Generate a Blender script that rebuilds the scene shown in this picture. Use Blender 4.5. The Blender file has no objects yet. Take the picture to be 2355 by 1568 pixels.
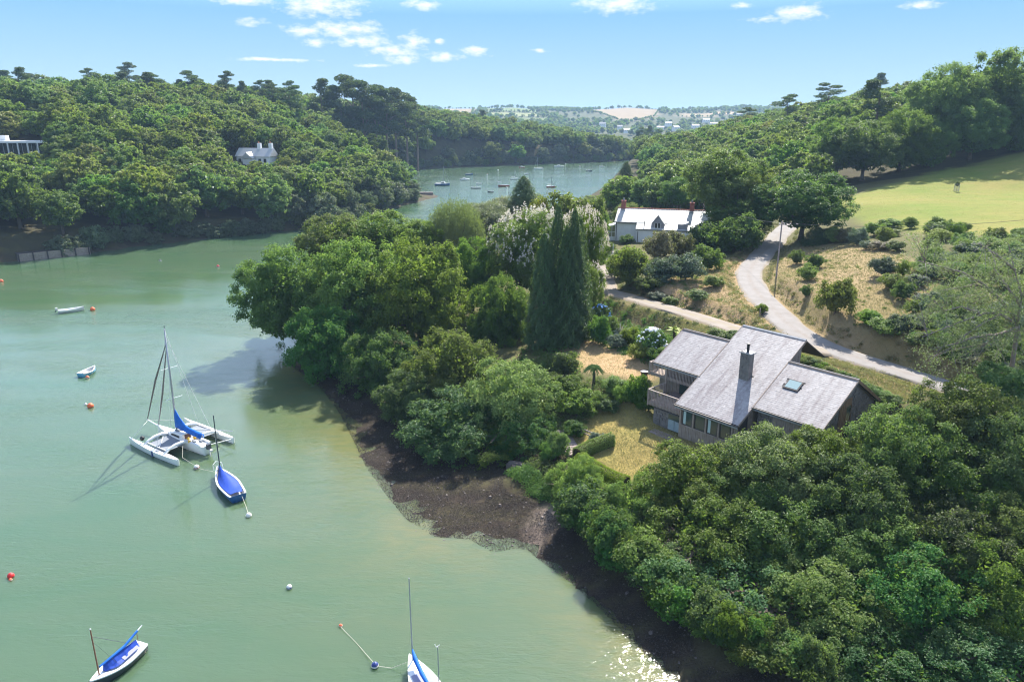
import bpy, math, random
import numpy as np
from math import radians as R, sin, cos, pi, tan, atan2, hypot
from mathutils import Vector, Matrix

S = bpy.context.scene
COL = S.collection
# ------------------------------------------------------------------ camera, sky, sun, exposure
CAMH, FPX, CX, CY, PITCH = 34.0, 1680.0, 1177.0, 784.0, R(17.0)
cam = bpy.data.cameras.new('camera'); camo = bpy.data.objects.new('camera', cam); COL.objects.link(camo)
cam.sensor_width = 36; cam.lens = 36 * FPX / 2354.0; cam.clip_start = .5; cam.clip_end = 30000
camo.location = (0, 0, CAMH); camo.rotation_euler = (pi / 2 - PITCH, 0, 0)
S.camera = camo
SUN_EL, SUN_AZ = R(44), R(20)            # azimuth from +Y towards +X
SUN_S, SKY_S, EXPO = 5.0, .15, 1.22
sl = bpy.data.lights.new('sun', 'SUN'); sl.energy = SUN_S; sl.angle = R(.5); sl.color = (1, .95, .86)
so = bpy.data.objects.new('sun', sl); COL.objects.link(so)
sd = Vector((sin(SUN_AZ) * cos(SUN_EL), cos(SUN_AZ) * cos(SUN_EL), sin(SUN_EL)))
so.rotation_euler = sd.to_track_quat('Z', 'Y').to_euler(); so.location = (0, 0, 120)
S.view_settings.view_transform = 'Standard'; S.view_settings.look = 'None'
S.view_settings.exposure = EXPO; S.view_settings.gamma = 1; S.view_settings.use_curve_mapping = False
S.cycles.use_denoising = True; S.cycles.filter_width = 1.15
S.cycles.max_bounces = 8; S.cycles.diffuse_bounces = 3; S.cycles.glossy_bounces = 3
S.cycles.transmission_bounces = 4; S.cycles.transparent_max_bounces = 8; S.cycles.volume_bounces = 0
S.cycles.sample_clamp_indirect = 6
S.cycles.caustics_reflective = False; S.cycles.caustics_refractive = False


class NT:
    """small node-tree helper"""
    def __init__(s, tree): s.t = tree; s.n = tree.nodes; s.l = tree.links
    def node(s, ty, **kw):
        n = s.n.new(ty)
        for k, v in kw.items():
            if k.startswith('i_'):
                key = k[2:]; key = int(key) if key.isdigit() else key.replace('_', ' ')
                sock = n.inputs[key]
                if hasattr(v, 'is_linked') or isinstance(v, bpy.types.NodeSocket): s.l.new(v, sock)
                else: sock.default_value = v
            else: setattr(n, k, v)
        return n
    def set(s, sock, v):
        if isinstance(v, bpy.types.NodeSocket): s.l.new(v, sock)
        else: sock.default_value = v
    def math(s, op, a, b=0.0, c=None, clamp=False):
        n = s.n.new('ShaderNodeMath'); n.operation = op; n.use_clamp = clamp
        s.set(n.inputs[0], a); s.set(n.inputs[1], b)
        if c is not None: s.set(n.inputs[2], c)
        return n.outputs[0]
    def mix(s, f, a, b, ty='MIX'):
        n = s.n.new('ShaderNodeMix'); n.data_type = 'RGBA'; n.blend_type = ty
        s.set(n.inputs[0], f)
        for i, v in ((6, a), (7, b)):
            if isinstance(v, (tuple, list)): v = (*v[:3], 1)
            s.set(n.inputs[i], v)
        return n.outputs[2]
    def noise(s, vec, scale, detail=4, rough=.55, dist=0):
        n = s.n.new('ShaderNodeTexNoise'); n.inputs['Scale'].default_value = scale
        n.inputs['Detail'].default_value = detail; n.inputs['Roughness'].default_value = rough
        n.inputs['Distortion'].default_value = dist
        if vec is not None: s.l.new(vec, n.inputs['Vector'])
        return n.outputs['Fac']
    def ramp(s, fac, stops):
        n = s.n.new('ShaderNodeValToRGB'); e = n.color_ramp.elements
        while len(e) < len(stops): e.new(.5)
        for q, (p, c) in zip(e, stops):
            q.position = p; q.color = (c, c, c, 1) if not isinstance(c, (tuple, list)) else (*c[:3], 1)
        s.l.new(fac, n.inputs[0]); return n.outputs[0]
    def rng(s, v, a, b, c=0., d=1.):
        n = s.n.new('ShaderNodeMapRange'); s.set(n.inputs[0], v)
        for i, x in enumerate((a, b, c, d)): n.inputs[i + 1].default_value = x
        return n.outputs[0]
    def mapping(s, vec, scale=(1, 1, 1), rot=(0, 0, 0), loc=(0, 0, 0)):
        n = s.n.new('ShaderNodeMapping'); s.l.new(vec, n.inputs[0])
        n.inputs['Scale'].default_value = scale; n.inputs['Rotation'].default_value = rot; n.inputs['Location'].default_value = loc
        return n.outputs[0]


# sky with small fair-weather clouds
W = bpy.data.worlds.new('World'); S.world = W; W.use_nodes = True
w = NT(W.node_tree); w.n.clear()
sky = w.node('ShaderNodeTexSky', sky_type='NISHITA'); sky.sun_disc = False
sky.sun_elevation = SUN_EL; sky.sun_rotation = SUN_AZ
sky.altitude = 0; sky.air_density = 1.0; sky.dust_density = .3; sky.ozone_density = 1.5
tc = w.node('ShaderNodeTexCoord').outputs['Generated']
sep = w.node('ShaderNodeSeparateXYZ', i_0=tc)
az = w.math('ARCTAN2', sep.outputs[0], sep.outputs[1]); el = w.math('ARCSINE', sep.outputs[2])
SKYCOL = w.node('ShaderNodeHueSaturation', i_Saturation=.78, i_Value=1.0, i_Color=sky.outputs[0]).outputs[0]
low = w.mix(w.math('POWER', w.rng(el, 0, R(9.5), 0, 1), .8), (1.95, 2.6, 3.0), (.62, 1.62, 2.7))
SKYCOL = w.mix(w.rng(el, R(7), R(20), 0, 1), low, SKYCOL)


def pdir(px, py):
    u = (px - CX) / FPX; v = (CY - py) / FPX
    return np.array([u, cos(PITCH) + v * sin(PITCH), -sin(PITCH) + v * cos(PITCH)])


CLOUDS = [(735, 12, 105, 26), (560, 2, 70, 8), (585, 53, 32, 9), (700, 72, 50, 12), (770, 68, 62, 17), (835, 68, 45, 16), (850, 96, 50, 13),
          (800, 94, 40, 12), (945, 98, 36, 20), (905, 118, 60, 12), (925, 138, 40, 10), (725, 98, 30, 9), (1020, 132, 48, 10), (1090, 118, 36, 11),
          (1420, 8, 85, 20), (1700, 14, 22, 6), (1835, 30, 60, 16), (1760, 44, 40, 7), (2120, 12, 45, 8), (630, 138, 110, 4), (1010, 96, 14, 6),
          (860, 152, 40, 4), (1240, 118, 18, 5), (970, 12, 40, 10), (-700, 40, 160, 30), (3000, 20, 150, 26), (3400, 60, 90, 16)]
mx = None
cv = w.node('ShaderNodeCombineXYZ', i_0=az, i_1=w.math('MULTIPLY', el, 2.2)).outputs[0]
wob = w.noise(cv, 28, 3, .5)
wx = w.math('MULTIPLY', w.math('SUBTRACT', wob, .5), .03)
for cx_, cy_, rx_, ry_ in CLOUDS:
    d = pdir(cx_, cy_); d /= np.linalg.norm(d)
    a0, e0 = atan2(d[0], d[1]), math.asin(d[2])
    k = 1.0 / (FPX * (1 + ((cx_ - CX) / FPX) ** 2) ** .5)
    ex = w.math('DIVIDE', w.math('ADD', w.math('SUBTRACT', az, a0), wx), rx_ * k * 1.05)
    ey = w.math('DIVIDE', w.math('SUBTRACT', el, e0), ry_ * k * 1.15)
    m = w.math('SUBTRACT', 1.0, w.math('SQRT', w.math('ADD', w.math('MULTIPLY', ex, ex), w.math('MULTIPLY', ey, ey))))
    mx = m if mx is None else w.math('MAXIMUM', mx, m)
fb = w.noise(cv, 62, 7, .62)
dens = w.math('ADD', w.math('MAXIMUM', mx, -1.0), w.math('MULTIPLY', w.math('SUBTRACT', fb, .5), 2.6))
dens = w.rng(dens, .0, 1.15); dens = w.math('POWER', dens, 1.1)
SKYCOL = w.mix(w.math('MULTIPLY', dens, .95), SKYCOL, (3.7, 3.65, 3.6))
bg = w.node('ShaderNodeBackground', i_Color=SKYCOL, i_Strength=SKY_S)
wo = w.node('ShaderNodeOutputWorld'); w.l.new(bg.outputs[0], wo.inputs[0])

rnd = random.Random(7); RNG = np.random.default_rng(7)

# ------------------------------------------------------------------ helpers: pixels of the photograph (2354 wide) to the place


def at(px, py, z):
    d = pdir(px, py); t = (z - CAMH) / d[2]; return np.array([0, 0, CAMH]) + t * d


def atY(px, py, Y):
    d = pdir(px, py); return np.array([0, 0, CAMH]) + d * (Y / d[1])


# ------------------------------------------------------------------ helpers: meshes and objects
MATS = {}


def principled(name, col, rough=.7, spec=.3, metal=0, noise=None, bump=None, col2=None, coord='Object', nscale=3., trans=None):
    m = bpy.data.materials.new(name); m.use_nodes = True; t = NT(m.node_tree); b = t.n['Principled BSDF']
    b.inputs['Roughness'].default_value = rough; b.inputs['Specular IOR Level'].default_value = spec; b.inputs['Metallic'].default_value = metal
    tcn = t.node('ShaderNodeTexCoord').outputs[coord]
    if col2 is None: col2 = tuple(c * .7 for c in col)
    nz = t.noise(tcn, nscale, 5, .6)
    if noise:
        c = t.mix(t.rng(nz, .5 - noise, .5 + noise), col2, col)
        t.l.new(c, b.inputs['Base Color'])
    else: b.inputs['Base Color'].default_value = (*col, 1)
    if bump:
        bn = t.node('ShaderNodeBump', i_Strength=bump, i_Distance=.05, i_Height=t.noise(tcn, nscale * 4, 4, .6)); t.l.new(bn.outputs[0], b.inputs['Normal'])
    m['t'] = 1
    MATS[name] = m
    return m


def leafmat(name, c1, c2, tr=.35, rough=.52, hv=.07, vv=.42, trc=None):
    m = bpy.data.materials.new(name); m.use_nodes = True; t = NT(m.node_tree); b = t.n['Principled BSDF']
    a = t.node('ShaderNodeAttribute', attribute_name='tint').outputs['Fac']
    oi = t.node('ShaderNodeObjectInfo').outputs['Random']
    c = t.mix(a, c1, c2)
    hs = t.node('ShaderNodeHueSaturation', i_Color=c)
    t.l.new(t.rng(oi, 0, 1, .5 - hv * .5, .5 + hv * .5), hs.inputs['Hue'])
    r2 = t.math('FRACT', t.math('MULTIPLY', oi, 7.31))
    t.l.new(t.rng(r2, 0, 1, 1 - vv, 1 + vv), hs.inputs['Value'])
    r3 = t.math('FRACT', t.math('MULTIPLY', oi, 13.7)); t.l.new(t.rng(r3, 0, 1, .8, 1.15), hs.inputs['Saturation'])
    t.l.new(hs.outputs[0], b.inputs['Base Color']); b.inputs['Roughness'].default_value = rough
    b.inputs['Specular IOR Level'].default_value = .32
    tl = t.node('ShaderNodeBsdfTranslucent')
    tcx = t.mix(.55, hs.outputs[0], trc or (.24, .36, .05))
    t.l.new(tcx, tl.inputs[0])
    ms = t.node('ShaderNodeMixShader', i_0=tr); t.l.new(b.outputs[0], ms.inputs[1]); t.l.new(tl.outputs[0], ms.inputs[2])
    t.l.new(ms.outputs[0], t.n['Material Output'].inputs[0])
    MATS[name] = m
    return m


class MB:
    """collects boxes, tubes and polygons; build() links them as ONE mesh object"""
    def __init__(s): s.v = []; s.f = []; s.mi = []; s.cur = 0
    def add(s, vs, fs):
        o = len(s.v); s.v += [tuple(map(float, q)) for q in vs]; s.f += [tuple(i + o for i in q) for q in fs]; s.mi += [s.cur] * len(fs); return s
    def box(s, x0, x1, y0, y1, z0, z1):
        s.add([(x0, y0, z0), (x1, y0, z0), (x1, y1, z0), (x0, y1, z0), (x0, y0, z1), (x1, y0, z1), (x1, y1, z1), (x0, y1, z1)],
              [(0, 3, 2, 1), (4, 5, 6, 7), (0, 1, 5, 4), (1, 2, 6, 5), (2, 3, 7, 6), (3, 0, 4, 7)]); return s
    def bar(s, a, b, wd, ht, up=(0, 0, 1)):
        a = np.array(a, float); b = np.array(b, float); d = b - a; d /= np.linalg.norm(d)
        u = np.array(up, float)
        if abs(d @ u) > .95: u = np.array((1., 0, 0))
        q = np.cross(d, u); q /= np.linalg.norm(q); u = np.cross(q, d)
        P = []
        for e in (a, b):
            for i, j in ((-1, -1), (1, -1), (1, 1), (-1, 1)): P.append(e + q * wd / 2 * i + u * ht / 2 * j)
        s.add(P, [(0, 1, 2, 3), (7, 6, 5, 4), (0, 4, 5, 1), (1, 5, 6, 2), (2, 6, 7, 3), (3, 7, 4, 0)]); return s
    def tube(s, pts, rad, n=6, cap=True):
        pts = [np.array(p, float) for p in pts]; rad = list(rad) if hasattr(rad, '__len__') else [rad] * len(pts)
        o = []; L = len(pts); ref = None
        for i in range(L):
            d = pts[min(i + 1, L - 1)] - pts[max(i - 1, 0)]; d /= (np.linalg.norm(d) + 1e-9)
            if ref is None: ref = np.array((1., 0, 0)) if abs(d[0]) < .9 else np.array((0, 1., 0))
            q = np.cross(d, ref); q /= np.linalg.norm(q); u = np.cross(q, d); ref = u * 1.0
            for k in range(n): o.append(pts[i] + rad[i] * (cos(2 * pi * k / n) * u + sin(2 * pi * k / n) * q))
        fs = [(i * n + k, i * n + (k + 1) % n, (i + 1) * n + (k + 1) % n, (i + 1) * n + k) for i in range(L - 1) for k in range(n)]
        if cap: fs += [tuple(range(n))[::-1], tuple((L - 1) * n + k for k in range(n))]
        s.add(o, fs); return s
    def ball(s, c, r, nu=10, nv=7, sz=1.0):
        o = []; fs = []
        for j in range(nv + 1):
            th = pi * j / nv
            for i in range(nu): o.append((c[0] + r * sin(th) * cos(2 * pi * i / nu), c[1] + r * sin(th) * sin(2 * pi * i / nu), c[2] + r * sz * cos(th)))
        for j in range(nv):
            for i in range(nu): fs.append((j * nu + i, (j + 1) * nu + i, (j + 1) * nu + (i + 1) % nu, j * nu + (i + 1) % nu))
        s.add(o, fs); return s
    def mesh(s, name, mats, smooth=False):
        me = bpy.data.meshes.new(name); me.from_pydata(s.v, [], s.f)
        for m in (mats if isinstance(mats, (list, tuple)) else [mats]): me.materials.append(m)
        if any(s.mi): me.polygons.foreach_set('material_index', s.mi)
        if smooth: me.polygons.foreach_set('use_smooth', [True] * len(me.polygons))
        me.update(); return me
    def build(s, name, mats, parent=None, smooth=False, **kw): return obj(name, s.mesh(name, mats, smooth), parent, **kw)


def obj(name, data, parent=None, loc=(0, 0, 0), rot=(0, 0, 0), scale=(1, 1, 1)):
    own = None
    if isinstance(data, tuple): data, own = data
    o = bpy.data.objects.new(name, data); COL.objects.link(o)
    if own is not None: o.material_slots[0].link = 'OBJECT'; o.material_slots[0].material = own
    o.location = loc; o.rotation_euler = rot; o.scale = scale
    if parent is not None: o.parent = parent
    return o


def tag(o, label=None, cat=None, group=None, kind=None):
    if label: o['label'] = label
    if cat: o['category'] = cat
    if group: o['group'] = group
    if kind: o['kind'] = kind
    return o


def thing(name, label, cat, loc=(0, 0, 0), rotz=0, group=None):
    o = obj(name, None, None, loc, (0, 0, rotz)); o.empty_display_size = .3
    return tag(o, label, cat, group)


def fastmesh(name, V, Q, mats, tint=None, mi=None, smooth=False):
    """quads from numpy arrays"""
    me = bpy.data.meshes.new(name); V = np.asarray(V, np.float32); Q = np.asarray(Q, np.int32); k = Q.shape[1]
    me.vertices.add(len(V)); me.vertices.foreach_set('co', V.ravel())
    me.loops.add(Q.size); me.loops.foreach_set('vertex_index', Q.ravel())
    me.polygons.add(len(Q)); me.polygons.foreach_set('loop_start', np.arange(len(Q), dtype=np.int32) * k)
    for m in (mats if isinstance(mats, (list, tuple)) else [mats]): me.materials.append(m)
    if mi is not None: me.polygons.foreach_set('material_index', np.asarray(mi, np.int32))
    me.polygons.foreach_set('use_smooth', np.full(len(Q), smooth, bool))
    if tint is not None:
        a = me.attributes.new('tint', 'FLOAT', 'POINT'); a.data.foreach_set('value', np.asarray(tint, np.float32))
    me.update(calc_edges=True); me.validate()
    return me


# ------------------------------------------------------------------ terrain
def P(*l): return [at(x, y, 0)[:2] for x, y in l]


NEAR = np.array([(13.5, 24), (12.6, 33)] + P((1590, 1568), (1480, 1470), (1400, 1390), (1330, 1330), (1262, 1282), (1222, 1250), (1180, 1248), (1140, 1255), (1090, 1228),
                (1010, 1222), (950, 1185), (905, 1130), (860, 1070), (830, 1010), (795, 945), (755, 895), (715, 862), (680, 838))
                + [(-32, 112), (-37, 128), (-39, 150), (-38, 180), (-30, 205), (-6, 240), (12, 275), (28, 310), (44, 360), (58, 430), (78, 520), (98, 610), (130, 700), (200, 800),
                   (340, 930), (700, 1050), (3000, 1050), (3000, -100), (16, -100)])
LEFT = np.array([(-700, 20), (-300, 100), (-180, 155)] + P((0, 603), (180, 584), (300, 567), (430, 553), (600, 536), (740, 523), (870, 488), (950, 466), (1010, 452))
                + [(-40, 348), (-55, 358), (-75, 380), (-92, 430), (-92, 480)] + P((930, 391), (1000, 388), (1100, 383), (1250, 377), (1420, 371))
                + [(104, 640), (112, 700), (95, 780), (20, 850), (-200, 900), (-3000, 900), (-3000, 20)])
FAR = np.array([(-6000, 930), (-300, 1020), (0, 1230), (200, 1290), (330, 1300), (480, 1250), (700, 1180), (1200, 1160), (6000, 1160), (6000, 9000), (-6000, 9000)])


def sdist(X, Y, poly):
    """signed distance, positive inside"""
    d = np.full(X.shape, 1e9); ins = np.zeros(X.shape, bool); n = len(poly)
    for i in range(n):
        a = poly[i]; b = poly[(i + 1) % n]; e = b - a
        t = np.clip(((X - a[0]) * e[0] + (Y - a[1]) * e[1]) / (e @ e), 0, 1)
        d = np.minimum(d, np.hypot(X - a[0] - t * e[0], Y - a[1] - t * e[1]))
        c = ((a[1] > Y) != (b[1] > Y)) & (X < (b[0] - a[0]) * (Y - a[1]) / (b[1] - a[1] + 1e-12) + a[0]); ins ^= c
    return np.where(ins, d, -d)


CTRL = []
for q in [  # photo x, photo y, height
    (1990, 1568, .8), (1800, 1550, .75), (1600, 1450, .6), (1480, 1360, .6), (1380, 1275, .6), (1300, 1200, .6), (1262, 1130, .7), (1195, 1085, .7), (1130, 1065, .7),
    (1040, 1050, .6), (950, 975, .6), (860, 920, .6), (800, 868, .6),
    (1215, 1070, 2.3), (1275, 1105, 2.0), (1310, 1170, 1.8), (1400, 1255, 1.7), (1500, 1330, 1.8), (1640, 1430, 2.0), (1850, 1520, 2.0),
    (1420, 960, 3.2), (1390, 1000, 2.8), (1462, 1078, 2.2), (1400, 1080, 2.1), (1500, 1092, 2.3), (1540, 985, 3.5), (1562, 1000, 3.65), (1640, 1030, 3.75), (1750, 1050, 3.9), (1880, 1020, 4.6),
    (1960, 1000, 5.5), (2020, 990, 6.2), (1330, 1065, 1.9), (1340, 1180, 1.3),
    (1420, 800, 5.6), (1330, 800, 5.3), (1480, 852, 5.5), (1400, 872, 5.2), (1350, 905, 4.3), (1295, 960, 2.9), (1500, 900, 4.8), (1275, 815, 5.0), (1200, 850, 4.2), (1230, 900, 3.6), (1150, 1000, 2.6),
    (1100, 880, 3.4), (1450, 725, 6.7), (1560, 745, 7.3),
    (1390, 660, 8.2), (1500, 697, 8.5), (1600, 725, 8.7), (1690, 752, 8.8), (1560, 655, 10.2), (1650, 650, 10.6), (1500, 630, 9.6), (1700, 690, 10.0),
    (1427, 553, 8.7), (1600, 560, 9.2), (1380, 590, 8.3), (1330, 610, 7.6), (1400, 610, 8.4),
    (1790, 520, 11), (1740, 640, 10), (1720, 600, 10.4), (1800, 740, 9.2), (1900, 800, 8.6), (2000, 830, 8.2), (2130, 870, 7.8), (2250, 905, 7.2), (2354, 950, 6.6),
    (1850, 690, 11.2), (1905, 715, 11.2), (1960, 620, 13), (2010, 760, 10.2), (2100, 700, 12), (2110, 790, 10.2), (2250, 820, 9.6), (2354, 880, 8.4), (2300, 740, 12.5),
    (2354, 640, 14.6), (2050, 560, 14.4), (1900, 560, 12.2), (1970, 490, 15), (2354, 545, 16), (2150, 520, 15.4),
    (2354, 1100, 5), (2354, 1300, 3.5), (2100, 1300, 3), (1900, 1200, 3.4), (2300, 1560, 1.8), (2354, 1000, 6), (2100, 1100, 4.6),
]: CTRL.append(at(*q))
for q in [  # photo x, photo y, distance
    (1960, 470, 160), (2150, 450, 172), (2354, 440, 178), (2354, 352, 212), (2150, 405, 198), (2060, 430, 186)]: CTRL.append(atY(*q))
CTRL += [np.array(q, float) for q in [
    (110, 260, 24), (160, 280, 33), (230, 260, 40), (120, 320, 24), (90, 320, 15), (70, 270, 8), (50, 230, 5), (60, 330, 4), (130, 400, 24), (190, 400, 36), (260, 380, 44), (110, 500, 9), (170, 520, 24), (260, 520, 37),
    (200, 640, 20), (300, 640, 34), (220, 760, 6), (400, 800, 30), (600, 700, 50), (500, 500, 52), (400, 300, 50), (300, 150, 40), (200, 120, 26), (140, 80, 14), (60, 40, 4), (100, 20, 6), (300, 20, 20),
    (0, 150, 5), (-20, 130, 3), (-25, 160, 3), (0, 200, 4), (20, 220, 5), (-30, 110, 2), (-10, 110, 3), (-18, 92, 1.6), (30, 260, 3), (60, 200, 9), (30, 180, 8),
    # left bank and its ridge
    (-130, 200, 7), (-100, 235, 7), (-75, 258, 6), (-60, 285, 5), (-55, 320, 6), (-48, 345, 1.3), (-42, 336, .5), (-170, 225, 14), (-140, 250, 20), (-110, 275, 17), (-85, 300, 15), (-75, 340, 13), (-100, 310, 19),
    (-220, 250, 24), (-190, 290, 31), (-150, 320, 31), (-120, 350, 29), (-100, 390, 23), (-260, 330, 36), (-220, 380, 38), (-170, 400, 38), (-130, 440, 34), (-105, 470, 24), (-330, 380, 40),
    (-300, 460, 40), (-200, 480, 40), (-120, 500, 30), (-80, 540, 24), (-60, 600, 27), (-20, 620, 21), (-10, 600, 16), (30, 620, 14), (30, 660, 17), (60, 650, 9), (90, 660, 4), (80, 720, 4), (-100, 680, 33), (-200, 600, 42), (0, 720, 16), (-100, 800, 18),
    (-500, 500, 45), (-600, 250, 40), (-400, 200, 34), (-300, 180, 22), (-800, 700, 40), (-800, 300, 45),
    # far hills
    (-900, 1500, 40), (-300, 1300, 26), (0, 1400, 14), (250, 1450, 8), (420, 1450, 9), (600, 1500, 14), (900, 1400, 24), (-300, 1800, 52), (0, 1800, 36), (0, 2000, 52), (200, 1750, 24), (450, 1750, 22), (200, 2000, 43), (400, 2000, 43), (700, 1900, 38),
    (-600, 2300, 66), (0, 2300, 62), (350, 2300, 62), (700, 2300, 62), (1200, 2200, 60), (-200, 2600, 60), (400, 2800, 58), (1200, 3000, 60), (2500, 2500, 50), (-2500, 2500, 55), (0, 4500, 40), (3500, 4500, 40), (-3500, 4500, 40), (0, 8000, 30), (5000, 1500, 40), (-5000, 1500, 40), (1500, 700, 55), (2800, 100, 40), (-2800, 100, 40)]]
for a, b_, z in [(-4, -1.5, 3.5), (-2.5, .3, 3.58), (0, -1.2, 3.6), (3, -1.2, 3.6), (6.5, -1, 3.65), (9, 1, 3.8), (13, 1, 4.2), (16, 4, 5.2), (-4.5, 3, 3.9), (-7, 5, 4.9), (-8, 9, 5.6), (-4, 13, 7.2), (2, 15, 8), (9, 15.5, 8), (15, 15, 7.8), (15, 9, 6.2), (4, 5, 3.6), (10, 6, 4), (-2, 6, 4)]:
    CTRL.append(np.array((16.02 + a * .649 + b_ * .760, 66.67 - a * .760 + b_ * .649, z)))
CT = np.array(CTRL)
_lift = lambda x, y: (x / (1 + np.hypot(x, y) / 900), y / (1 + np.hypot(x, y) / 900))
CP = np.stack(_lift(CT[:, 0], CT[:, 1]), 1)
_phi = lambda d2: np.sqrt(d2 + 2.0)
_A = _phi(((CP[:, None] - CP[None]) ** 2).sum(-1)); NCT = len(CP)
_M = np.zeros((NCT + 3, NCT + 3)); _M[:NCT, :NCT] = _A - np.eye(NCT) * .25; _M[:NCT, NCT] = 1; _M[:NCT, NCT + 1:] = CP; _M[NCT, :NCT] = 1; _M[NCT + 1:, :NCT] = CP.T
_wt = np.linalg.solve(_M, np.r_[CT[:, 2], 0, 0, 0])

LANE = [at(*q) for q in ((1822, 512, 11.2), (1800, 530, 11), (1775, 560, 10.8), (1742, 595, 10.4), (1722, 630, 10.1), (1735, 665, 9.8), (1772, 705, 9.5), (1812, 745, 9.2), (1870, 783, 8.8), (1940, 812, 8.4), (2020, 838, 8.1), (2130, 872, 7.8), (2250, 908, 7.2), (2400, 960, 6.6), (2600, 1040, 5.5))]
TRACK = [at(*q) for q in ((1352, 592, 7.9), (1378, 620, 8.3), (1392, 645, 8.3), (1398, 668, 8.3), (1440, 680, 8.4), (1500, 698, 8.55), (1560, 715, 8.65), (1620, 733, 8.75), (1690, 755, 8.85), (1770, 775, 9.0), (1850, 798, 8.9), (1900, 806, 8.65))]


def smoothline(pts, step):
    pts = np.array(pts); n = len(pts); out = []
    for i in range(n - 1):
        p0, p1, p2, p3 = pts[max(i - 1, 0)], pts[i], pts[i + 1], pts[min(i + 2, n - 1)]
        k = max(2, int(np.linalg.norm(p2 - p1) / step))
        for j in range(k):
            t = j / k
            out.append(.5 * ((2 * p1) + (-p0 + p2) * t + (2 * p0 - 5 * p1 + 4 * p2 - p3) * t * t + (-p0 + 3 * p1 - 3 * p2 + p3) * t ** 3))
    out.append(pts[-1]); return np.array(out)


LANE = smoothline(LANE, 1.0); TRACK = smoothline(TRACK, 1.0)
LW, TW = 2.15, 1.7


def G(X, Y, carve=True):
    X = np.atleast_1d(np.asarray(X, float)); Y = np.atleast_1d(np.asarray(Y, float)); sh = X.shape; X = X.ravel(); Y = Y.ravel()
    h = np.empty(len(X)); u, v = _lift(X, Y)
    for s in range(0, len(X), 20000):
        q = slice(s, s + 20000)
        d2 = (u[q, None] - CP[None, :, 0]) ** 2 + (v[q, None] - CP[None, :, 1]) ** 2
        h[q] = _phi(d2) @ _wt[:NCT] + _wt[NCT] + _wt[NCT + 1] * u[q] + _wt[NCT + 2] * v[q]
    d = np.maximum(np.maximum(sdist(X, Y, NEAR), sdist(X, Y, LEFT)), sdist(X, Y, FAR))
    h = np.where(d > 0, np.minimum(np.maximum(h, .045 * np.minimum(d, 30)), d * 1.2), np.clip(.06 * d, -3, 0))
    if carve:
        ii = np.where((X > 5) & (X < 95) & (Y > 40) & (Y < 195))[0]
        for q in range(0, len(ii), 4000):
            jj = ii[q:q + 4000]; info = []
            for line, hw in ((LANE, LW), (TRACK, TW)):
                dd = np.hypot(X[jj, None] - line[None, :, 0], Y[jj, None] - line[None, :, 1]); k = dd.argmin(1); info.append((dd.min(1) - hw, line[k, 2]))
            (d1, z1), (d2, z2) = info
            bank = np.maximum(np.exp(-((d1 - 2.2) / 1.1) ** 2) * np.clip((d2 - .4) / 2, 0, 1), np.exp(-((d2 - 2.2) / 1.1) ** 2) * np.clip((d1 - .4) / 2, 0, 1))
            hh = h[jj] + bank * .5
            for d_, z_ in ((d2, z2), (d1, z1)):
                f = np.clip((d_ - .5) / 2.6, 0, 1); f = f * f * (3 - 2 * f); hh = (z_ - .16) * (1 - f) + hh * f
            h[jj] = hh
    return h.reshape(sh)


def g1(x, y): return float(G(x, y)[0])


def hit(px, py, z=0.0, t0=15, t1=4000):
    d = pdir(px, py); t = np.geomspace(t0, t1, 900)
    pz = CAMH + d[2] * t; g = np.maximum(G(d[0] * t, d[1] * t), 0) + z
    k = np.argmax(pz < g)
    if pz[k] >= g[k]: k = len(t) - 1
    if k > 0:
        a = pz[k - 1] - g[k - 1]; b = g[k] - pz[k]; t_ = t[k - 1] + (t[k] - t[k - 1]) * a / (a + b + 1e-9)
    else: t_ = t[0]
    return np.array([d[0] * t_, d[1] * t_, CAMH + d[2] * t_])


def lin(a, b, s): return list(np.arange(a, b, s))


gx = lin(-6500, -1000, 250) + lin(-1000, -300, 28) + lin(-300, -90, 5) + lin(-90, -48, 1.7) + lin(-48, 62, .85) + lin(62, 130, 1.7) + lin(130, 340, 5) + lin(340, 1000, 28) + lin(1000, 6500, 250) + [6500]
gy = lin(-100, 20, 12) + lin(20, 114, .85) + lin(114, 240, 1.7) + lin(240, 720, 5) + lin(720, 2600, 24) + lin(2600, 9000, 250) + [9000]
GX, GY = np.meshgrid(np.array(gx), np.array(gy)); GZ = G(GX, GY)


def vnoise(X, Y, f, seed=0):
    r = np.random.default_rng(seed); tab = r.random((64, 64)); x = X * f; y = Y * f
    xi = np.floor(x).astype(int); yi = np.floor(y).astype(int); fx = x - xi; fy = y - yi; fx = fx * fx * (3 - 2 * fx); fy = fy * fy * (3 - 2 * fy)
    q = lambda a, b: tab[a % 64, b % 64]
    return (q(xi, yi) * (1 - fx) + q(xi + 1, yi) * fx) * (1 - fy) + (q(xi, yi + 1) * (1 - fx) + q(xi + 1, yi + 1) * fx) * fy


def inpoly(X, Y, poly): return sdist(np.asarray(X, float), np.asarray(Y, float), np.asarray(poly, float))


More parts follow.
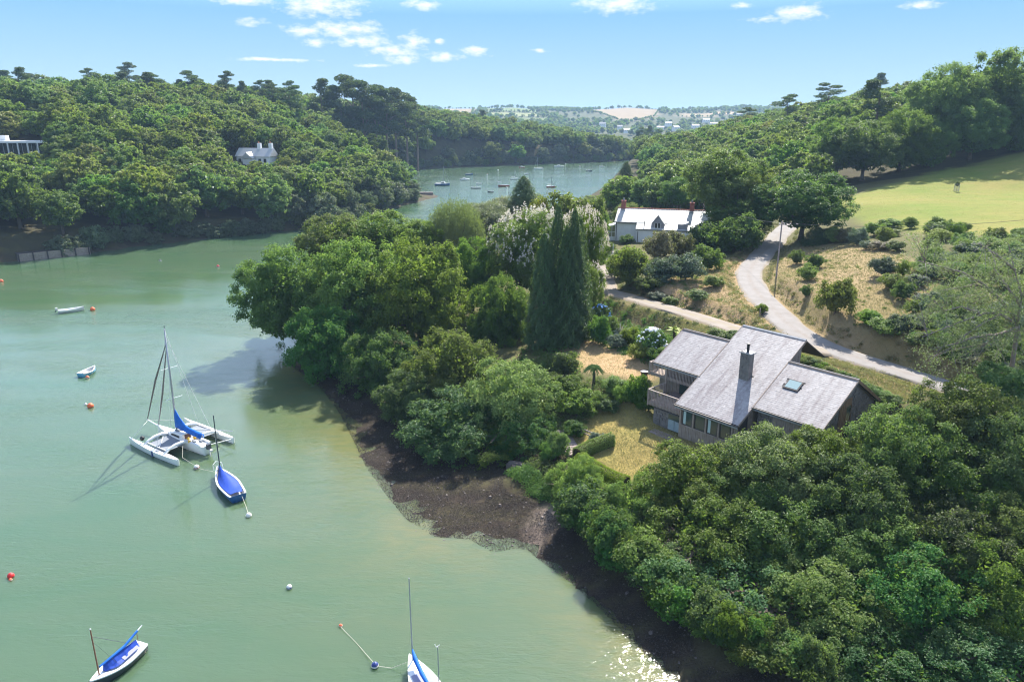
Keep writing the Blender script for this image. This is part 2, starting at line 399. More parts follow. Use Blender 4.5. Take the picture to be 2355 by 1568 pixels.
MUD_BANK = np.array([at(*q)[:2] for q in ((2010, 1568, .8), (1800, 1545, .75), (1600, 1450, .6), (1480, 1360, .6), (1380, 1275, .6), (1310, 1195, .6), (1262, 1125, .7), (1195, 1080, .7), (1120, 1055, .7), (1040, 1040, .6), (950, 960, .6), (860, 900, .6), (800, 860, .6), (730, 822, .6))])
MUD = np.array(list(MUD_BANK) + [at(600, 830, 0)[:2], at(600, 1000, 0)[:2], at(900, 1250, 0)[:2], at(1300, 1420, 0)[:2], at(1560, 1800, 0)[:2], (20, 20)])
LAWN = np.array([hit(*q)[:2] for q in ((1395, 925), (1470, 925), (1530, 985), (1560, 1003), (1690, 1050), (1520, 1110), (1430, 1100), (1340, 1050), (1300, 990), (1350, 960))])
ULAWN = np.array([hit(*q)[:2] for q in ((1300, 775), (1380, 785), (1500, 835), (1510, 880), (1410, 868), (1330, 845), (1290, 810))])
FIELD = np.array([(62, 160)] + [hit(*q)[:2] for q in ((1960, 500), (2050, 530), (2200, 540), (2360, 545), (2700, 600))] + [(190, 150), (185, 215), (140, 212), (108, 200), (80, 180)])
BANK = np.array([hit(*q)[:2] for q in ((1765, 620), (1860, 560), (1990, 560), (2080, 590), (2200, 690), (2354, 760), (2500, 900), (2354, 950), (2130, 880), (2000, 840), (1880, 800), (1810, 750), (1750, 680))])
BANK2 = np.array([hit(*q)[:2] for q in ((1470, 670), (1540, 625), (1640, 610), (1730, 585), (1715, 640), (1760, 715), (1800, 760), (1700, 760), (1600, 725), (1500, 695))])
VERGE = np.array([hit(*q)[:2] for q in ((1390, 690), (1500, 715), (1690, 770), (1860, 800), (2000, 850), (2130, 890), (2100, 930), (1950, 880), (1840, 820), (1560, 760), (1420, 715))])
DRIVE = np.array([hit(*q)[:2] for q in ((1355, 575), (1420, 575), (1425, 600), (1405, 640), (1380, 650), (1350, 610))])
FIELDS = [  # far fields as seen over the creek
    ([(1309, 252.5), (1517, 253.5), (1503, 269), (1462, 279), (1421, 276), (1383, 262)], (.34, .25, .155)), ([(1555, 261), (1645, 261), (1638, 269), (1560, 269)], (.34, .26, .16)), ([(1160, 270), (1262, 272), (1250, 281), (1172, 279)], (.15, .19, .07)),
    ([(1010, 249), (1090, 249), (1085, 262), (1020, 259)], (.34, .26, .165)), ([(1115, 249), (1240, 251), (1235, 259), (1120, 257)], (.16, .22, .08)),
    ([(1110, 259), (1230, 261), (1245, 268), (1130, 266)], (.26, .28, .12)), ([(1640, 258), (1690, 258), (1690, 263), (1640, 263)], (.55, .36, .24))]
FIELDS = [(np.array([hit(a, b)[:2] for a, b in p]), c) for p, c in FIELDS]

Cc = np.empty(GX.shape + (3,)); Cc[:] = (.055, .05, .028)
n1 = vnoise(GX, GY, .35, 1); n2 = vnoise(GX, GY, .11, 2); n3 = vnoise(GX, GY, 1.1, 3)


def paint(poly, col, col2=None, soft=1.2, nz=None, inv=False):
    d = inpoly(GX, GY, poly); f = np.clip(d / soft + .5 + (n1 - .5) * 1.2, 0, 1)[..., None]
    c = np.array(col) * np.ones(3)
    if col2 is not None: c = c + (np.array(col2) - c) * (np.clip((nz if nz is not None else n2) * 1.6 - .3, 0, 1))[..., None]
    Cc[:] = Cc * (1 - f) + c * f


gard = (GY < 200) & (GX > -12) & (GZ > 2.3); Cc[gard] = (.12, .115, .05)
farm = GY > 900
Cc[farm] = (.075, .085, .04)
for poly, c in FIELDS: paint(poly, c, tuple(k * .9 for k in c), 14)
paint(BANK, (.37, .26, .15), (.26, .20, .09)); paint(BANK2, (.42, .28, .17), (.27, .20, .10)); paint(VERGE, (.36, .25, .13), (.22, .18, .07))
paint(FIELD, (.155, .215, .036), (.25, .225, .062), 2.5, vnoise(GX, GY, .06, 5) * .6 + vnoise(GX * .4 + GY, GY - GX * .2, .45, 6) * .45); paint(LAWN, (.38, .29, .10), (.27, .25, .07), .9, n1); paint(ULAWN, (.52, .34, .20), (.47, .32, .17), .8); paint(DRIVE, (.31, .275, .25), (.26, .225, .20), .8)
fm = ((sdist(GX, GY, MUD) > 0) & (GZ < .95) & (GY < 125))[..., None]
Cc = np.where(fm, np.array((.024, .018, .017)) + (n3 * .016)[..., None] * np.array((1.2, .9, .7)), Cc)
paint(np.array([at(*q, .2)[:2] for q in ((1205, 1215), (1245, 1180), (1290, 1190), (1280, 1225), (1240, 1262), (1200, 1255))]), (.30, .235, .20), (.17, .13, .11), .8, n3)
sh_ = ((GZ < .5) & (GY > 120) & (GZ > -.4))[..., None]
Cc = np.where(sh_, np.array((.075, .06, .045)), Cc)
GZ2 = GZ + np.where((GZ > 1) & (GY < 240), (n3 - .5) * .10, 0) + np.where((GY < 120) & (GZ < .95) & (GZ > -.6), (n3 - .5) * .13 + (n1 - .5) * .1, 0)
ny, nx = GX.shape; idx = np.arange(nx * ny).reshape(ny, nx)
Q = np.stack([idx[:-1, :-1], idx[:-1, 1:], idx[1:, 1:], idx[1:, :-1]], -1).reshape(-1, 4)

m = bpy.data.materials.new('ground'); m.use_nodes = True; t = NT(m.node_tree); b = t.n['Principled BSDF']
a = t.node('ShaderNodeAttribute', attribute_name='soil').outputs['Color']; oc = t.node('ShaderNodeTexCoord').outputs['Object']
k1 = t.noise(oc, .8, 6, .65); k2 = t.noise(oc, 6, 4, .7); k3 = t.noise(t.mapping(oc, (.25, 1, 1)), .5, 4, .6)
c = t.mix(t.rng(k1, .35, .7, 0, .42), a, (.10, .075, .04)); c = t.mix(t.rng(k2, .4, .75, 0, .32), c, (.09, .075, .035)); c = t.mix(t.rng(k3, .45, .8, 0, .3), c, (.25, .26, .07))
c = t.mix(.4, c, a)
t.l.new(c, b.inputs['Base Color']); b.inputs['Roughness'].default_value = .95; b.inputs['Specular IOR Level'].default_value = .1
bn = t.node('ShaderNodeBump', i_Strength=.7, i_Distance=.16, i_Height=t.math('ADD', k2, k1)); t.l.new(bn.outputs[0], b.inputs['Normal'])
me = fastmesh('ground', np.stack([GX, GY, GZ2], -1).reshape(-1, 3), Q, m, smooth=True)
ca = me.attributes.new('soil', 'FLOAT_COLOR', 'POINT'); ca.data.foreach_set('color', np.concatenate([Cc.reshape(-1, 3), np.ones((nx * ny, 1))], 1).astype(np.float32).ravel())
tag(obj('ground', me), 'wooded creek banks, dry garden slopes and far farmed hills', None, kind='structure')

# ------------------------------------------------------------------ water
m = bpy.data.materials.new('water'); m.use_nodes = True; t = NT(m.node_tree); b = t.n['Principled BSDF']
oc = t.node('ShaderNodeTexCoord').outputs['Object']
big = t.noise(t.mapping(oc, (.35, 1, 1), (0, 0, .35)), .035, 4, .6, .6); mid = t.noise(t.mapping(oc, (.4, 1, 1), (0, 0, .35)), .16, 3, .6, .5)
c = t.mix(t.rng(big, .3, .7), (.050, .118, .054), (.094, .140, .084)); c = t.mix(t.rng(mid, .35, .75, 0, .4), c, (.105, .128, .066))
sl_ = t.node('ShaderNodeAttribute', attribute_name='tint').outputs['Fac']; st_ = t.noise(t.mapping(oc, (.5, 1.5, 1), (0, 0, -.5)), .5, 5, .6, 1.2); c = t.mix(t.math('MULTIPLY', sl_, t.rng(st_, .3, .65, .45, 1.0)), c, (.165, .155, .058))
t.l.new(c, b.inputs['Base Color']); b.inputs['IOR'].default_value = 1.5; b.inputs['Subsurface Weight'].default_value = 1.0; b.inputs['Subsurface Radius'].default_value = (1, 1.1, .7); b.inputs['Subsurface Scale'].default_value = 2.2; b.inputs['Specular IOR Level'].default_value = .5
t.l.new(t.rng(big, .3, .7, .05, .10), b.inputs['Roughness'])
rp = t.mapping(oc, (.55, 1.7, 1), (0, 0, .3))
h1 = t.noise(rp, 1.5, 3, .6, .6); h2 = t.noise(t.mapping(oc, (.5, 1.3, 1), (0, 0, -.25)), 4.5, 2, .5)
hh = t.math('ADD', t.math('MULTIPLY', h1, 1.0), t.math('MULTIPLY', h2, .35))
bn = t.node('ShaderNodeBump', i_Distance=.16, i_Height=hh); wp = t.rng(t.noise(t.mapping(oc, (.30, 1.2, 1), (0, 0, .25)), .045, 4, .6, 1.0), .40, .62, .35, 2.0)
sy = t.node('ShaderNodeSeparateXYZ', i_0=oc).outputs[1]; t.l.new(t.math('ADD', t.math('MULTIPLY', t.rng(big, .3, .68, .09, .24), wp), t.rng(sy, 200, 340, 0, .45)), bn.inputs['Strength']); t.l.new(bn.outputs[0], b.inputs['Normal'])
wx_ = np.array(lin(-7000, -150, 400) + lin(-150, 60, 2.0) + lin(60, 300, 12) + lin(300, 7000, 400) + [7000]); wy_ = np.array(lin(-100, 20, 20) + lin(20, 130, 2.0) + lin(130, 700, 12) + lin(700, 9500, 400) + [9500])
WX, WY = np.meshgrid(wx_, wy_); dn_ = np.maximum(-sdist(WX, WY, NEAR), 0); silt = np.exp(-dn_ / 6.5) * (WY < 125) * np.clip((vnoise(WX, WY, .10, 12) * 1.3 + vnoise(WX, WY, .3, 13) * .5), 0, 1.2); silt = np.where(WY > 125, 0, silt)
wi = np.arange(WX.size).reshape(WX.shape); wq = np.stack([wi[:-1, :-1], wi[:-1, 1:], wi[1:, 1:], wi[1:, :-1]], -1).reshape(-1, 4)
tag(obj('water', fastmesh('water', np.stack([WX, WY, 0 * WX], -1).reshape(-1, 3), wq, m, np.clip(silt, 0, 1).ravel())), 'green tidal creek water', None, kind='structure')

# ------------------------------------------------------------------ lanes
def strip(name, line, hw, mat, label, lift=.0, seg=12):
    line = np.array(line); V = []; F = []
    for i in range(len(line)):
        d = line[min(i + 1, len(line) - 1)] - line[max(i - 1, 0)]; q = np.array([d[1], -d[0]]) / (hypot(d[0], d[1]) + 1e-9)
        for j in range(seg + 1):
            s = (j / seg * 2 - 1); wob = 1 + (.08 * sin(i * .37 + (1 if s > 0 else 4)) + .05 * sin(i * .83)) * (abs(s) == 1)
            V.append((line[i, 0] + q[0] * hw * s * wob, line[i, 1] + q[1] * hw * s * wob, line[i, 2] + lift + .05 * (1 - s * s) - .22 * (abs(s) == 1)))
    for i in range(len(line) - 1):
        for j in range(seg):
            a = i * (seg + 1) + j; F.append((a, a + 1, a + seg + 2, a + seg + 1))
    tn = np.tile([abs(j / seg * 2 - 1) for j in range(seg + 1)], len(line))
    return tag(obj(name, fastmesh(name, np.array(V), np.array(F), mat, tn, smooth=True)), label, None, kind='structure')


tarmac = principled('lane_surface', (.27, .25, .238), .9, .2, noise=.2, col2=(.215, .195, .18), nscale=.6, bump=.2)
gravel = principled('track_surface', (.29, .252, .22), .9, .15, noise=.2, col2=(.24, .20, .16), nscale=.7, bump=.4)
for m_, gr_ in ((tarmac, (.22, .185, .16)), (gravel, (.27, .23, .13))):
    t = NT(m_.node_tree); b = t.n['Principled BSDF']; src = b.inputs['Base Color'].links[0].from_socket; ac = t.node('ShaderNodeAttribute', attribute_name='tint').outputs['Fac']; nz = t.noise(t.node('ShaderNodeTexCoord').outputs['Object'], 1.3, 5, .7)
    mid = t.math('MULTIPLY', t.rng(ac, .0, .28, 1, 0), t.rng(nz, .35, .6, 0, .75)); edge = t.math('MULTIPLY', t.rng(ac, .72, 1.0, 0, 1), t.rng(nz, .40, .58, .1, .95)); c = t.mix(mid, src, gr_); c = t.mix(edge, c, (.27, .20, .11)); t.l.new(c, b.inputs['Base Color'])
strip('lane', LANE, LW, tarmac, 'pale worn lane curving past the slate roofed house')
strip('track', TRACK, TW, gravel, 'pale gravel track from the lane to the white cottage', .012)

# ------------------------------------------------------------------ foliage
def leaves(pos, nrm, size, asp=.6, rng=None, along=None, fold=.12):
    """folded diamond leaves: one quad each"""
    r = rng; n = len(pos); nrm = nrm / (np.linalg.norm(nrm, axis=1, keepdims=True) + 1e-9)
    a = r.normal(size=(n, 3)) if along is None else along + r.normal(size=(n, 3)) * .25
    tvec = a - (a * nrm).sum(1, keepdims=True) * nrm; tvec /= (np.linalg.norm(tvec, axis=1, keepdims=True) + 1e-9)
    svec = np.cross(nrm, tvec); L = (size * (.7 + .6 * r.random(n)))[:, None]
    p0 = pos - tvec * L * .5; p2 = pos + tvec * L * .5 - nrm * L * fold; mm = pos - tvec * L * .05 + nrm * L * fold
    V = np.stack([p0, mm + svec * L * asp * .5, p2, mm - svec * L * asp * .5], 1).reshape(-1, 3)
    return V


def unit(r, n):
    v = r.normal(size=(n, 3)); return v / np.linalg.norm(v, axis=1, keepdims=True)


def crown(seed, a, c, nl, lr, nc, cr, n, leaf, asp=.6, low=-.45, inner=.15, up=.55, flat=1., open_=0.):
    """a crown of lobes > clumps > leaves centred on the origin; returns verts, tint"""
    r = np.random.default_rng(seed)
    d = unit(r, nl * 6); d = d[d[:, 2] > low]
    keep = [d[0]]
    for q in d[1:]:
        if len(keep) >= nl: break
        if min(np.linalg.norm(q - k) for k in keep) > 1.35 * (4 * .8 / nl) ** .5 * (1 - .0): keep.append(q)
    k = 0
    while len(keep) < nl: keep.append(d[k % len(d)]); k += 1
    D = np.array(keep[:nl]); ax = np.array([a, a, c])
    LR = lr * a * (.75 + .5 * r.random(nl)); LC = D * (ax - LR[:, None] * .8) * (.9 + .2 * r.random((nl, 1)))
    LR = np.r_[LR, a * .55]; LC = np.r_[LC, [[0, 0, 0]]]; D = np.r_[D, [[0, 0, 1]]]
    li = r.choice(nl + 1, nc, p=LR ** 2 / (LR ** 2).sum()); cd = unit(r, nc) + D[li] * .55 + np.array([0, 0, .25]); cd /= np.linalg.norm(cd, axis=1, keepdims=True)
    cc = LC[li] + cd * LR[li, None] * (.78 + .28 * r.random((nc, 1))) * np.array([1, 1, flat])
    if open_ > 0:
        keepc = r.random(nc) > open_; cc = cc[keepc]; cd = cd[keepc]; nc = len(cc)
    ctint = r.random(nc)
    n1 = int(n * (1 - inner)); ci = r.integers(0, nc, n1)
    off = r.normal(size=(n1, 3)) * cr * .5 * np.array([1, 1, .7]); pos = cc[ci] + off
    nrm = cd[ci] * .55 + off / cr * .5 + np.array([0, 0, up]) + unit(r, n1) * .65
    tint = np.clip(.25 + .5 * ctint[ci] + r.normal(size=n1) * .18, 0, 1)
    n2 = n - n1; ip = unit(r, n2) * ax * .72 * r.random((n2, 1)) ** .4
    V1 = leaves(pos, nrm, leaf, asp, r); V2 = leaves(ip, unit(r, n2) + np.array([0, 0, .5]), leaf * 1.7, .8, r)
    V = np.r_[V1, V2]; tn = np.r_[tint, r.random(n2) * .6]
    return V, np.repeat(tn, 4)


def leafmesh(name, V, tint, mat): return fastmesh(name, V, np.arange(len(V)).reshape(-1, 4), mat, tint)


def trunkmb(seed, h, r0, limbs=5, spread=.55, top=1.0):
    r = random.Random(seed); mb = MB(); pts = [(0, 0, -.6)]; n = 6
    for i in range(1, n + 1): pts.append((r.uniform(-.05, .05) * h * i / n, r.uniform(-.05, .05) * h * i / n, h * top * i / n))
    mb.tube(pts, [r0 * (1.35 if i == 0 else 1 - .75 * i / n) for i in range(n + 1)], 8)
    for k in range(limbs):
        i = 2 + k % 4; p = np.array(pts[i]); a = k * 2.4 + r.random(); L = h * spread * r.uniform(.7, 1.2)
        q = [p]
        for j in range(1, 5): q.append(p + np.array([cos(a) * L * j / 4, sin(a) * L * j / 4, L * .55 * (j / 4) ** .8 * r.uniform(.7, 1.2)]) + np.array([r.uniform(-.04, .04) * h for _ in range(3)]))
        mb.tube(q, [r0 * .5 * (1 - .8 * j / 4) for j in range(5)], 6)
        for s_ in range(2):
            b0 = q[2 + s_]; a2 = a + r.uniform(-1.2, 1.2); mb.tube([b0, b0 + np.array([cos(a2), sin(a2), .5]) * L * .3, b0 + np.array([cos(a2) * .8, sin(a2), .9]) * L * .5], [r0 * .2, r0 * .13, r0 * .05], 5)
    return mb


bark = principled('bark', (.16, .125, .095), .9, .15, noise=.3, col2=(.07, .055, .045), nscale=2.5, bump=.6)
pinebark = principled('pine_bark', (.26, .17, .13), .85, .2, noise=.3, col2=(.17, .13, .115), nscale=2, bump=.5)
M_oak = leafmat('oak_leaf', (.058, .135, .020), (.160, .230, .036), .55, hv=.10)
M_oak2 = leafmat('dark_oak_leaf', (.034, .102, .022), (.105, .185, .038), .52, hv=.10)
M_oak3 = leafmat('fresh_leaf', (.10, .19, .018), (.205, .29, .038), .5)
M_pale = leafmat('pale_leaf', (.12, .18, .034), (.24, .285, .075), .45)
M_wood = leafmat('wood_leaf', (.066, .140, .024), (.185, .240, .042), .54, hv=.13, vv=.45)
M_gold = leafmat('gold_leaf', (.14, .15, .02), (.25, .23, .03), .38, vv=.2)
M_pine = leafmat('pine_needle', (.030, .066, .030), (.075, .115, .046), .25, hv=.05)
M_cyp = leafmat('cypress_spray', (.040, .092, .034), (.095, .155, .058), .3, hv=.02, vv=.12)
M_will = leafmat('willow_leaf', (.15, .165, .05), (.26, .27, .10), .40, vv=.12)
M_brown = leafmat('brown_bracken', (.13, .10, .05), (.24, .19, .10), .3, vv=.2)
M_shrub = leafmat('shrub_leaf', (.055, .125, .02), (.15, .22, .045), .4)
M_blue = leafmat('bluish_leaf', (.07, .105, .07), (.17, .21, .15), .25)
M_hedge = leafmat('hedge_leaf', (.18, .24, .010), (.30, .34, .020), .40, vv=.08)
M_straw = leafmat('dry_grass', (.25, .19, .085), (.42, .32, .165), .3, vv=.1)
M_grass = leafmat('grass_blade', (.16, .17, .05), (.30, .28, .09), .3, vv=.1)

OAKV = [crown(10 + i, 4.7, 4.3, 22, .305, 330, .46, 30000, .21, up=.8, flat=.85) for i in range(4)]
OAKM = [leafmesh('crown', *OAKV[i], M_oak) for i in range(4)]
OAKHI = {mt.name: [(OAKM[i], mt) for i in range(4)] for mt in (M_oak, M_oak2, M_oak3, M_pale)}
FARV = [crown(30 + i, 4.7, 4.3, 19, .31, 160, .56, 4600, .56, inner=.18, low=-.7, up=.8, flat=.85) for i in range(5)]
OAKTR = [trunkmb(50 + i, 6.0, .38, 6, .6).mesh('trunk', bark, True) for i in range(3)]


def far_tree_mesh(name, V, tint, mat, cz, tr, tm=None):
    tv = np.array(tr.v); tq = [f if len(f) == 4 else None for f in tr.f]; tq = np.array([f for f in tq if f]); n = len(V)
    VV = np.r_[V + np.array([0, 0, cz]), tv]; QQ = np.r_[np.arange(n).reshape(-1, 4), tq + n]
    return fastmesh(name, VV, QQ, [mat, tm or bark], np.r_[tint, np.zeros(len(tv))], np.r_[np.zeros(n // 4), np.ones(len(tq))])


def simple_trunk(h, r, seed=1):
    mb = MB(); rr = random.Random(seed); mb.tube([(0, 0, -1.2), (rr.uniform(-.2, .2), rr.uniform(-.2, .2), h * .5), (rr.uniform(-.3, .3), rr.uniform(-.3, .3), h)], [r, r * .8, r * .35], 6, False)
    for k in range(4):
        a = k * 1.7 + rr.random(); z = h * (.55 + .1 * k); mb.tube([(0, 0, z), (cos(a) * 1.3, sin(a) * 1.3, z + 1), (cos(a) * 2.5, sin(a) * 2.5, z + 1.5)], [r * .4, r * .3, r * .12], 5, False)
    return mb


def pine_crown(seed, a=3.4, h=7, n=2600, leaf=.55, layers=9):
    r = np.random.default_rng(seed); pos = []; nn = []
    for k in range(layers):
        f = k / (layers - 1); rad = a * (.55 + .45 * sin(pi * (.25 + .6 * f))) * r.uniform(.7, 1.1); z = -h / 2 + h * f; ang = r.random() * 6.28 + k * 2.4; off = rad * .55
        c = np.array([cos(ang) * off, sin(ang) * off, z]); m_ = n // layers
        q = unit(r, m_) * np.array([rad * .62, rad * .62, h * .085]) * r.random((m_, 1)) ** .33 + c; pos.append(q); nn.append(unit(r, m_) * .6 + np.array([0, 0, .9]))
    pos = np.concatenate(pos); nn = np.concatenate(nn); V = leaves(pos, nn, leaf, .45, r)
    return V, np.repeat(np.clip(r.normal(.45, .22, len(pos)), 0, 1), 4)


def cone_crown(seed, a, h, n, leaf, power=.85, drop=.5, ragged=.18):
    r = np.random.default_rng(seed); f = r.random(n) ** .62; f = 1 - f            # more leaves low down
    ang = r.random(n) * 2 * pi; bump = 1 + ragged * np.sin(ang * 5 + f * 23) + ragged * .8 * np.sin(ang * 9 - f * 41 + 1)
    rad = a * (1 - f) ** power * bump * (.72 + .33 * r.random(n)); z = h * f + r.normal(size=n) * .15
    pos = np.stack([np.cos(ang) * rad, np.sin(ang) * rad, z], 1); out = np.stack([np.cos(ang), np.sin(ang), np.zeros(n)], 1)
    V = leaves(pos, out * .8 + np.array([0, 0, .5]) + unit(r, n) * .5, leaf, .5, r, along=out * .6 + np.array([0, 0, drop]))
    return V, np.repeat(np.clip(r.normal(.45, .25, n), 0, 1), 4)


def ground_thing(px, py, Y):
    c = atY(px, py, Y); return c, max(g1(c[0], c[1]), 0.0)


def place(root_name, label, cat, c, gz, sx, sz, crown_me, trunk_me, trunk_h=6., group=None, rz=0., czoff=0, extra=None, lean=None):
    """tree or shrub: an empty at its foot with crown and trunk parts"""
    fx, fy = (c[0], c[1]) if lean is None else lean
    gz = gz if lean is None else max(g1(fx, fy), 0)
    t_ = thing(root_name, label, cat, (fx, fy, gz), 0, group)
    obj('crown', crown_me, t_, (c[0] - fx, c[1] - fy, c[2] - gz + czoff), (0, 0, rz), (sx, sx, sz))
    if trunk_me is not None:
        h = max(c[2] - gz, .6); tr = obj('trunk', trunk_me, t_, (0, 0, 0), (0, 0, rz), (min(1.4, sx * 1.05), min(1.4, sx * 1.05), h / trunk_h))
        if lean is not None: tr.rotation_euler = (0, 0, 0)
    if extra: obj(extra[0], extra[1], t_, (c[0] - fx, c[1] - fy, c[2] - gz), (0, 0, rz), (sx, sx, sz))
    return t_


# big trees one by one: photo x, y of the crown's middle, distance, half width and half height in the photograph, leaf, label
D_OAK, L_OAK, F_OAK, P_OAK = 'dark_oak_leaf', 'oak_leaf', 'fresh_leaf', 'pale_leaf'
NEAR_TREES = [
    (655, 690, 107, 108, 125, L_OAK, 'oak at the tip of the wooded point, leaning out over the water'),
    (775, 565, 124, 92, 72, L_OAK, 'light topped oak at the back of the wooded point, nearest the creek channel'),
    (880, 560, 125, 100, 74, F_OAK, 'yellowish green oak crown at the back of the point, left of the willow'),
    (968, 575, 128, 62, 70, D_OAK, 'dark small leaved oak between yellowish oak and willow'),
    (830, 690, 104, 125, 140, L_OAK, 'largest oak in the middle of the wooded point'),
    (965, 690, 101, 120, 140, L_OAK, 'broad oak right of the largest oak on the point'),
    (745, 800, 94, 92, 100, D_OAK, 'shaded oak hanging low over the water below the point tip'),
    (880, 850, 88, 95, 95, D_OAK, 'dark oak above the shaded mud, lower front of the point'),
    (950, 925, 79, 84, 74, D_OAK, 'low dark oak reaching over the mud between the shaded oaks'),
    (1150, 1045, 69.5, 92, 70, D_OAK, 'dark low oak spreading over the mud beside the shore wall'),
    (1035, 860, 83, 108, 105, L_OAK, 'round oak in front of the dark cypress spires, left side'),
    (1172, 940, 74.5, 112, 118, P_OAK, 'pale sunlit round oak left of the garden shrubs'),
    (1042, 1002, 71.8, 128, 98, D_OAK, 'dark oak at the foot of the pale round oak above the mud'),
    (1085, 640, 112, 66, 92, F_OAK, 'bright green slender tree behind the big oaks, left of the blossoming tree'),
    (1150, 740, 98, 72, 110, D_OAK, 'dark tree directly left of the cypress spires'),
    (1200, 1020, 70, 88, 78, D_OAK, 'low dark tree between the pale round oak and the stone steps'),
    (1322, 1138, 59.5, 62, 84, F_OAK, 'light yellow green tree at the lower corner of the lawn hedge'),
    (1462, 1205, 55, 84, 104, L_OAK, 'oak below the dry lawn, right of the light yellow green tree'),
    (1600, 1125, 56, 118, 100, L_OAK, 'oak in front of the large house windows'),
    (1775, 1085, 55, 112, 98, P_OAK, 'pale topped oak under the right hand house gutter'),
    (1640, 1260, 50, 130, 118, L_OAK, 'big oak leaning over the mud below the house'),
    (1810, 1255, 49, 138, 120, F_OAK, 'lightest green oak in the middle of the lower right wood'),
    (1975, 1170, 50, 112, 112, D_OAK, 'dark glossy tree right of the lightest green oak'),
    (2075, 1050, 54, 112, 112, D_OAK, 'tree hiding the right gable corner of the house'),
    (2215, 985, 57, 118, 108, L_OAK, 'tree standing beside the lane at the right edge, above the gable corner tree'),
    (2325, 1080, 52, 112, 125, D_OAK, 'dark tree at the right edge halfway down the picture'),
    (2105, 1400, 42, 140, 130, D_OAK, 'dark oak low in the bottom right corner wood, on its left'),
    (1735, 1405, 44, 138, 112, D_OAK, 'shaded oak overhanging the mud at the bottom of the wood'),
    (1900, 1420, 42, 140, 118, L_OAK, 'oak at the bottom edge, centre of the lower right wood'),
    (2275, 1400, 42, 130, 150, D_OAK, 'darkest oak in the bottom right corner'),
    (2280, 1560, 37, 150, 90, D_OAK, 'low tree cut by the bottom right corner of the picture'),
    (2050, 1555, 37, 130, 80, D_OAK, 'low tree cut by the bottom edge right of the mud'),
    (1530, 1265, 52, 92, 96, D_OAK, 'dark oak between the two oaks at the mud edge, below the lawn corner'),
    (1700, 1175, 53, 110, 90, L_OAK, 'middle oak of the lower right wood, below the big window tree'),
    (1885, 1075, 55, 92, 86, F_OAK, 'fresh green tree at the right gutter end of the slate house'),
    (1890, 1290, 47, 120, 110, D_OAK, 'dark crown behind the lightest green oak, on its lower right'),
    (2030, 1290, 46, 120, 110, L_OAK, 'oak below the dark glossy tree in the lower right wood'),
    (2190, 1130, 51, 115, 100, L_OAK, 'oak in front of the lane side tree at the right edge'),
    (2180, 1270, 46, 120, 110, D_OAK, 'shaded tree left of the right edge, two thirds down'),
    (2330, 1240, 47, 110, 110, L_OAK, 'oak cut by the right edge, two thirds down'),
    (1800, 1490, 41, 130, 80, D_OAK, 'dark low oak leaning over the mud at the bottom edge'),
    (1600, 1330, 48, 95, 85, D_OAK, 'dark low oak whose boughs touch the mud below the house'),
    (1930, 1520, 39, 130, 85, L_OAK, 'oak at the bottom edge directly right of the mud'),
    (2180, 1480, 40, 130, 95, D_OAK, 'shaded oak between the bottom corner trees'),
    (1400, 1205, 57, 58, 58, D_OAK, 'dark bushy tree between the light yellow green tree and the lawn oak'),
    (2315, 915, 61, 92, 70, D_OAK, 'dark oak at the right edge under the bare limbed pine'),
    (1415, 1235, 54.5, 80, 80, D_OAK, 'low dark oak sweeping down to the mud left of the lawn oak'),
    (1525, 1345, 49, 92, 80, D_OAK, 'low dark oak sweeping over the mud, second from the light tree'),
    (1640, 1430, 45.5, 105, 84, D_OAK, 'low dark oak sweeping over the mud, third from the light tree'),
    (1790, 1520, 42, 120, 84, D_OAK, 'low dark oak sweeping over the mud at the very bottom'),
]
prevY = {}
for i, (px, py, Y, rx, rz_, lm, lab) in enumerate(NEAR_TREES):
    c, gz = ground_thing(px, py, Y); dep = Y * cos(PITCH) + (CAMH - c[2]) * sin(PITCH)
    sx = rx * dep / FPX / 4.7; sz = rz_ * dep / FPX / 4.3 / .97
    if Y < 62: sx *= 1.12; sz *= 1.08
    lean = None
    if g1(c[0], c[1]) < .3:
        # rooted on the bank behind, leaning out
        for k in range(1, 40):
            q = (c[0] + k * .45, c[1] + k * .35)
            if g1(*q) > .8: lean = q; break
    t_ = place('oak_tree', lab, 'tree', c, gz, sx, sz, OAKHI[lm][i % 4], OAKTR[i % 3], rz=i * 1.3, lean=lean)
    if lean is not None:
        tr = t_.children[1]; v = Vector((c[0] - lean[0], c[1] - lean[1], c[2] - t_.location[2])); tr.rotation_euler = Vector((0, 0, 1)).rotation_difference(v).to_euler(); tr.scale[2] = v.length / 6

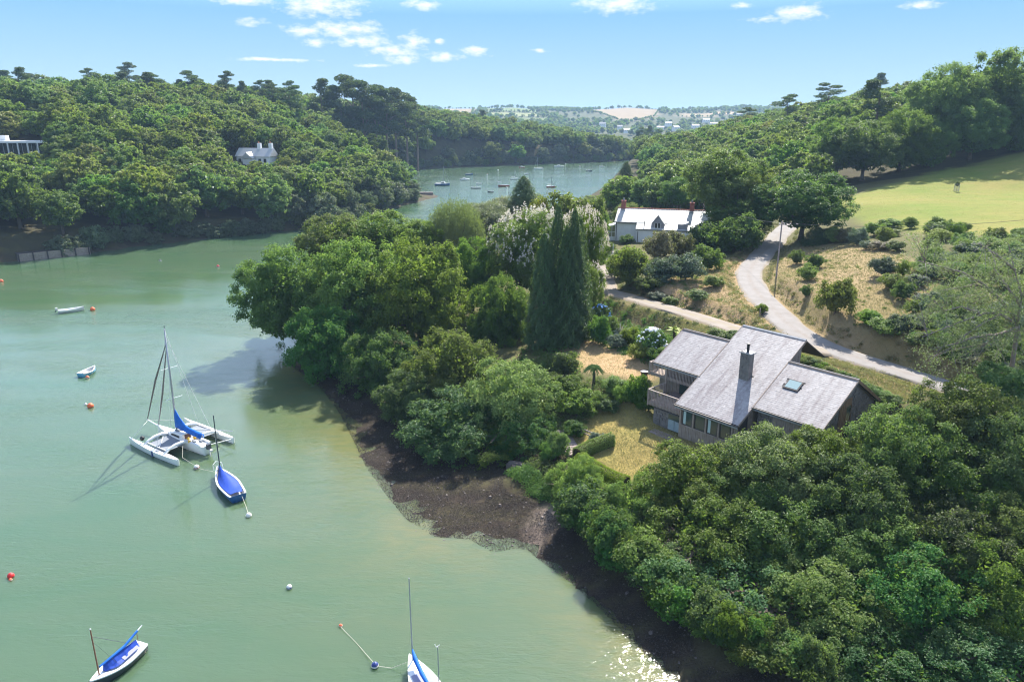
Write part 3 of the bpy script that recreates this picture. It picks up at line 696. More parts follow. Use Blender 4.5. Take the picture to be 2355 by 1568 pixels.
# mid-distance trees of their own kind
MID = [
    ('sycamore_tree', 1850, 470, 138, 108, 78, D_OAK, 'sycamore with a bare trunk standing over the lane'),
    ('chestnut_tree', 1665, 425, 150, 96, 82, F_OAK, 'large yellow green chestnut behind the white cottage'),
    ('chestnut_tree', 1745, 460, 146, 62, 66, L_OAK, 'green tree between the large chestnut and the sycamore'),
    ('holly_tree', 1690, 520, 142, 78, 62, D_OAK, 'dark holly at the right end of the white cottage'),
    ('ash_tree', 1990, 345, 205, 78, 66, D_OAK, 'dark tree at the left end of the row above the field'),
    ('ash_tree', 1930, 340, 215, 70, 70, L_OAK, 'tree left of the dark field row, under the hill wood'),
    ('ash_tree', 2075, 330, 210, 70, 82, L_OAK, 'second tree along the row above the field'),
    ('beech_tree', 2170, 250, 222, 85, 100, L_OAK, 'tall beech in the row above the field, left of the tallest'),
    ('beech_tree', 2290, 235, 226, 100, 118, L_OAK, 'tallest beech above the field at the right edge'),
    ('beech_tree', 2240, 300, 212, 70, 70, D_OAK, 'lower dark beech between the two tall beeches'),
    ('beech_tree', 2345, 290, 215, 60, 80, D_OAK, 'dark beech cut by the right edge above the field'),
    ('beech_tree', 2140, 340, 210, 55, 60, D_OAK, 'low dark beech at the foot of the field row'),
    ('oak_tree', 1434, 445, 230, 44, 40, F_OAK, 'bright green tree by the bay, left behind the cottage'),
    ('oak_tree', 1500, 440, 215, 48, 36, F_OAK, 'light green round tree behind the cottage ridge'),
    ('oak_tree', 1445, 500, 185, 34, 36, P_OAK, 'pale tree left of the cottage chimney'),
    ('oak_tree', 1560, 445, 195, 48, 38, D_OAK, 'dark tree behind the cottage between its chimneys'),
    ('oak_tree', 1360, 475, 215, 30, 26, P_OAK, 'pale shrub like tree at the bay edge right of the bamboo'),
]
for i, (nm, px, py, Y, rx, rz_, lm, lab) in enumerate(MID):
    c, gz = ground_thing(px, py, Y); dep = Y * cos(PITCH) + (CAMH - c[2]) * sin(PITCH)
    place(nm, lab, 'tree', c, gz, rx * dep / FPX / 4.7, rz_ * dep / FPX / 4.3, OAKHI[lm][(i + 1) % 4], OAKTR[i % 3], rz=i * 2.1)

# willow, blossoming chestnut, cypress spires, small conifers
r = np.random.default_rng(5)
def willow(seed, a, c_, n, leaf):
    r = np.random.default_rng(seed); k = 800; d = unit(r, k); d = d[d[:, 2] > -.2]; k = len(d); st = d * np.array([a, a, c_]) * (.7 + .3 * r.random((k, 1))); ci = r.integers(0, k, n); f = r.random(n)
    pos = st[ci] + np.stack([st[ci, 0] * .12 * f, st[ci, 1] * .12 * f, -f * 1.9 * c_ * .55], 1) + r.normal(size=(n, 3)) * .26
    V = leaves(pos, unit(r, n) + st[ci] / a * .6 + np.array([0, 0, .4]), leaf, .4, r, along=np.tile([0, 0, -1.], (n, 1))); return V, np.repeat(np.clip(r.normal(.5, .25, n), 0, 1), 4)
WILL = leafmesh('crown', *willow(8, 4.7, 4.3, 26000, .28), M_will)
for px, py, Y, rx, rz_, lab in ((1045, 520, 132, 66, 66, 'yellow green weeping willow on the point, before the bay'), (1225, 472, 165, 36, 30, 'small golden willow at the foot of the dark round conifer')):
    c, gz = ground_thing(px, py, Y); dep = Y * cos(PITCH) + (CAMH - c[2]) * sin(PITCH); place('willow_tree', lab, 'tree', c, gz, rx * dep / FPX / 4.7, rz_ * dep / FPX / 4.3, WILL, OAKTR[0])
PALE = leafmesh('crown', *crown(91, 4.7, 3.4, 14, .4, 260, .6, 13000, .3, asp=.45), leafmat('grey_willow_leaf', (.20, .21, .13), (.33, .33, .22), .35, vv=.1))
for px, py, Y, rx, rz_, lab in ((1120, 512, 140, 60, 42, 'grey green willow scrub right of the weeping willow'), (1165, 490, 160, 58, 34, 'silvery scrub willow below the moored boats'), (1085, 500, 150, 40, 30, 'silvery scrub willow just behind the weeping willow')):
    c, gz = ground_thing(px, py, Y); dep = Y * cos(PITCH) + (CAMH - c[2]) * sin(PITCH); place('scrub_willow', lab, 'tree', c, gz, rx * dep / FPX / 4.7, rz_ * dep / FPX / 3.4, PALE, OAKTR[1])

bl_mat = leafmat('blossom_petal', (.50, .42, .34), (.82, .76, .66), .35, hv=0, vv=0, trc=(.8, .75, .6))
def candles(seed, a, c_, n):
    """upright cream flower spikes sitting on the outer leaves"""
    r = np.random.default_rng(seed); d = unit(r, n * 3); d = d[d[:, 2] > .0][:n]; n = len(d); p = d * np.array([a, a, c_]) * r.uniform(.90, 1.06, (n, 1)); m_ = 9; hs = r.uniform(.2, .4, n)
    f = np.tile(np.linspace(0, 1, m_), n); pos = np.repeat(p, m_, 0) + np.stack([np.zeros(n * m_), np.zeros(n * m_), f * np.repeat(hs, m_)], 1) + r.normal(size=(n * m_, 3)) * (.10 * (1.1 - f))[:, None]
    V = leaves(pos, unit(r, n * m_) + np.array([0, 0, .6]), .17, .75, r); return leafmesh('blossom', V, np.repeat(r.random(n * m_), 4), bl_mat)
CAND = [candles(k, 4.75, 4.4, 430) for k in (1, 2)]
for k, (px, py, Y, rx, rz_, lab) in enumerate(((1225, 590, 113, 108, 108, 'sweet chestnut covered in white blossom left of the cypress spires'), (1340, 570, 112, 58, 88, 'white blossoming chestnut right of the cypress spires, by the track'), (1345, 660, 103, 44, 60, 'lower green chestnut with sparse blossom right of the cypress spires'))):
    c, gz = ground_thing(px, py, Y); dep = Y * cos(PITCH) + (CAMH - c[2]) * sin(PITCH)
    place('chestnut_tree', lab, 'tree', c, gz, rx * dep / FPX / 4.7, rz_ * dep / FPX / 4.3, OAKHI[F_OAK][k], OAKTR[k % 3], extra=('blossom', CAND[k % 2]) if k < 2 else ('blossom', candles(9, 4.75, 4.4, 130)))

CYP = [leafmesh('crown', *cone_crown(60 + k, 2.4, 17, 15000, .30, .60, .9), M_cyp) for k in range(3)]
CYTR = MB().tube([(0, 0, -.5), (0, 0, 8), (0, 0, 15.5)], [.35, .22, .05], 7).mesh('trunk', bark, True)
for k, (px, ptop, Y, wpx, lab) in enumerate(((1246, 535, 92.5, 42, 'left front cypress spire of the dark clump'), (1276, 470, 96, 39, 'tallest cypress spire at the back of the dark clump'), (1296, 520, 92, 41, 'middle front cypress spire of the dark clump'), (1312, 482, 94, 40, 'right front cypress spire of the dark clump'), (1324, 500, 96.5, 35, 'rightmost cypress spire, half behind its neighbour'))):
    top = atY(px, ptop, Y); gx_ = atY(px + 2, 800, Y)[0]; gz = g1(gx_, Y); h = top[2] - gz; dep = Y * cos(PITCH) + 25 * sin(PITCH)
    t_ = thing('cypress_tree', lab, 'tree', (gx_, Y, gz)); s_ = wpx * dep / FPX / 2.4
    obj('crown', CYP[k % 3], t_, (0, 0, .4), (0, 0, k * 1.9), (s_, s_, (h - .3) / 17)); obj('trunk', CYTR, t_, (0, 0, 0), (0, 0, 0), (1, 1, h / 17))
CON = leafmesh('crown', *cone_crown(71, 3.0, 8, 9000, .3, .55, .7, .25), M_pine)
for px, pt, pb, Y, wpx, lab in ((1204, 405, 480, 158, 35, 'dark round topped conifer before the moored boats'), (1440, 372, 430, 250, 22, 'small pointed dark fir right of the bay'), (1527, 405, 432, 230, 22, 'dark rounded yew in the trees behind the cottage'), (1878, 520, 590, 132, 30, 'dark evergreen under the sycamore beside the lane')):
    top = atY(px, pt, Y); gz = g1(top[0], Y); bz = atY(px, pb, Y)[2]; bz = max(bz, gz); dep = Y * cos(PITCH) + (CAMH - bz) * sin(PITCH); s_ = wpx * dep / FPX / 3
    t_ = thing('conifer_tree', lab, 'tree', (top[0], Y, gz)); obj('crown', CON, t_, (0, 0, bz - gz), (0, 0, px), (s_, s_, (top[2] - bz) / 8)); obj('trunk', CYTR, t_, (0, 0, 0), (0, 0, 0), (.6, .6, (top[2] - gz) / 17))

# ------------------------------------------------------------------ woods on the banks
FOAK = [far_tree_mesh('oak_tree', *FARV[i], M_wood, 4.7, simple_trunk(5, .35, i), bark) for i in range(5)]
FGOLD = [far_tree_mesh('beech_tree', *FARV[i + 1], M_gold, 4.7, simple_trunk(5, .35, i), bark) for i in range(2)]
M_fresh_far = leafmat('ash_leaf', (.09, .16, .020), (.20, .25, .045), .45, vv=.3)
M_grey_far = leafmat('willow_bank_leaf', (.085, .115, .06), (.18, .205, .115), .3, vv=.25)
FASH = [far_tree_mesh('ash_tree', *FARV[i], M_fresh_far, 4.7, simple_trunk(5, .3, i), bark) for i in range(3)]
FGREY = [far_tree_mesh('sallow_tree', *FARV[4 - i], M_grey_far, 3.2, simple_trunk(4, .25, i), bark) for i in range(2)]
PINV = [pine_crown(80 + i, 4.2 + .6 * i, 7.0, 3600, .55, 10) for i in range(3)]
FPINE = [far_tree_mesh('pine_tree', *PINV[i], M_pine, 11.0, simple_trunk(12, .3, i), pinebark) for i in range(3)]
FIRV = cone_crown(85, 2.6, 13, 3000, .5, .8, .6); FFIR = [far_tree_mesh('fir_tree', *FIRV, M_pine, 2.0, simple_trunk(12, .25), bark)]
KINDS = {'oak_tree': (FOAK, 'oak'), 'ash_tree': (FASH, 'ash'), 'beech_tree': (FGOLD, 'beech'), 'sallow_tree': (FGREY, 'sallow'), 'pine_tree': (FPINE, 'pine')}


def poisson(x0, x1, y0, y1, sp, ok, seed):
    r = np.random.default_rng(seed); out = []
    for j, y in enumerate(np.arange(y0, y1, sp * .87)):
        xs = np.arange(x0, x1, sp) + (sp / 2 if j % 2 else 0); xs = xs + r.uniform(-.33, .33, len(xs)) * sp; ys = y + r.uniform(-.33, .33, len(xs)) * sp
        out.append(np.stack([xs, ys], 1))
    out = np.concatenate(out); return out[ok(out[:, 0], out[:, 1])]


inview = lambda X, Y, mg=14: (np.abs(X) < .735 * Y + mg) & (Y > 30)
WHITEH = atY(592, 372, 291); MODH = atY(30, 345, 255)
def left_ok(X, Y):
    k = inview(X, Y) & (sdist(X, Y, LEFT) > 1.2) & (Y < 800) & ~((X > -.127 * Y - 5) & (Y > 285) & (Y < 420)) & (np.hypot(X + 118, Y - 180) > 6.5)
    for c, rad, front in ((WHITEH, 9, 12), (MODH, 12, 14)):
        k &= np.hypot(X - c[0], Y - c[1]) > rad
        dn = c[:2] / np.linalg.norm(c[:2]); rel = (X - c[0]) * dn[0] + (Y - c[1]) * dn[1]; lat = np.abs((X - c[0]) * dn[1] - (Y - c[1]) * dn[0])
        k &= ~((rel < 0) & (rel > -front) & (lat < rad * .62))
    return k
LP = poisson(-420, 120, 160, 800, 9.8, left_ok, 11)
def right_ok(X, Y):
    k = inview(X, Y) & (sdist(X, Y, NEAR) > 2.5) & (Y > 168) & (Y < 760) & (X > 24)
    k &= ~((Y > 235) & (X < .138 * Y + 14)); k &= ~(sdist(X, Y, FIELD) > -4) & ~((X < 62) & (Y < 205) & (X > 20)) & ~((X > 60) & (Y < 196)) & ~((X < 40) & (Y < 215))
    k &= ~((X > 85) & (Y < 235) & (X < 190)); return k
RP = poisson(20, 520, 165, 760, 9.6, right_ok, 12)
fr = []
for i in range(len(LEFT) - 1):
    a, b_ = LEFT[i], LEFT[i + 1]; L = np.linalg.norm(b_ - a)
    if L > 300: continue
    for k in range(int(L / 3.8)):
        q = a + (b_ - a) * (k + rnd.uniform(.2, .8)) * 3.8 / L; nn = np.array([-(b_ - a)[1], (b_ - a)[0]]) / L
        q = q + nn * rnd.uniform(.2, 2.4); q = q if sdist(q[:1], q[1:], LEFT)[0] > 0 else q - nn * 3
        if abs(q[0]) < .735 * q[1] + 14 and q[1] < 720 and not (q[0] > -.127 * q[1] - 1.5 and 285 < q[1] < 420) and hypot(q[0] + 118, q[1] - 180) > 6: fr.append((q[0], q[1], 2))
cnt = {}; far_pts = []
LAB = {
    ('oak_tree', 0): 'round dull green oak in the dense wood on the far left bank', ('ash_tree', 0): 'fresh green ash in the dense wood on the far left bank',
    ('beech_tree', 0): 'golden green beech in the wood on the far left bank', ('sallow_tree', 0): 'grey green sallow low at the waterline of the far left bank', ('pine_tree', 0): 'dark pine standing above the wood on the far left bank',
    ('oak_tree', 1): 'dull green oak in the hillside wood beyond the white cottage', ('ash_tree', 1): 'fresh green ash in the hillside wood beyond the white cottage',
    ('beech_tree', 1): 'golden green beech in the hillside wood beyond the cottage', ('sallow_tree', 1): 'grey green sallow near the bay beyond the white cottage', ('pine_tree', 1): 'dark pine in the hillside wood beyond the white cottage'}
allp = [(x, y, 0) for x, y in LP] + [(x, y, 1) for x, y in RP] + fr; allp.sort(key=lambda q: hypot(q[0], q[1]))
gz_ = G(np.array([q[0] for q in allp]), np.array([q[1] for q in allp])); dl = np.maximum(sdist(np.array([q[0] for q in allp]), np.array([q[1] for q in allp]), LEFT), sdist(np.array([q[0] for q in allp]), np.array([q[1] for q in allp]), NEAR))
pn = vnoise(np.array([q[0] for q in allp]), np.array([q[1] for q in allp]), .022, 9)
for (x, y, side), gz, d_, pv in zip(allp, gz_, dl, pn):
    u = rnd.random(); fringe = side == 2; side = 0 if fringe else side
    if fringe: kd = 'sallow_tree' if u < .6 else 'oak_tree'
    elif d_ < 6 and u < .62: kd = 'sallow_tree'
    elif u < .02 and gz > 18: kd = 'pine_tree'
    elif pv < .36 and u < .55: kd = 'ash_tree'
    elif u > .955: kd = 'beech_tree'
    elif u > .80: kd = 'ash_tree'
    else: kd = 'oak_tree'
    cnt[kd] = cnt.get(kd, 0) + 1
    s_ = rnd.uniform(1.0, 1.62) * (.82 if kd == 'sallow_tree' else 1); 
    if side == 1: s_ *= .95
    if fringe: s_ = rnd.uniform(.55, .85); gz = max(gz - 1.6 * s_, -1.2)
    D_ = hypot(x, y); fw_ = y * cos(PITCH) + (CAMH - gz - 6) * sin(PITCH); px_ = CX + FPX * x / fw_; skip = False
    for hp, yb, xa, xb in ((WHITEH, 358, 520, 640), (MODH, 340, -60, 118)):
        if y < hp[1] + 6 and xa - 22 < px_ < xb + 22:
            lim = (atY(px_, yb, y)[2] - gz) / (10.5 if kd != 'pine_tree' else 15)
            if lim < .2: skip = True
            s_ = min(s_, max(lim, .2))
    if skip: continue
    if cnt[kd] <= 300:
        o = obj(kd, rnd.choice(KINDS[kd][0]), None, (x, y, gz), (0, 0, rnd.uniform(0, 6.28)), (s_, s_, s_ * rnd.uniform(.78, 1.12)))
        fw = y * cos(PITCH) + (CAMH - gz - 6) * sin(PITCH); px = CX + FPX * x / fw
        size = 'broad' if s_ > 1.35 else 'small' if s_ < 1.12 else 'middling'
        lvl = 'at the waterline' if d_ < 9 else 'high on the slope' if gz > 25 else 'on the lower slope' if gz < 13 else 'halfway up the slope'
        if side == 0: zone = 'of the far shore behind the moored boats' if y > 470 and px > 900 else 'left of the wooden landing' if px < 200 else 'below the pale house' if px < 620 and y < 318 else 'behind the pale house' if px < 620 else 'of the jetty headland' if y < 380 else 'of the ridge behind the jetty headland'
        else: zone = 'between bay and cottage' if px < 1560 else 'right of the cottage, under the skyline' if px < 1900 else 'behind the field tree row'
        tone = {'oak_tree': 'dull green oak', 'ash_tree': 'fresh green ash', 'beech_tree': 'golden beech', 'sallow_tree': 'grey green sallow', 'pine_tree': 'dark pine'}[kd]
        lab = '%s %s %s %s' % (size, tone, lvl, zone)
        tag(o, lab, 'tree', '%s trees %s' % (kd[:-5], zone + ', ' + lvl + ', ' + size))
    else: far_pts.append((x, y, gz, s_))

# the wood beyond those: one mass, a point cloud that carries the tree meshes
def mass(name, pts, label, src, seed):
    r = random.Random(seed); me = bpy.data.meshes.new(name); n = len(pts); me.vertices.add(n); me.vertices.foreach_set('co', np.array([p[:3] for p in pts], np.float32).ravel())
    for nm, ty, vals in (('kindno', 'INT', [r.randrange(len(src)) for _ in pts]), ('size', 'FLOAT', [p[3] for p in pts]), ('turn', 'FLOAT', [r.uniform(0, 6.28) for _ in pts])):
        a = me.attributes.new(nm, ty, 'POINT'); a.data.foreach_set('value', np.array(vals, np.int32 if ty == 'INT' else np.float32))
    me.update(); o = obj(name, me); ng = bpy.data.node_groups.new(name, 'GeometryNodeTree'); ng.interface.new_socket('Geometry', in_out='INPUT', socket_type='NodeSocketGeometry'); ng.interface.new_socket('Geometry', in_out='OUTPUT', socket_type='NodeSocketGeometry')
    gi = ng.nodes.new('NodeGroupInput'); go = ng.nodes.new('NodeGroupOutput'); jn = ng.nodes.new('GeometryNodeJoinGeometry'); L = ng.links.new
    def attr(nm, ty):
        q = ng.nodes.new('GeometryNodeInputNamedAttribute'); q.data_type = ty; q.inputs[0].default_value = nm; return q.outputs[0]
    kn, sz, tu = attr('kindno', 'INT'), attr('size', 'FLOAT'), attr('turn', 'FLOAT'); cx = ng.nodes.new('ShaderNodeCombineXYZ'); L(tu, cx.inputs[2])
    for k, sm in enumerate(src):
        so_ = bpy.data.objects.new('tree_source', sm); oi = ng.nodes.new('GeometryNodeObjectInfo'); oi.inputs[0].default_value = so_; oi.inputs[1].default_value = True
        cp = ng.nodes.new('FunctionNodeCompare'); cp.data_type = 'INT'; cp.operation = 'EQUAL'; ins = [x for x in cp.inputs if x.type == 'INT']; L(kn, ins[0]); ins[1].default_value = k
        ip = ng.nodes.new('GeometryNodeInstanceOnPoints'); L(gi.outputs[0], ip.inputs['Points']); L(cp.outputs[0], ip.inputs['Selection']); L(oi.outputs['Geometry'], ip.inputs['Instance']); L(cx.outputs[0], ip.inputs['Rotation']); L(sz, ip.inputs['Scale']); L(ip.outputs[0], jn.inputs[0])
    L(jn.outputs[0], go.inputs[0]); md = o.modifiers.new('trees', 'NODES'); md.node_group = ng
    return tag(o, label, None, kind='stuff')


if far_pts: mass('far_woodland', far_pts, 'distant part of the creekside woods seen as one mass', FOAK, 300)

# pines and firs along the skyline of the left bank, one by one: photo x, y of the top, distance, scale, kind
SKY = [('fir_tree', 30, 182, 395, 1.2), ('fir_tree', 62, 183, 400, .95), ('fir_tree', 80, 186, 400, .9), ('fir_tree', 105, 184, 405, 1.0), ('fir_tree', 130, 186, 405, .9), ('fir_tree', 168, 188, 410, 1.0), ('fir_tree', 8, 190, 380, .8),
       ('pine_tree', 280, 171, 372, 1.25), ('pine_tree', 328, 170, 385, 1.35), ('pine_tree', 350, 172, 388, 1.45), ('pine_tree', 245, 205, 375, .9), ('pine_tree', 405, 186, 395, 1.1), ('pine_tree', 440, 188, 400, 1.25), ('pine_tree', 465, 197, 400, .9),
       ('pine_tree', 515, 168, 410, 1.35), ('pine_tree', 560, 190, 415, 1.1), ('pine_tree', 595, 188, 420, 1.2), ('pine_tree', 628, 196, 420, 1.0), ('pine_tree', 670, 190, 430, 1.3), ('pine_tree', 735, 188, 435, 1.4), 
       ('pine_tree', 810, 184, 445, 1.3), ('pine_tree', 830, 196, 445, 1.1), ('pine_tree', 858, 204, 455, 1.1), ('pine_tree', 885, 212, 460, 1.1), ('pine_tree', 905, 212, 470, 1.2), ('pine_tree', 930, 222, 480, 1.0), ('pine_tree', 645, 205, 425, 1.1), ('pine_tree', 780, 205, 440, 1.2), ('pine_tree', 955, 230, 495, 1.0), 
       ('pine_tree', 860, 312, 352, 1.1), ('pine_tree', 830, 305, 352, 1.2), ('pine_tree', 800, 300, 350, 1.2), ('pine_tree', 890, 325, 352, 1.0), ('pine_tree', 245, 300, 255, 1.3), ('pine_tree', 210, 310, 250, 1.3), ('pine_tree', 300, 320, 250, 1.25), ('pine_tree', 420, 390, 235, .95), ('pine_tree', 545, 405, 240, 1.0), ('pine_tree', 500, 410, 236, .9), ('pine_tree', 590, 400, 250, 1.0),
       ('pine_tree', 1480, 296, 640, 1.2), ('pine_tree', 1498, 292, 645, 1.3), ('pine_tree', 1515, 300, 640, 1.1), ('pine_tree', 1465, 305, 640, 1.0), ('pine_tree', 1535, 305, 645, 1.0)]
skz = lambda px: 'above the modern house' if px < 200 else 'in the left hand gap row' if px < 380 else 'left of the tall lone pine' if px < 505 else 'beside the tall lone pine' if px < 640 else 'in the dense dark row' if px < 800 else 'where the ridge drops to the bay' if px < 1000 else 'before the far village'
for kd, px, py, Y, s_ in SKY:
    p = atY(px, py, Y); gz = max(g1(p[0], p[1]), .2); tot = 14.4 if kd == 'pine_tree' else 15.2
    h = max(p[2] - gz, 6.); sz = h / tot; sx = max(s_ * .85, sz * .8) if kd == 'pine_tree' else s_
    o = obj(kd, rnd.choice(FPINE) if kd == 'pine_tree' else FFIR[0], None, (p[0], p[1], gz), (0, 0, rnd.uniform(0, 6.28)), (sx, sx, sz))
    where = 'on the left bank skyline' if Y > 360 and Y < 600 else ('on the left bank slope' if Y < 360 else 'at the mouth of the bay')
    tag(o, 'dark %s %s, %s' % ('layered pine' if kd == 'pine_tree' else 'pointed fir', where, skz(px)), 'tree', '%ss %s, %s' % (kd[:-5], where, skz(px)))

# hills beyond: hedgerow trees and copses
fp = []
r = random.Random(21)
fieldpoly = [p for p, c in FIELDS]
cand = [(r.uniform(-700, 1500), r.uniform(1180, 2350)) for _ in range(5200)]
cx_ = np.array([c[0] for c in cand]); cy_ = np.array([c[1] for c in cand]); okm = (np.abs(cx_) < .74 * cy_ + 20) & (sdist(cx_, cy_, FAR) > 8)
for p in fieldpoly: okm &= sdist(cx_, cy_, p) < -6
cn = vnoise(cx_, cy_, .006, 31); okm &= (cn + np.array([r.random() for _ in cand]) * .55 > np.where(cy_ > 1750, .74, .42))
cz_ = G(cx_, cy_)
fp = [(cx_[i], cy_[i], cz_[i], r.uniform(.75, 1.25)) for i in np.where(okm)[0]]
for poly in fieldpoly:                                               # hedges round the fields
    for i in range(len(poly)):
        a, b = poly[i], poly[(i + 1) % len(poly)]; L = np.linalg.norm(b - a)
        for k in range(int(L / 10)):
            q = a + (b - a) * (k + r.random()) * 10 / L; fp.append((q[0], q[1], g1(*q), r.uniform(.3, .62)))
for k in range(150): 
    q = hit(r.uniform(1235, 1325), 250.5); fp.append((q[0] + r.uniform(-40, 40), 2180 + r.uniform(0, 60), g1(q[0], 2200), r.uniform(.9, 1.3)))
for k in range(240):                                                  # skyline trees
    x = r.uniform(-500, 1100); y = 2290 + r.uniform(-20, 30)
    if vnoise(np.array([x]), np.array([y]), .012, 4)[0] > .38: fp.append((x, y, g1(x, y), r.uniform(.5, 1.15)))
LOWT = []
for k in range(3):
    V, tn = crown(340 + k, 4.7, 3.9, 9, .42, 46, .9, 170, 2.5, inner=.25, low=-.4); LOWT.append(leafmesh('far_tree', V + np.array([0, 0, 4.6]), tn, M_wood))
mass('far_hill_trees', fp, 'hedgerow trees and copses on the far farmed hill', LOWT, 340)

# far village houses
wall_w = principled('white_render', (.84, .83, .82), .8, .2, noise=.2, col2=(.76, .75, .74), nscale=1.2)
slate_far = principled('grey_slate', (.33, .32, .34), .5, .4, noise=.3, col2=(.22, .21, .23), nscale=1.5)
darkglass = principled('window_glass', (.03, .038, .045), .08, .6)
def village_house(p, w_, d_, h_, rz, lab):
    t_ = thing('village_house', lab, 'house', p, rz, 'small white houses in the far village')
    MB().box(-w_ / 2, w_ / 2, -d_ / 2, d_ / 2, -1.5, h_).build('wall', wall_w, t_)
    e = .3; MB().add([(-w_ / 2 - e, -d_ / 2 - e, h_), (w_ / 2 + e, -d_ / 2 - e, h_), (w_ / 2 + e, d_ / 2 + e, h_), (-w_ / 2 - e, d_ / 2 + e, h_), (-w_ / 2 - e, 0, h_ + d_ * .36), (w_ / 2 + e, 0, h_ + d_ * .36)], [(0, 1, 5, 4), (3, 4, 5, 2), (0, 4, 3), (1, 2, 5), (0, 3, 2, 1)]).build('roof', slate_far, t_)
    for k in range(3): MB().box(-w_ * .36 + k * w_ * .3, -w_ * .36 + k * w_ * .3 + 1.1, -d_ / 2 - .04, -d_ / 2 + .02, h_ * .5, h_ * .5 + 1.3).build('window', darkglass, t_)
for k, (px, py, Y) in enumerate(((1425, 297, 1420), (1518, 299, 1400), (1553, 300, 1390), (1623, 281, 1560), (1536, 290, 1480), (1440, 309, 1330), (1598, 296, 1450), (1640, 290, 1500), (1700, 268, 1850), (1385, 292, 1470))):
    p = atY(px, py, Y); village_house((p[0], p[1], max(p[2], g1(p[0], p[1]) + 3)), rnd.uniform(9, 15), 7, rnd.uniform(4, 6), rnd.uniform(-.5, .5), 'small white house with a grey roof in the village across the far creek')

# ------------------------------------------------------------------ the slate roofed house
HB = 3.6                                                               # ground level at its front wall
house = thing('slate_house', 'large timber and stone house with a broad grey slate roof and two balconies', 'house', (16.02, 66.67, HB), R(-49.5))
ZR = lambda b: 7.2 + .5543 * b - HB                                    # top of the front roof slope over local depth b
slate = bpy.data.materials.new('lichen_slate'); slate.use_nodes = True; t = NT(slate.node_tree); b = t.n['Principled BSDF']
oc = t.node('ShaderNodeTexCoord').outputs['Object']; ti = t.node('ShaderNodeAttribute', attribute_name='tint').outputs['Fac']
st = t.noise(t.mapping(oc, (1.0, .13, .13)), 1.6, 5, .65); sp_ = t.noise(oc, 3.0, 5, .7); gr = t.noise(oc, 22, 3, .7)
c = t.mix(ti, (.245, .22, .222), (.385, .35, .347)); c = t.mix(t.rng(st, .46, .66, 0, .85), c, (.17, .135, .142)); c = t.mix(t.rng(sp_, .55, .72, 0, .55), c, (.50, .475, .475)); c = t.mix(t.rng(gr, .58, .75, 0, .5), c, (.54, .52, .51))
t.l.new(c, b.inputs['Base Color']); b.inputs['Roughness'].default_value = .6; b.inputs['Specular IOR Level'].default_value = .5
bn = t.node('ShaderNodeBump', i_Strength=.12, i_Distance=.01, i_Height=gr); t.l.new(bn.outputs[0], b.inputs['Normal'])
timber = principled('weathered_timber', (.40, .32, .27), .8, .2, noise=.25, col2=(.25, .195, .165), nscale=2.2)
timber_lt = principled('pale_rail_timber', (.46, .38, .34), .75, .25, noise=.2, col2=(.22, .17, .155), nscale=3)  # paler timber tone for rails, sills, posts and stakes
cedar = principled('brown_cedar', (.30, .19, .115), .75, .2, noise=.25, col2=(.18, .11, .07), nscale=2)
darkwood = principled('dark_fascia', (.075, .06, .058), .6, .3, noise=.2, nscale=2)
metal_gr = principled('grey_gutter', (.42, .42, .45), .45, .5, noise=.2, col2=(.32, .31, .34), nscale=1)
lead = principled('lead_cap', (.33, .34, .37), .5, .4, noise=.2, nscale=2)
glass = principled('dim_window_glass', (.045, .075, .07), .06, .7)
stone = principled('rubble_stone', (.27, .235, .215), .85, .2, noise=.3, col2=(.13, .115, .115), nscale=1.7, bump=.4)
paving = principled('terrace_paving', (.36, .29, .27), .85, .2, noise=.25, col2=(.24, .19, .18), nscale=1.2)
paleblue = principled('faded_blue_door', (.36, .42, .44), .6, .3, noise=.2, col2=(.27, .33, .36), nscale=1.5)
curtain = principled('curtain', (.50, .62, .62), .8, .1)
SL = [(-5.85, .0, 3.75, 8.5), (0., 7.0, 0., 10.8), (7.0, 13.75, 2.3, 7.9)]


def insl(a, b_): return any(x0 - .01 <= a <= x1 + .01 and y0 - .01 <= b_ <= y1 + .01 for x0, x1, y0, y1 in SL)


roof = MB()
th = .16
for x0, x1, y0, y1 in SL:
    roof.add([(x0, y0, ZR(y0) - .03), (x1, y0, ZR(y0) - .03), (x1, y1, ZR(y1) - .03), (x0, y1, ZR(y1) - .03), (x0, y0, ZR(y0) - th), (x1, y0, ZR(y0) - th), (x1, y1, ZR(y1) - th), (x0, y1, ZR(y1) - th)],
             [(0, 1, 2, 3), (7, 6, 5, 4), (0, 4, 5, 1), (1, 5, 6, 2), (2, 6, 7, 3), (3, 7, 4, 0)])
    y2 = y1 + (5.2 if x0 > 6 else 4.4); z2 = ZR(y1) - .60 * (y2 - y1)                     # back slope
    roof.add([(x0, y1 + .002, ZR(y1) - .02), (x1, y1 + .002, ZR(y1) - .02), (x1, y2, z2), (x0, y2, z2), (x0, y1 + .002, ZR(y1) - th), (x1, y1 + .002, ZR(y1) - th), (x1, y2, z2 - .14), (x0, y2, z2 - .14)],
             [(0, 1, 2, 3), (7, 6, 5, 4), (1, 5, 6, 2), (2, 6, 7, 3), (3, 7, 4, 0)])
roofo = roof.build('roof', darkwood, house)
rr = np.random.default_rng(3); V = []; TT = []
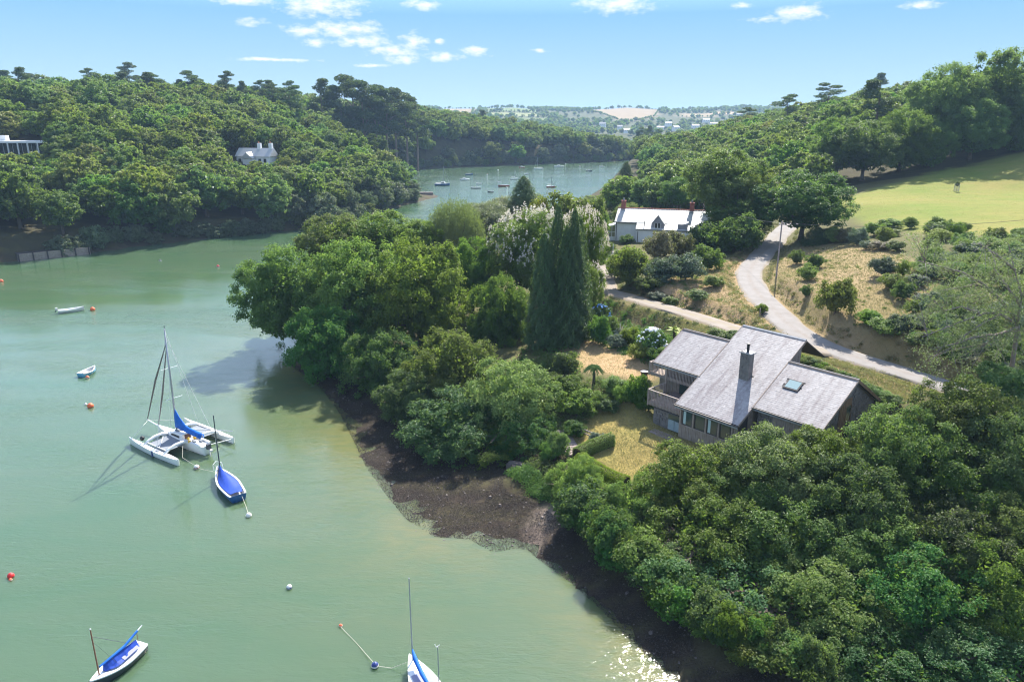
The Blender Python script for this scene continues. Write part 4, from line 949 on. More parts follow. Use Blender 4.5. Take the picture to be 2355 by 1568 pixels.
for row, b0 in enumerate(np.arange(0.0, 10.78, .205)):
    a0 = -5.85
    edge = -5.85
    while edge < 13.7:
        a0 = edge; w_ = rr.uniform(.17, .33); w_ = min(w_, 13.75 - a0)
        for xb in (0., 7.0): w_ = xb - a0 if a0 < xb - .02 and a0 + w_ > xb - .12 else w_
        edge = a0 + w_
        if not (insl(a0 + .03, b0 + .1) and insl(a0 + w_ - .03, b0 + .1)): continue
        if 3.7 < a0 + .12 < 4.85 and 4.62 < b0 + .1 < 5.4: continue
        if 8.1 < a0 + .12 < 9.75 and 4.95 < b0 + .1 < 6.1: continue
        j = rr.uniform(-.008, .008); z0 = ZR(b0) + .010 + rr.uniform(0, .004); z1 = ZR(b0 + .25) + .004; tk = .022
        V.append([(a0 + .0015, b0 + j, z0), (a0 + w_ - .0015, b0 + j, z0 + rr.uniform(-.002, .002)), (a0 + w_ - .0015, b0 + .25, z1), (a0 + .0015, b0 + .25, z1),
                  (a0 + .0015, b0 + j, z0 - tk), (a0 + w_ - .0015, b0 + j, z0 - tk), (a0 + w_ - .0015, b0 + .25, z1 - .02), (a0 + .0015, b0 + .25, z1 - .02)]); TT.append(np.clip(rr.normal(.5, .2), 0, 1))
V = np.array(V); n = len(V); q = np.array([(0, 1, 2, 3), (0, 4, 5, 1), (1, 5, 6, 2), (3, 7, 4, 0)])
tag(obj('slates', fastmesh('slates', V.reshape(-1, 3), (np.arange(n)[:, None, None] * 8 + q).reshape(-1, 4), slate, np.repeat(TT, 8)), roofo), kind='stuff')
# ridges, verges, gutters
for x0, x1, y0, y1 in SL:
    MB().add([(x0, y1 - .16, ZR(y1) - .02), (x1, y1 - .16, ZR(y1) - .02), (x1, y1, ZR(y1) + .085), (x0, y1, ZR(y1) + .085), (x1, y1 + .17, ZR(y1) - .03), (x0, y1 + .17, ZR(y1) - .03)], [(0, 1, 2, 3), (3, 2, 4, 5), (0, 3, 5), (1, 4, 2)]).build('ridge_cap', lead if x0 == 0 else darkwood, roofo)
    MB().bar((x0 - .1, y0 - .13, ZR(y0) - .10), (x1 + .1, y0 - .13, ZR(y0) - .10), .15, .10).build('gutter', darkwood, house)
    MB().box(x0, x1, y0 - .05, y0 - .01, ZR(y0) - .36, ZR(y0) - .16).build('fascia', metal_gr, house)
    for e in (x0 - .03, x1 + .03):
        MB().bar((e, y0, ZR(y0) - .10), (e, y1, ZR(y1) - .10), .05, .24).build('bargeboard', timber, house)
    if x0 > 6: MB().bar((13.81, 7.9, ZR(7.9) - .12), (13.81, 13.1, ZR(7.9) - .6 * 5.2 - .12), .06, .26).build('bargeboard', cedar, house)


def boards(parent, mat, fn, s0, s1, w_, gap=.02, proud=.035):
    """vertical boards from s0 to s1; fn(s) gives base point, top point, outward normal"""
    n_ = max(1, int((s1 - s0) / w_)); st_ = (s1 - s0) / n_
    for k in range(n_):
        a = s0 + (k + .5) * st_; p, q, nn = fn(a); nn = np.array(nn, float); pr = proud + (.012 if k % 2 else 0)
        MB().bar(np.array(p) + nn * pr / 2, np.array(q) + nn * pr / 2, st_ - gap, pr, up=nn).build('board', mat, parent)


def wallbox(x0, x1, y0, y1, z0, ztop, name='wall', mat=timber):
    """box whose top follows the roof slope when ztop is None"""
    f = (lambda b_: ZR(b_) - .17) if ztop is None else (lambda b_: ztop)
    return MB().add([(x0, y0, z0), (x1, y0, z0), (x1, y1, z0), (x0, y1, z0), (x0, y0, f(y0)), (x1, y0, f(y0)), (x1, y1, f(y1)), (x0, y1, f(y1))], [(0, 3, 2, 1), (4, 5, 6, 7), (0, 1, 5, 4), (1, 2, 6, 5), (2, 3, 7, 6), (3, 0, 4, 7)]).build(name, mat, house)


# ground storey under the left wing
bas = wallbox(-3.6, .15, 1.3, 9.5, -1.2, 1.75, 'basement_wall', stone)
r = random.Random(8)
for z_ in np.arange(-.1, 1.7, .26):
    for k in range(5):
        a = -3.55 + k * .40 + r.uniform(-.04, .04) + (.15 if int(z_ * 10) % 2 else 0)
        if a > -1.95: continue
        MB().box(a, a + r.uniform(.30, .38), 1.3 - r.uniform(.03, .09), 1.32, z_ + .015, z_ + .25).build('stone', stone, bas)
for k in (0, 1):
    dr = MB().box(-1.62 + k * .78, -.88 + k * .78, 1.20, 1.29, .05, 1.12).build('door', paleblue, house); MB().box(-1.56 + k * .78, -.94 + k * .78, 1.185, 1.199, .12, .55).build('door_panel', paleblue, dr); MB().box(-1.56 + k * .78, -.94 + k * .78, 1.185, 1.199, .62, 1.05).build('door_panel', paleblue, dr)
MB().box(-1.66, -.04, 1.23, 1.29, 1.14, 1.70).build('transom_window', glass, house)
# central front
cw = wallbox(.2, 6.75, .5, 9.6, -1.2, None, 'front_wall', timber)
fz = lambda z0, z1, y=.5: (lambda s: ((s, y, z0), (s, y, z1), (0, -1, 0)))
boards(cw, timber, fz(-1.0, 1.42), .22, 6.74, .20)
MB().box(.2, 6.75, .40, .495, 1.43, 1.53).build('sill', timber_lt, cw)
for k, (a0, a1) in enumerate(((.62, 1.78), (2.02, 3.22), (3.46, 4.64), (4.88, 6.06))):
    wn = MB().box(a0 + .06, a1 - .06, .455, .475, 1.60, 2.98).build('window', glass, house)
    MB().box(a0, a0 + .07, .40, .50, 1.53, 3.05).box(a1 - .07, a1, .40, .50, 1.53, 3.05).box(a0 + .07, a1 - .07, .405, .50, 2.98, 3.05).box(a0 + .07, a1 - .07, .405, .50, 1.532, 1.60).build('frame', darkwood, wn)
    if k in (0, 2): MB().add([(a0 + .09 + i * .05, .452 - .02 * (i % 2), z) for i in range(7) for z in (1.64, 2.95)], [(2 * i, 2 * i + 2, 2 * i + 3, 2 * i + 1) for i in range(6)]).build('curtain', curtain, wn)
for a in (.40, 1.90, 3.34, 4.76, 6.2): MB().box(a - .09, a + .09, .36, .50, 1.535, 3.08).build('post', timber, house)
boards(cw, timber, fz(1.56, 3.05), 6.3, 6.74, .15)
# central right flank, upper flank above the right wing
fl = wallbox(6.76, 6.80, .52, 2.9, -.5, None, 'flank_wall', darkwood)
boards(fl, timber, lambda s: ((6.80, s, -.4), (6.80, s, ZR(s) - .2), (1, 0, 0)), 1.9, 2.85, .18)
MB().box(6.80, 6.84, .75, 1.75, .9, 2.7).build('side_window', glass, house)
up = MB().add([(6.62, 7.6, ZR(7.6) - .1), (6.62, 10.75, ZR(7.9) - .6 * 2.85), (6.62, 10.75, ZR(10.75) - .16), (6.66, 7.6, ZR(7.6) - .1), (6.66, 10.75, ZR(7.9) - .6 * 2.85), (6.66, 10.75, ZR(10.75) - .16)], [(3, 4, 5), (0, 2, 1), (0, 1, 4, 3), (1, 2, 5, 4), (2, 0, 3, 5)]).build('gable_cheek', timber, house)
boards(up, timber, lambda s: ((6.66, s, ZR(7.9) - .6 * max(s - 7.9, 0) - .05), (6.66, s, ZR(s) - .2), (1, 0, 0)), 8.1, 10.7, .22)
# upper left wing: living room wall behind the balconies
lw = wallbox(-5.4, .18, 5.4, 8.3, 1.76, None, 'wing_wall', timber)
boards(lw, timber, fz(1.9, ZR(5.4) - .3, 5.4), -5.38, .15, .24)
for a0 in (-3.5, -1.7): MB().box(a0, a0 + 1.5, 5.28, 5.34, 2.2, 4.1).build('balcony_door', glass, house)
MB().box(-5.0, -3.8, 5.28, 5.34, 4.7, 5.9).build('window', glass, house)
MB().box(-5.45, -5.41, 5.6, 7.4, 1.8, 3.9).build('white_panel', wall_w, house)
# balconies
def balcony(a0, a1, b0, b1, zb, zt, deckz):
    bl = MB().box(a0, a1, b0, b1, deckz - .18, deckz).build('balcony', timber, house)
    MB().bar((a0 - .02, b0 - .03, zt), (a1, b0 - .03, zt), .12, .07).build('handrail', timber_lt, bl); MB().bar((a0 - .03, b0, zt), (a0 - .03, b1, zt), .12, .07).build('handrail', timber_lt, bl)
    me_ = MB().box(-.028, .028, -.02, .02, 0, zt - zb - .04).mesh('baluster', timber_lt)
    a = a0 + .06
    while a < a1 - .02: obj('baluster', me_, bl, (a, b0 - .03, zb)); a += .183
    y = b0 + .16
    while y < b1 - .05: obj('baluster', me_, bl, (a0 - .03, y, zb), (0, 0, pi / 2)); y += .183
    for (x, y) in ((a0 - .02, b0 - .02), (a0 - .02, b1 - .05)): MB().box(x - .06, x + .06, y - .06, y + .06, zb - .08, zt + .06).build('newel', timber, bl)
    MB().box(a0 - .0, a1, b0 + .005, b0 + .05, zb + .02, zb + .2).build('rim_joist', timber, bl)
    return bl
balcony(-4.15, .15, 1.0, 3.6, 5.62 - HB, 7.28 - HB, 5.95 - HB)
balcony(-6.45, -.02, 3.9, 5.4, 7.62 - HB, 9.02 - HB, 7.95 - HB)
MB().box(-4.15, -1.0, 3.6, 5.38, 5.78 - HB, 5.94 - HB).build('balcony_floor', paving, house)
for a, bq in ((-4.2, 3.85), (-.4, 3.85)): MB().box(a - .09, a + .09, bq - .09, bq + .09, 5.96 - HB, 9.2 - HB).build('post', timber, house)
MB().box(-6.3, -5.5, 5.5, 5.6, 2.0, 4.3).build('wing_screen', timber, house)
# right wing
rw = wallbox(7.2, 13.45, 2.85, 12.6, -.6, 4.35, 'stone_wall', stone)
wallbox(7.2, 13.45, 2.851, 7.9, 4.351, None, 'attic_wall', stone)
MB().add([(13.40, 7.9, 4.3), (13.40, 12.6, 4.3), (13.40, 12.6, ZR(7.9) - .6 * 4.7 - .2), (13.40, 7.9, ZR(7.9) - .2), (13.45, 7.9, 4.3), (13.45, 12.6, 4.3), (13.45, 12.6, ZR(7.9) - .6 * 4.7 - .2), (13.45, 7.9, ZR(7.9) - .2)], [(4, 5, 6, 7), (3, 2, 1, 0), (0, 1, 5, 4), (2, 3, 7, 6)]).build('gable_wall', stone, house)
r = random.Random(18)
for z_ in np.arange(-.3, 7.4, .28):
    a = 7.24 if z_ < 4.1 else 99
    while a < 8.55:
        L = r.uniform(.28, .5); L = min(L, 8.6 - a); MB().box(a, a + L - .03, 2.85 - r.uniform(.03, .09), 2.87, z_ + .015, z_ + .265).build('stone', stone, rw); a += L
    y = 2.9
    while y < 12.3:
        L = r.uniform(.3, .55)
        if 5.0 < y < 7.8 or z_ + .5 > (ZR(y) if y < 7.9 else ZR(7.9) - .6 * (y - 7.4)) - .15: y += L; continue
        MB().box(13.43, 13.45 + r.uniform(.03, .09), y, y + L - .03, z_ + .015, z_ + .265).build('stone', stone, rw); y += L
boards(rw, timber, fz(-.4, 4.3, 2.85), 8.75, 12.0, .21)
MB().box(9.0, 10.4, 2.74, 2.80, 1.2, 2.6).build('window', glass, house)
gb = MB().box(13.45, 13.50, 5.5, 7.75, 1.0, ZR(5.6) - .35).build('gable_boarding', cedar, house)
boards(gb, cedar, lambda s: ((13.50, s, 1.1), (13.50, s, ZR(s) - .25), (1, 0, 0)), 5.52, 6.6, .18)
gw = MB().box(13.51, 13.54, 6.7, 7.6, 1.9, 5.6).build('gable_window', glass, house); MB().box(13.50, 13.58, 6.62, 6.70, 1.8, 5.7).box(13.50, 13.58, 7.6, 7.68, 1.8, 5.7).box(13.505, 13.58, 6.70, 7.6, 1.8, 1.9).build('frame', cedar, gw)
gd = MB().box(13.5, 15.6, 3.6, 8.2, 1.55, 1.72).build('gable_deck', timber, house)
MB().bar((15.6, 3.6, 2.8), (15.6, 8.2, 2.8), .1, .07).build('handrail', timber_lt, gd); MB().bar((13.5, 3.6, 2.8), (15.6, 3.6, 2.8), .1, .07).build('handrail', timber_lt, gd)
bm_ = MB().box(-.05, .05, -.02, .02, 0, 1.2).mesh('baluster', timber_lt)
for k in range(14): obj('baluster', bm_, gd, (15.6, 3.7 + k * .33, 1.58), (0, 0, pi / 2))
for k in range(7): obj('baluster', bm_, gd, (13.65 + k * .3, 3.6, 1.58))
# chimney with stones, cap and flue
ch = MB().box(3.78, 4.78, 4.66, 5.36, ZR(4.6) - .5, 12.42 - HB).build('chimney', stone, house)
r = random.Random(28)
for k, z_ in enumerate(np.arange(ZR(4.7) - .05, 12.38 - HB, .235)):
    for a in (0, 1, 2):
        a0 = 3.76 + a * .345 + (.0 if k % 2 else .07) * (a > 0); a1 = min(3.76 + (a + 1) * .345 + (.0 if k % 2 else .07), 4.80)
        MB().box(a0 + .012, a1 - .012, 4.66 - r.uniform(.03, .075), 4.68, z_ + .012, z_ + .225).build('chimney_stone', stone, ch)
    for y in (0, 1): MB().box(3.78 - r.uniform(.02, .06), 3.80, 4.68 + y * .34, 5.0 + y * .34, z_ + .012, z_ + .225).build('chimney_stone', stone, ch)
MB().box(3.66, 4.90, 4.52, 5.50, 12.42 - HB, 12.53 - HB).build('chimney_cap', lead, ch)
MB().tube([(4.28, 5.0, 12.53 - HB), (4.28, 5.0, 13.25 - HB)], .13, 12).tube([(4.28, 5.0, 13.25 - HB), (4.28, 5.0, 13.36 - HB)], .18, 12).build('flue', principled('black_flue', (.015, .015, .017), .5, .4), ch, smooth=False)
# roof window
sk = MB().add([(8.2, 5.0, ZR(5.0) + .10), (9.65, 5.0, ZR(5.0) + .10), (9.65, 6.05, ZR(6.05) + .10), (8.2, 6.05, ZR(6.05) + .10), (8.2, 5.0, ZR(5.0)), (9.65, 5.0, ZR(5.0)), (9.65, 6.05, ZR(6.05)), (8.2, 6.05, ZR(6.05))], [(0, 1, 2, 3), (0, 4, 5, 1), (1, 5, 6, 2), (2, 6, 7, 3), (3, 7, 4, 0)]).build('roof_window', darkwood, house)
MB().add([(8.32, 5.11, ZR(5.11) + .112), (9.53, 5.11, ZR(5.11) + .112), (9.53, 5.96, ZR(5.96) + .112), (8.32, 5.96, ZR(5.96) + .112)], [(0, 1, 2, 3)]).build('pane', principled('roof_glass', (.30, .40, .40), .12, .8), sk)
# terrace slabs along the front
r = random.Random(4); tp = tag(MB().box(-2.6, 6.8, -.75, .38, -.35, -.03).build('terrace', paving, None, loc=(16.02, 66.67, HB), rot=(0, 0, R(-49.5))), 'terrace', kind='structure')
for k in range(14):
    for j in (0, 1): MB().box(-2.58 + k * .67, -1.94 + k * .67, -.73 + j * .55, -.21 + j * .55, -.06, .0 + r.uniform(-.008, .012)).build('paving_slab', paving, tp)

# ------------------------------------------------------------------ the white cottage
CB = at(1413, 553, 8.7); CRZ = R(-17)
cot = thing('white_cottage', 'white cottage with a long bright slate roof and two brick chimneys', 'house', (CB[0], CB[1], 8.6), CRZ)
cslate = bpy.data.materials.new('bright_slate'); cslate.use_nodes = True; t = NT(cslate.node_tree); b = t.n['Principled BSDF']; oc = t.node('ShaderNodeTexCoord').outputs['Object']
ti = t.node('ShaderNodeAttribute', attribute_name='tint').outputs['Fac']; c = t.mix(ti, (.46, .455, .455), (.62, .61, .605)); c = t.mix(t.rng(t.noise(oc, .9, 4, .6), .52, .7, 0, .8), c, (.46, .48, .43)); t.l.new(c, b.inputs['Base Color']); b.inputs['Roughness'].default_value = .45; b.inputs['Specular IOR Level'].default_value = .8
brick = principled('red_brick', (.36, .13, .095), .85, .2, noise=.3, col2=(.22, .085, .07), nscale=5)
ridge_t = principled('red_ridge_tile', (.50, .20, .13), .8, .2, noise=.2, nscale=3)
LC_, DC, HC, PC = 19.2, 9.0, 4.2, .52                                   # length, depth, eaves, pitch
czr = lambda y: HC + PC * y
MB().box(0, LC_, .25, DC - .25, -1.5, HC - .1).build('wall', wall_w, cot)
for x in (0.0, LC_ - .25): MB().add([(x, .25, HC - .1), (x, DC - .25, HC - .1), (x, DC / 2, czr(DC / 2) - .15), (x + .25, .25, HC - .1), (x + .25, DC - .25, HC - .1), (x + .25, DC / 2, czr(DC / 2) - .15)], [(0, 2, 1), (3, 4, 5), (0, 3, 5, 2), (1, 2, 5, 4)]).build('gable_wall', wall_w, cot)
crf = MB()
for y0, y1, sx0 in ((-.15, DC / 2, -.2), (DC + .15, DC / 2, -.2)):
    z0, z1 = HC - .11, czr(DC / 2); crf.add([(sx0, y0, z0), (LC_ + .2, y0, z0), (LC_ + .2, y1, z1), (sx0, y1, z1), (sx0, y0, z0 - .12), (LC_ + .2, y0, z0 - .12), (LC_ + .2, y1, z1 - .12), (sx0, y1, z1 - .12)], [(0, 1, 2, 3), (7, 6, 5, 4), (0, 4, 5, 1), (1, 5, 6, 2), (3, 7, 4, 0)])
# lean-to in front with its own lower slope
crf.add([(4.6, -2.0, HC - 1.15), (LC_ - 2.6, -2.0, HC - 1.15), (LC_ - 2.6, .0, HC - .03), (4.6, .0, HC - .03), (4.6, -2.0, HC - 1.27), (LC_ - 2.6, -2.0, HC - 1.27), (LC_ - 2.6, .0, HC - .16), (4.6, .0, HC - .16)], [(0, 1, 2, 3), (7, 6, 5, 4), (0, 4, 5, 1), (1, 5, 6, 2), (3, 7, 4, 0)])
crfo = crf.build('roof', cslate, cot)
MB().box(4.8, LC_ - 2.8, -1.8, .24, -1.5, HC - 1.3).build('lean_to_wall', wall_w, cot)
V = []; TT = []; rr = np.random.default_rng(6)
for row in range(31):
    for k in range(50):
        w_ = .4; a0 = -.2 + k * w_ + (row % 2) * .2
        if a0 + w_ > LC_ + .2: continue
        for (ya, za, yb, zb_, lim) in ((-.15 + row * .155, 0, 0, 0, 0), (-2.0 + row * .2, 1, 0, 0, 0)):
            if za == 0: f = czr; y0 = ya; y1 = ya + .19; ok = y1 < DC / 2 + .05
            else: f = lambda y: HC - .03 + .56 * y; y0 = ya; y1 = ya + .24; ok = y1 < .06 and 4.55 < a0 and a0 + w_ < LC_ - 2.55
            if not ok: continue
            h0 = f(y0) + .045 + rr.uniform(0, .02); h1 = f(y1) + .01
            V.append([(a0 + .01, y0, h0), (a0 + w_ - .01, y0, h0), (a0 + w_ - .01, y1, h1), (a0 + .01, y1, h1), (a0 + .01, y0, h0 - .03), (a0 + w_ - .01, y0, h0 - .03), (a0 + w_ - .01, y1, h1 - .03), (a0 + .01, y1, h1 - .03)]); TT.append(np.clip(rr.normal(.6, .25), 0, 1))
V = np.array(V); n = len(V)
tag(obj('slates', fastmesh('slates', V.reshape(-1, 3), (np.arange(n)[:, None, None] * 8 + q_ if False else (np.arange(n)[:, None, None] * 8 + np.array([(0, 1, 2, 3), (0, 4, 5, 1), (1, 5, 6, 2), (3, 7, 4, 0)]))).reshape(-1, 4), cslate, np.repeat(TT, 8)), crfo), kind='stuff')
for k in range(38): MB().tube([(-.2 + k * .511, DC / 2, czr(DC / 2) + .03), (.29 + k * .511, DC / 2, czr(DC / 2) + .03)], .13, 8).build('ridge_tile', ridge_t, crfo)
for x in (.5, 15.0):
    c_ = MB().box(x, x + .9, DC / 2 - .42, DC / 2 + .42, czr(DC / 2) - .9, czr(DC / 2) + 1.45).build('chimney', brick, cot)
    MB().box(x - .08, x + .98, DC / 2 - .5, DC / 2 + .5, czr(DC / 2) + 1.452, czr(DC / 2) + 1.62).build('chimney_cap', brick, c_)
    MB().box(x - .06, x + .96, DC / 2 - 1.0, DC / 2 - .425, czr(DC / 2) - 1.2, czr(DC / 2) - .28).build('flashing', lead, c_)
    MB().tube([(x + .45, DC / 2, czr(DC / 2) + 1.62), (x + .45, DC / 2, czr(DC / 2) + 2.1)], [.2, .15], 10).build('chimney_pot', lead, c_)
# dormer
dm = MB().add([(7.9, -1.5, HC - 1.25), (10.3, -1.5, HC - 1.25), (10.3, -1.5, HC + .15), (9.1, -1.5, HC + 1.75), (7.9, -1.5, HC + .15), (7.9, 1.2, HC + .15), (10.3, 1.2, HC + .15), (9.1, 2.3, HC + 1.75), (7.9, 0, HC - .2), (10.3, 0, HC - .2)], [(0, 1, 2, 3, 4), (0, 4, 5, 8), (1, 9, 6, 2)]).build('dormer', slate_far, cot)
MB().add([(7.7, -1.7, HC - .02), (9.1, -1.7, HC + 1.86), (9.1, 2.4, HC + 1.86), (7.7, 1.2, HC - .02), (10.5, -1.7, HC - .02), (10.5, 1.2, HC - .02), (7.7, -1.7, HC - .12), (9.1, -1.7, HC + 1.74), (10.5, -1.7, HC - .12)], [(0, 1, 2, 3), (1, 4, 5, 2), (0, 6, 7, 1), (1, 7, 8, 4)]).build('dormer_roof', cslate, dm)
for k in (0, 1):
    wn = MB().box(8.5 + k * .62, 9.06 + k * .62, -1.56, -1.51, HC - 1.05, HC + .1).build('window', darkglass, dm)
    MB().box(8.46 + k * .62, 8.52 + k * .62, -1.6, -1.5, HC - 1.1, HC + .14).box(9.04 + k * .62, 9.10 + k * .62, -1.6, -1.5, HC - 1.1, HC + .14).build('frame', wall_w, wn)
# second dormer on the right, pipes, gutters
MB().add([(13.2, -1.6, HC - 1.3), (15.2, -1.6, HC - 1.3), (15.2, -1.6, HC + .1), (13.2, -1.6, HC + .1), (15.2, 1.0, HC + .6), (13.2, 1.0, HC + .6)], [(0, 1, 2, 3), (3, 2, 4, 5), (0, 3, 5), (1, 4, 2)]).build('flat_dormer', slate_far, cot)
MB().bar((-.2, -.2, HC - .22), (4.7, -.2, HC - .22), .12, .1).build('gutter', darkwood, cot); MB().bar((4.6, -2.06, HC - 1.28), (LC_ - 2.6, -2.06, HC - 1.28), .12, .1).build('gutter', darkwood, cot)
for x, y, z0 in ((.25, .16, HC - .25), (5.1, -1.88, HC - 1.7)): MB().tube([(x, y, -1), (x, y, z0)], .06, 8).build('downpipe', darkwood, cot)
MB().tube([(6.3, -1.0, HC - .9), (6.3, -1.0, HC + .5)], .07, 8).build('vent_pipe', darkwood, cot)
# conservatory on the left end
cons = MB().box(-4.4, 0, 1.0, 1.2, -1.2, .7).box(-4.4, -4.2, 1.2, 4.6, -1.2, .7).build('conservatory', wall_w, cot)
MB().add([(-4.7, .7, 2.1), (0, .7, 3.5), (0, 4.9, 3.5), (-4.7, 4.9, 2.1), (-4.7, .7, 1.95), (0, .7, 3.35), (0, 4.9, 3.35), (-4.7, 4.9, 1.95)], [(0, 1, 2, 3), (7, 6, 5, 4), (0, 4, 5, 1), (3, 7, 4, 0)]).build('conservatory_roof', wall_w, cons)
MB().bar((-4.4, 1.1, 2.0), (0, 1.1, 3.35), .14, .16).bar((-4.4, 1.1, 1.35), (0, 1.1, 1.75), .1, .1).build('beam', wall_w, cons)
for k in range(7): MB().box(-4.4 + k * .7, -4.32 + k * .7, 1.03, 1.15, .7, 2.05 + k * .2).build('mullion', wall_w, cons)
for k in range(6): MB().box(-4.31 + k * .7, -3.71 + k * .7, 1.08, 1.10, .72, 1.9 + k * .2).build('pane', principled('conservatory_glass', (.26, .25, .17), .1, .6) if k == 0 else bpy.data.materials['conservatory_glass'], cons)
for k in range(5): MB().box(-4.40, -4.28, 1.3 + k * .8, 1.38 + k * .8, .7, 2.0).build('mullion', wall_w, cons)

# ------------------------------------------------------------------ houses on the left bank
t_ = thing('pale_house', 'pale house with two chimneys half hidden in the left bank wood', 'house', (WHITEH[0], WHITEH[1], WHITEH[2] - 2.5), R(-12))
HW = MB().box(-7, 7, -3, 3, -4, 4.6).box(-3.2, .8, -5.2, -3.002, -4, 4.0).build('wall', wall_w, t_)
rf = MB().add([(-7.4, -3.5, 4.5), (7.4, -3.5, 4.5), (7.4, 0, 7.6), (-7.4, 0, 7.6), (7.4, 3.5, 4.5), (-7.4, 3.5, 4.5)], [(0, 1, 2, 3), (3, 2, 4, 5), (0, 3, 5), (1, 4, 2)]).add([(-3.6, -5.6, 3.9), (-1.2, -5.6, 6.2), (1.2, -5.6, 3.9), (-3.6, -1, 3.9), (-1.2, -1, 6.2), (1.2, -1, 3.9)], [(0, 1, 4, 3), (1, 2, 5, 4), (0, 2, 1)]).build('roof', cslate, t_)
for x in (.8, 5.6):
    c_ = MB().box(x, x + 1.3, -.6, .6, 6, 9.4).build('chimney', wall_w, t_); MB().tube([(x + .4, 0, 9.4), (x + .4, 0, 10.1)], .22, 8).build('chimney_pot', ridge_t, c_)
for x in (-6.2, -4.6, 2.2, 4.4): 
    wn = MB().box(x, x + 1.2, -3.06, -2.98, 2.2, 3.7).build('window', darkglass, t_); MB().box(x - .06, x + .02, -3.1, -3.0, 2.15, 3.75).box(x + 1.18, x + 1.26, -3.1, -3.0, 2.15, 3.75).build('frame', wall_w, wn)
t_ = thing('modern_house', 'long flat roofed house with white posts and glass at the left edge', 'house', (MODH[0], MODH[1], MODH[2] - 3), R(3))
MB().box(-14, 9.5, 0, 7, -5, 5.2).build('wall', darkwood, t_); rf = MB().box(-14.5, 13.5, -1.6, 7.6, 5.22, 5.85).build('flat_roof', wall_w, t_)
MB().box(-5.2, -2.9, 2, 4, 5.86, 7.6).build('chimney', wall_w, t_); MB().box(-14.3, 10.5, -1.5, -.02, .9, 1.2).build('balcony_floor', wall_w, t_)
for k in range(8): MB().box(-13.9 + k * 3.25, -13.55 + k * 3.25, -1.45, -1.1, -1.5, 5.2).build('post', wall_w, t_)
for k in range(15): 
    wn = MB().box(-13.8 + k * 1.55, -12.4 + k * 1.55, -.06, -.005, 1.25, 5.0).build('window', darkglass, t_); MB().box(-13.9 + k * 1.55, -13.82 + k * 1.55, -.1, -.004, 1.25, 5.0).build('frame', wall_w, wn)
# wooden landing at the foot of the left bank, jetty on the point
p = at(128, 593, 0); sa, sb = at(20, 603, 0), at(180, 586, 0); t_ = thing('wooden_landing', 'old wooden landing of stacked beams on the left bank waterline', 'landing', (p[0], p[1], 0), atan2(sb[1] - sa[1], sb[0] - sa[0]))
for k in range(4): MB().box(-8, 8, -.15 + k * .06, .25 + k * .06, -.1 + k * .48, .34 + k * .48).build('beam', timber, t_)
MB().box(-7.9, 7.9, .3, 5, -.6, 1.72).build('deck', darkwood, t_)
for k in range(6): MB().box(-8 + k * 3.1, -7.7 + k * 3.1, -.34, -.152, -1, 1.95).build('pile', darkwood, t_)
p = at(978, 449, 0); t_ = thing('stone_jetty', 'low stone jetty running out from the wooded headland', 'jetty', (p[0], p[1], 0), R(4))
MB().box(-7, 3.5, -1, 1, -1, 1.15).build('quay', stone, t_)
r = random.Random(2)
for k in range(9): MB().box(-6.8 + k * 1.14, -5.75 + k * 1.14, -.98, .98, 1.16, 1.25 + r.uniform(0, .04)).build('deck_slab', paving, t_)
for k in range(4): MB().tube([(-5.5 + k * 2.6, -.8, 1.2), (-5.5 + k * 2.6, -.8, 2.2)], .07, 6).build('post', timber, t_)

# ------------------------------------------------------------------ boats
gel = principled('white_gelcoat', (.82, .82, .81), .25, .5); gelw = principled('worn_white_gelcoat', (.72, .71, .69), .4, .4, noise=.2, col2=(.6, .58, .55), nscale=1.5)
bluecv = principled('blue_canvas', (.012, .15, .60), .65, .25, noise=.2, col2=(.008, .10, .42), nscale=2.5); navycv = principled('navy_canvas', (.02, .07, .42), .6, .25, noise=.25, col2=(.012, .045, .28), nscale=3)
alu = principled('mast_alloy', (.42, .42, .46), .35, .5, metal=.4); darkm = principled('dark_spar', (.07, .075, .09), .4, .4); spruce = principled('varnished_spruce', (.25, .11, .065), .35, .5)
orange = principled('orange_plastic', (.80, .16, .06), .5, .4); redb = principled('red_plastic', (.65, .03, .03), .45, .4); white_p = principled('white_plastic', (.78, .74, .70), .5, .4); yell = principled('yellow_gear', (.70, .42, .05), .6, .3); navy_p = principled('navy_plastic', (.03, .05, .2), .4, .4)
black = principled('black_rubber', (.02, .02, .022), .5, .4); netm = principled('grey_net', (.22, .24, .27), .8, .2); rope = principled('pale_rope', (.62, .58, .48), .9, .1); brown_sail = principled('furled_brown_sail', (.10, .075, .075), .8, .15, noise=.3, col2=(.30, .26, .25), nscale=6)
bhull = principled('blue_hull', (.03, .11, .30), .3, .5); rhull = principled('red_hull', (.33, .07, .045), .4, .4); dhull = principled('dark_hull', (.03, .04, .05), .35, .5); greyc = principled('grey_violet_canvas', (.30, .30, .42), .8, .2)


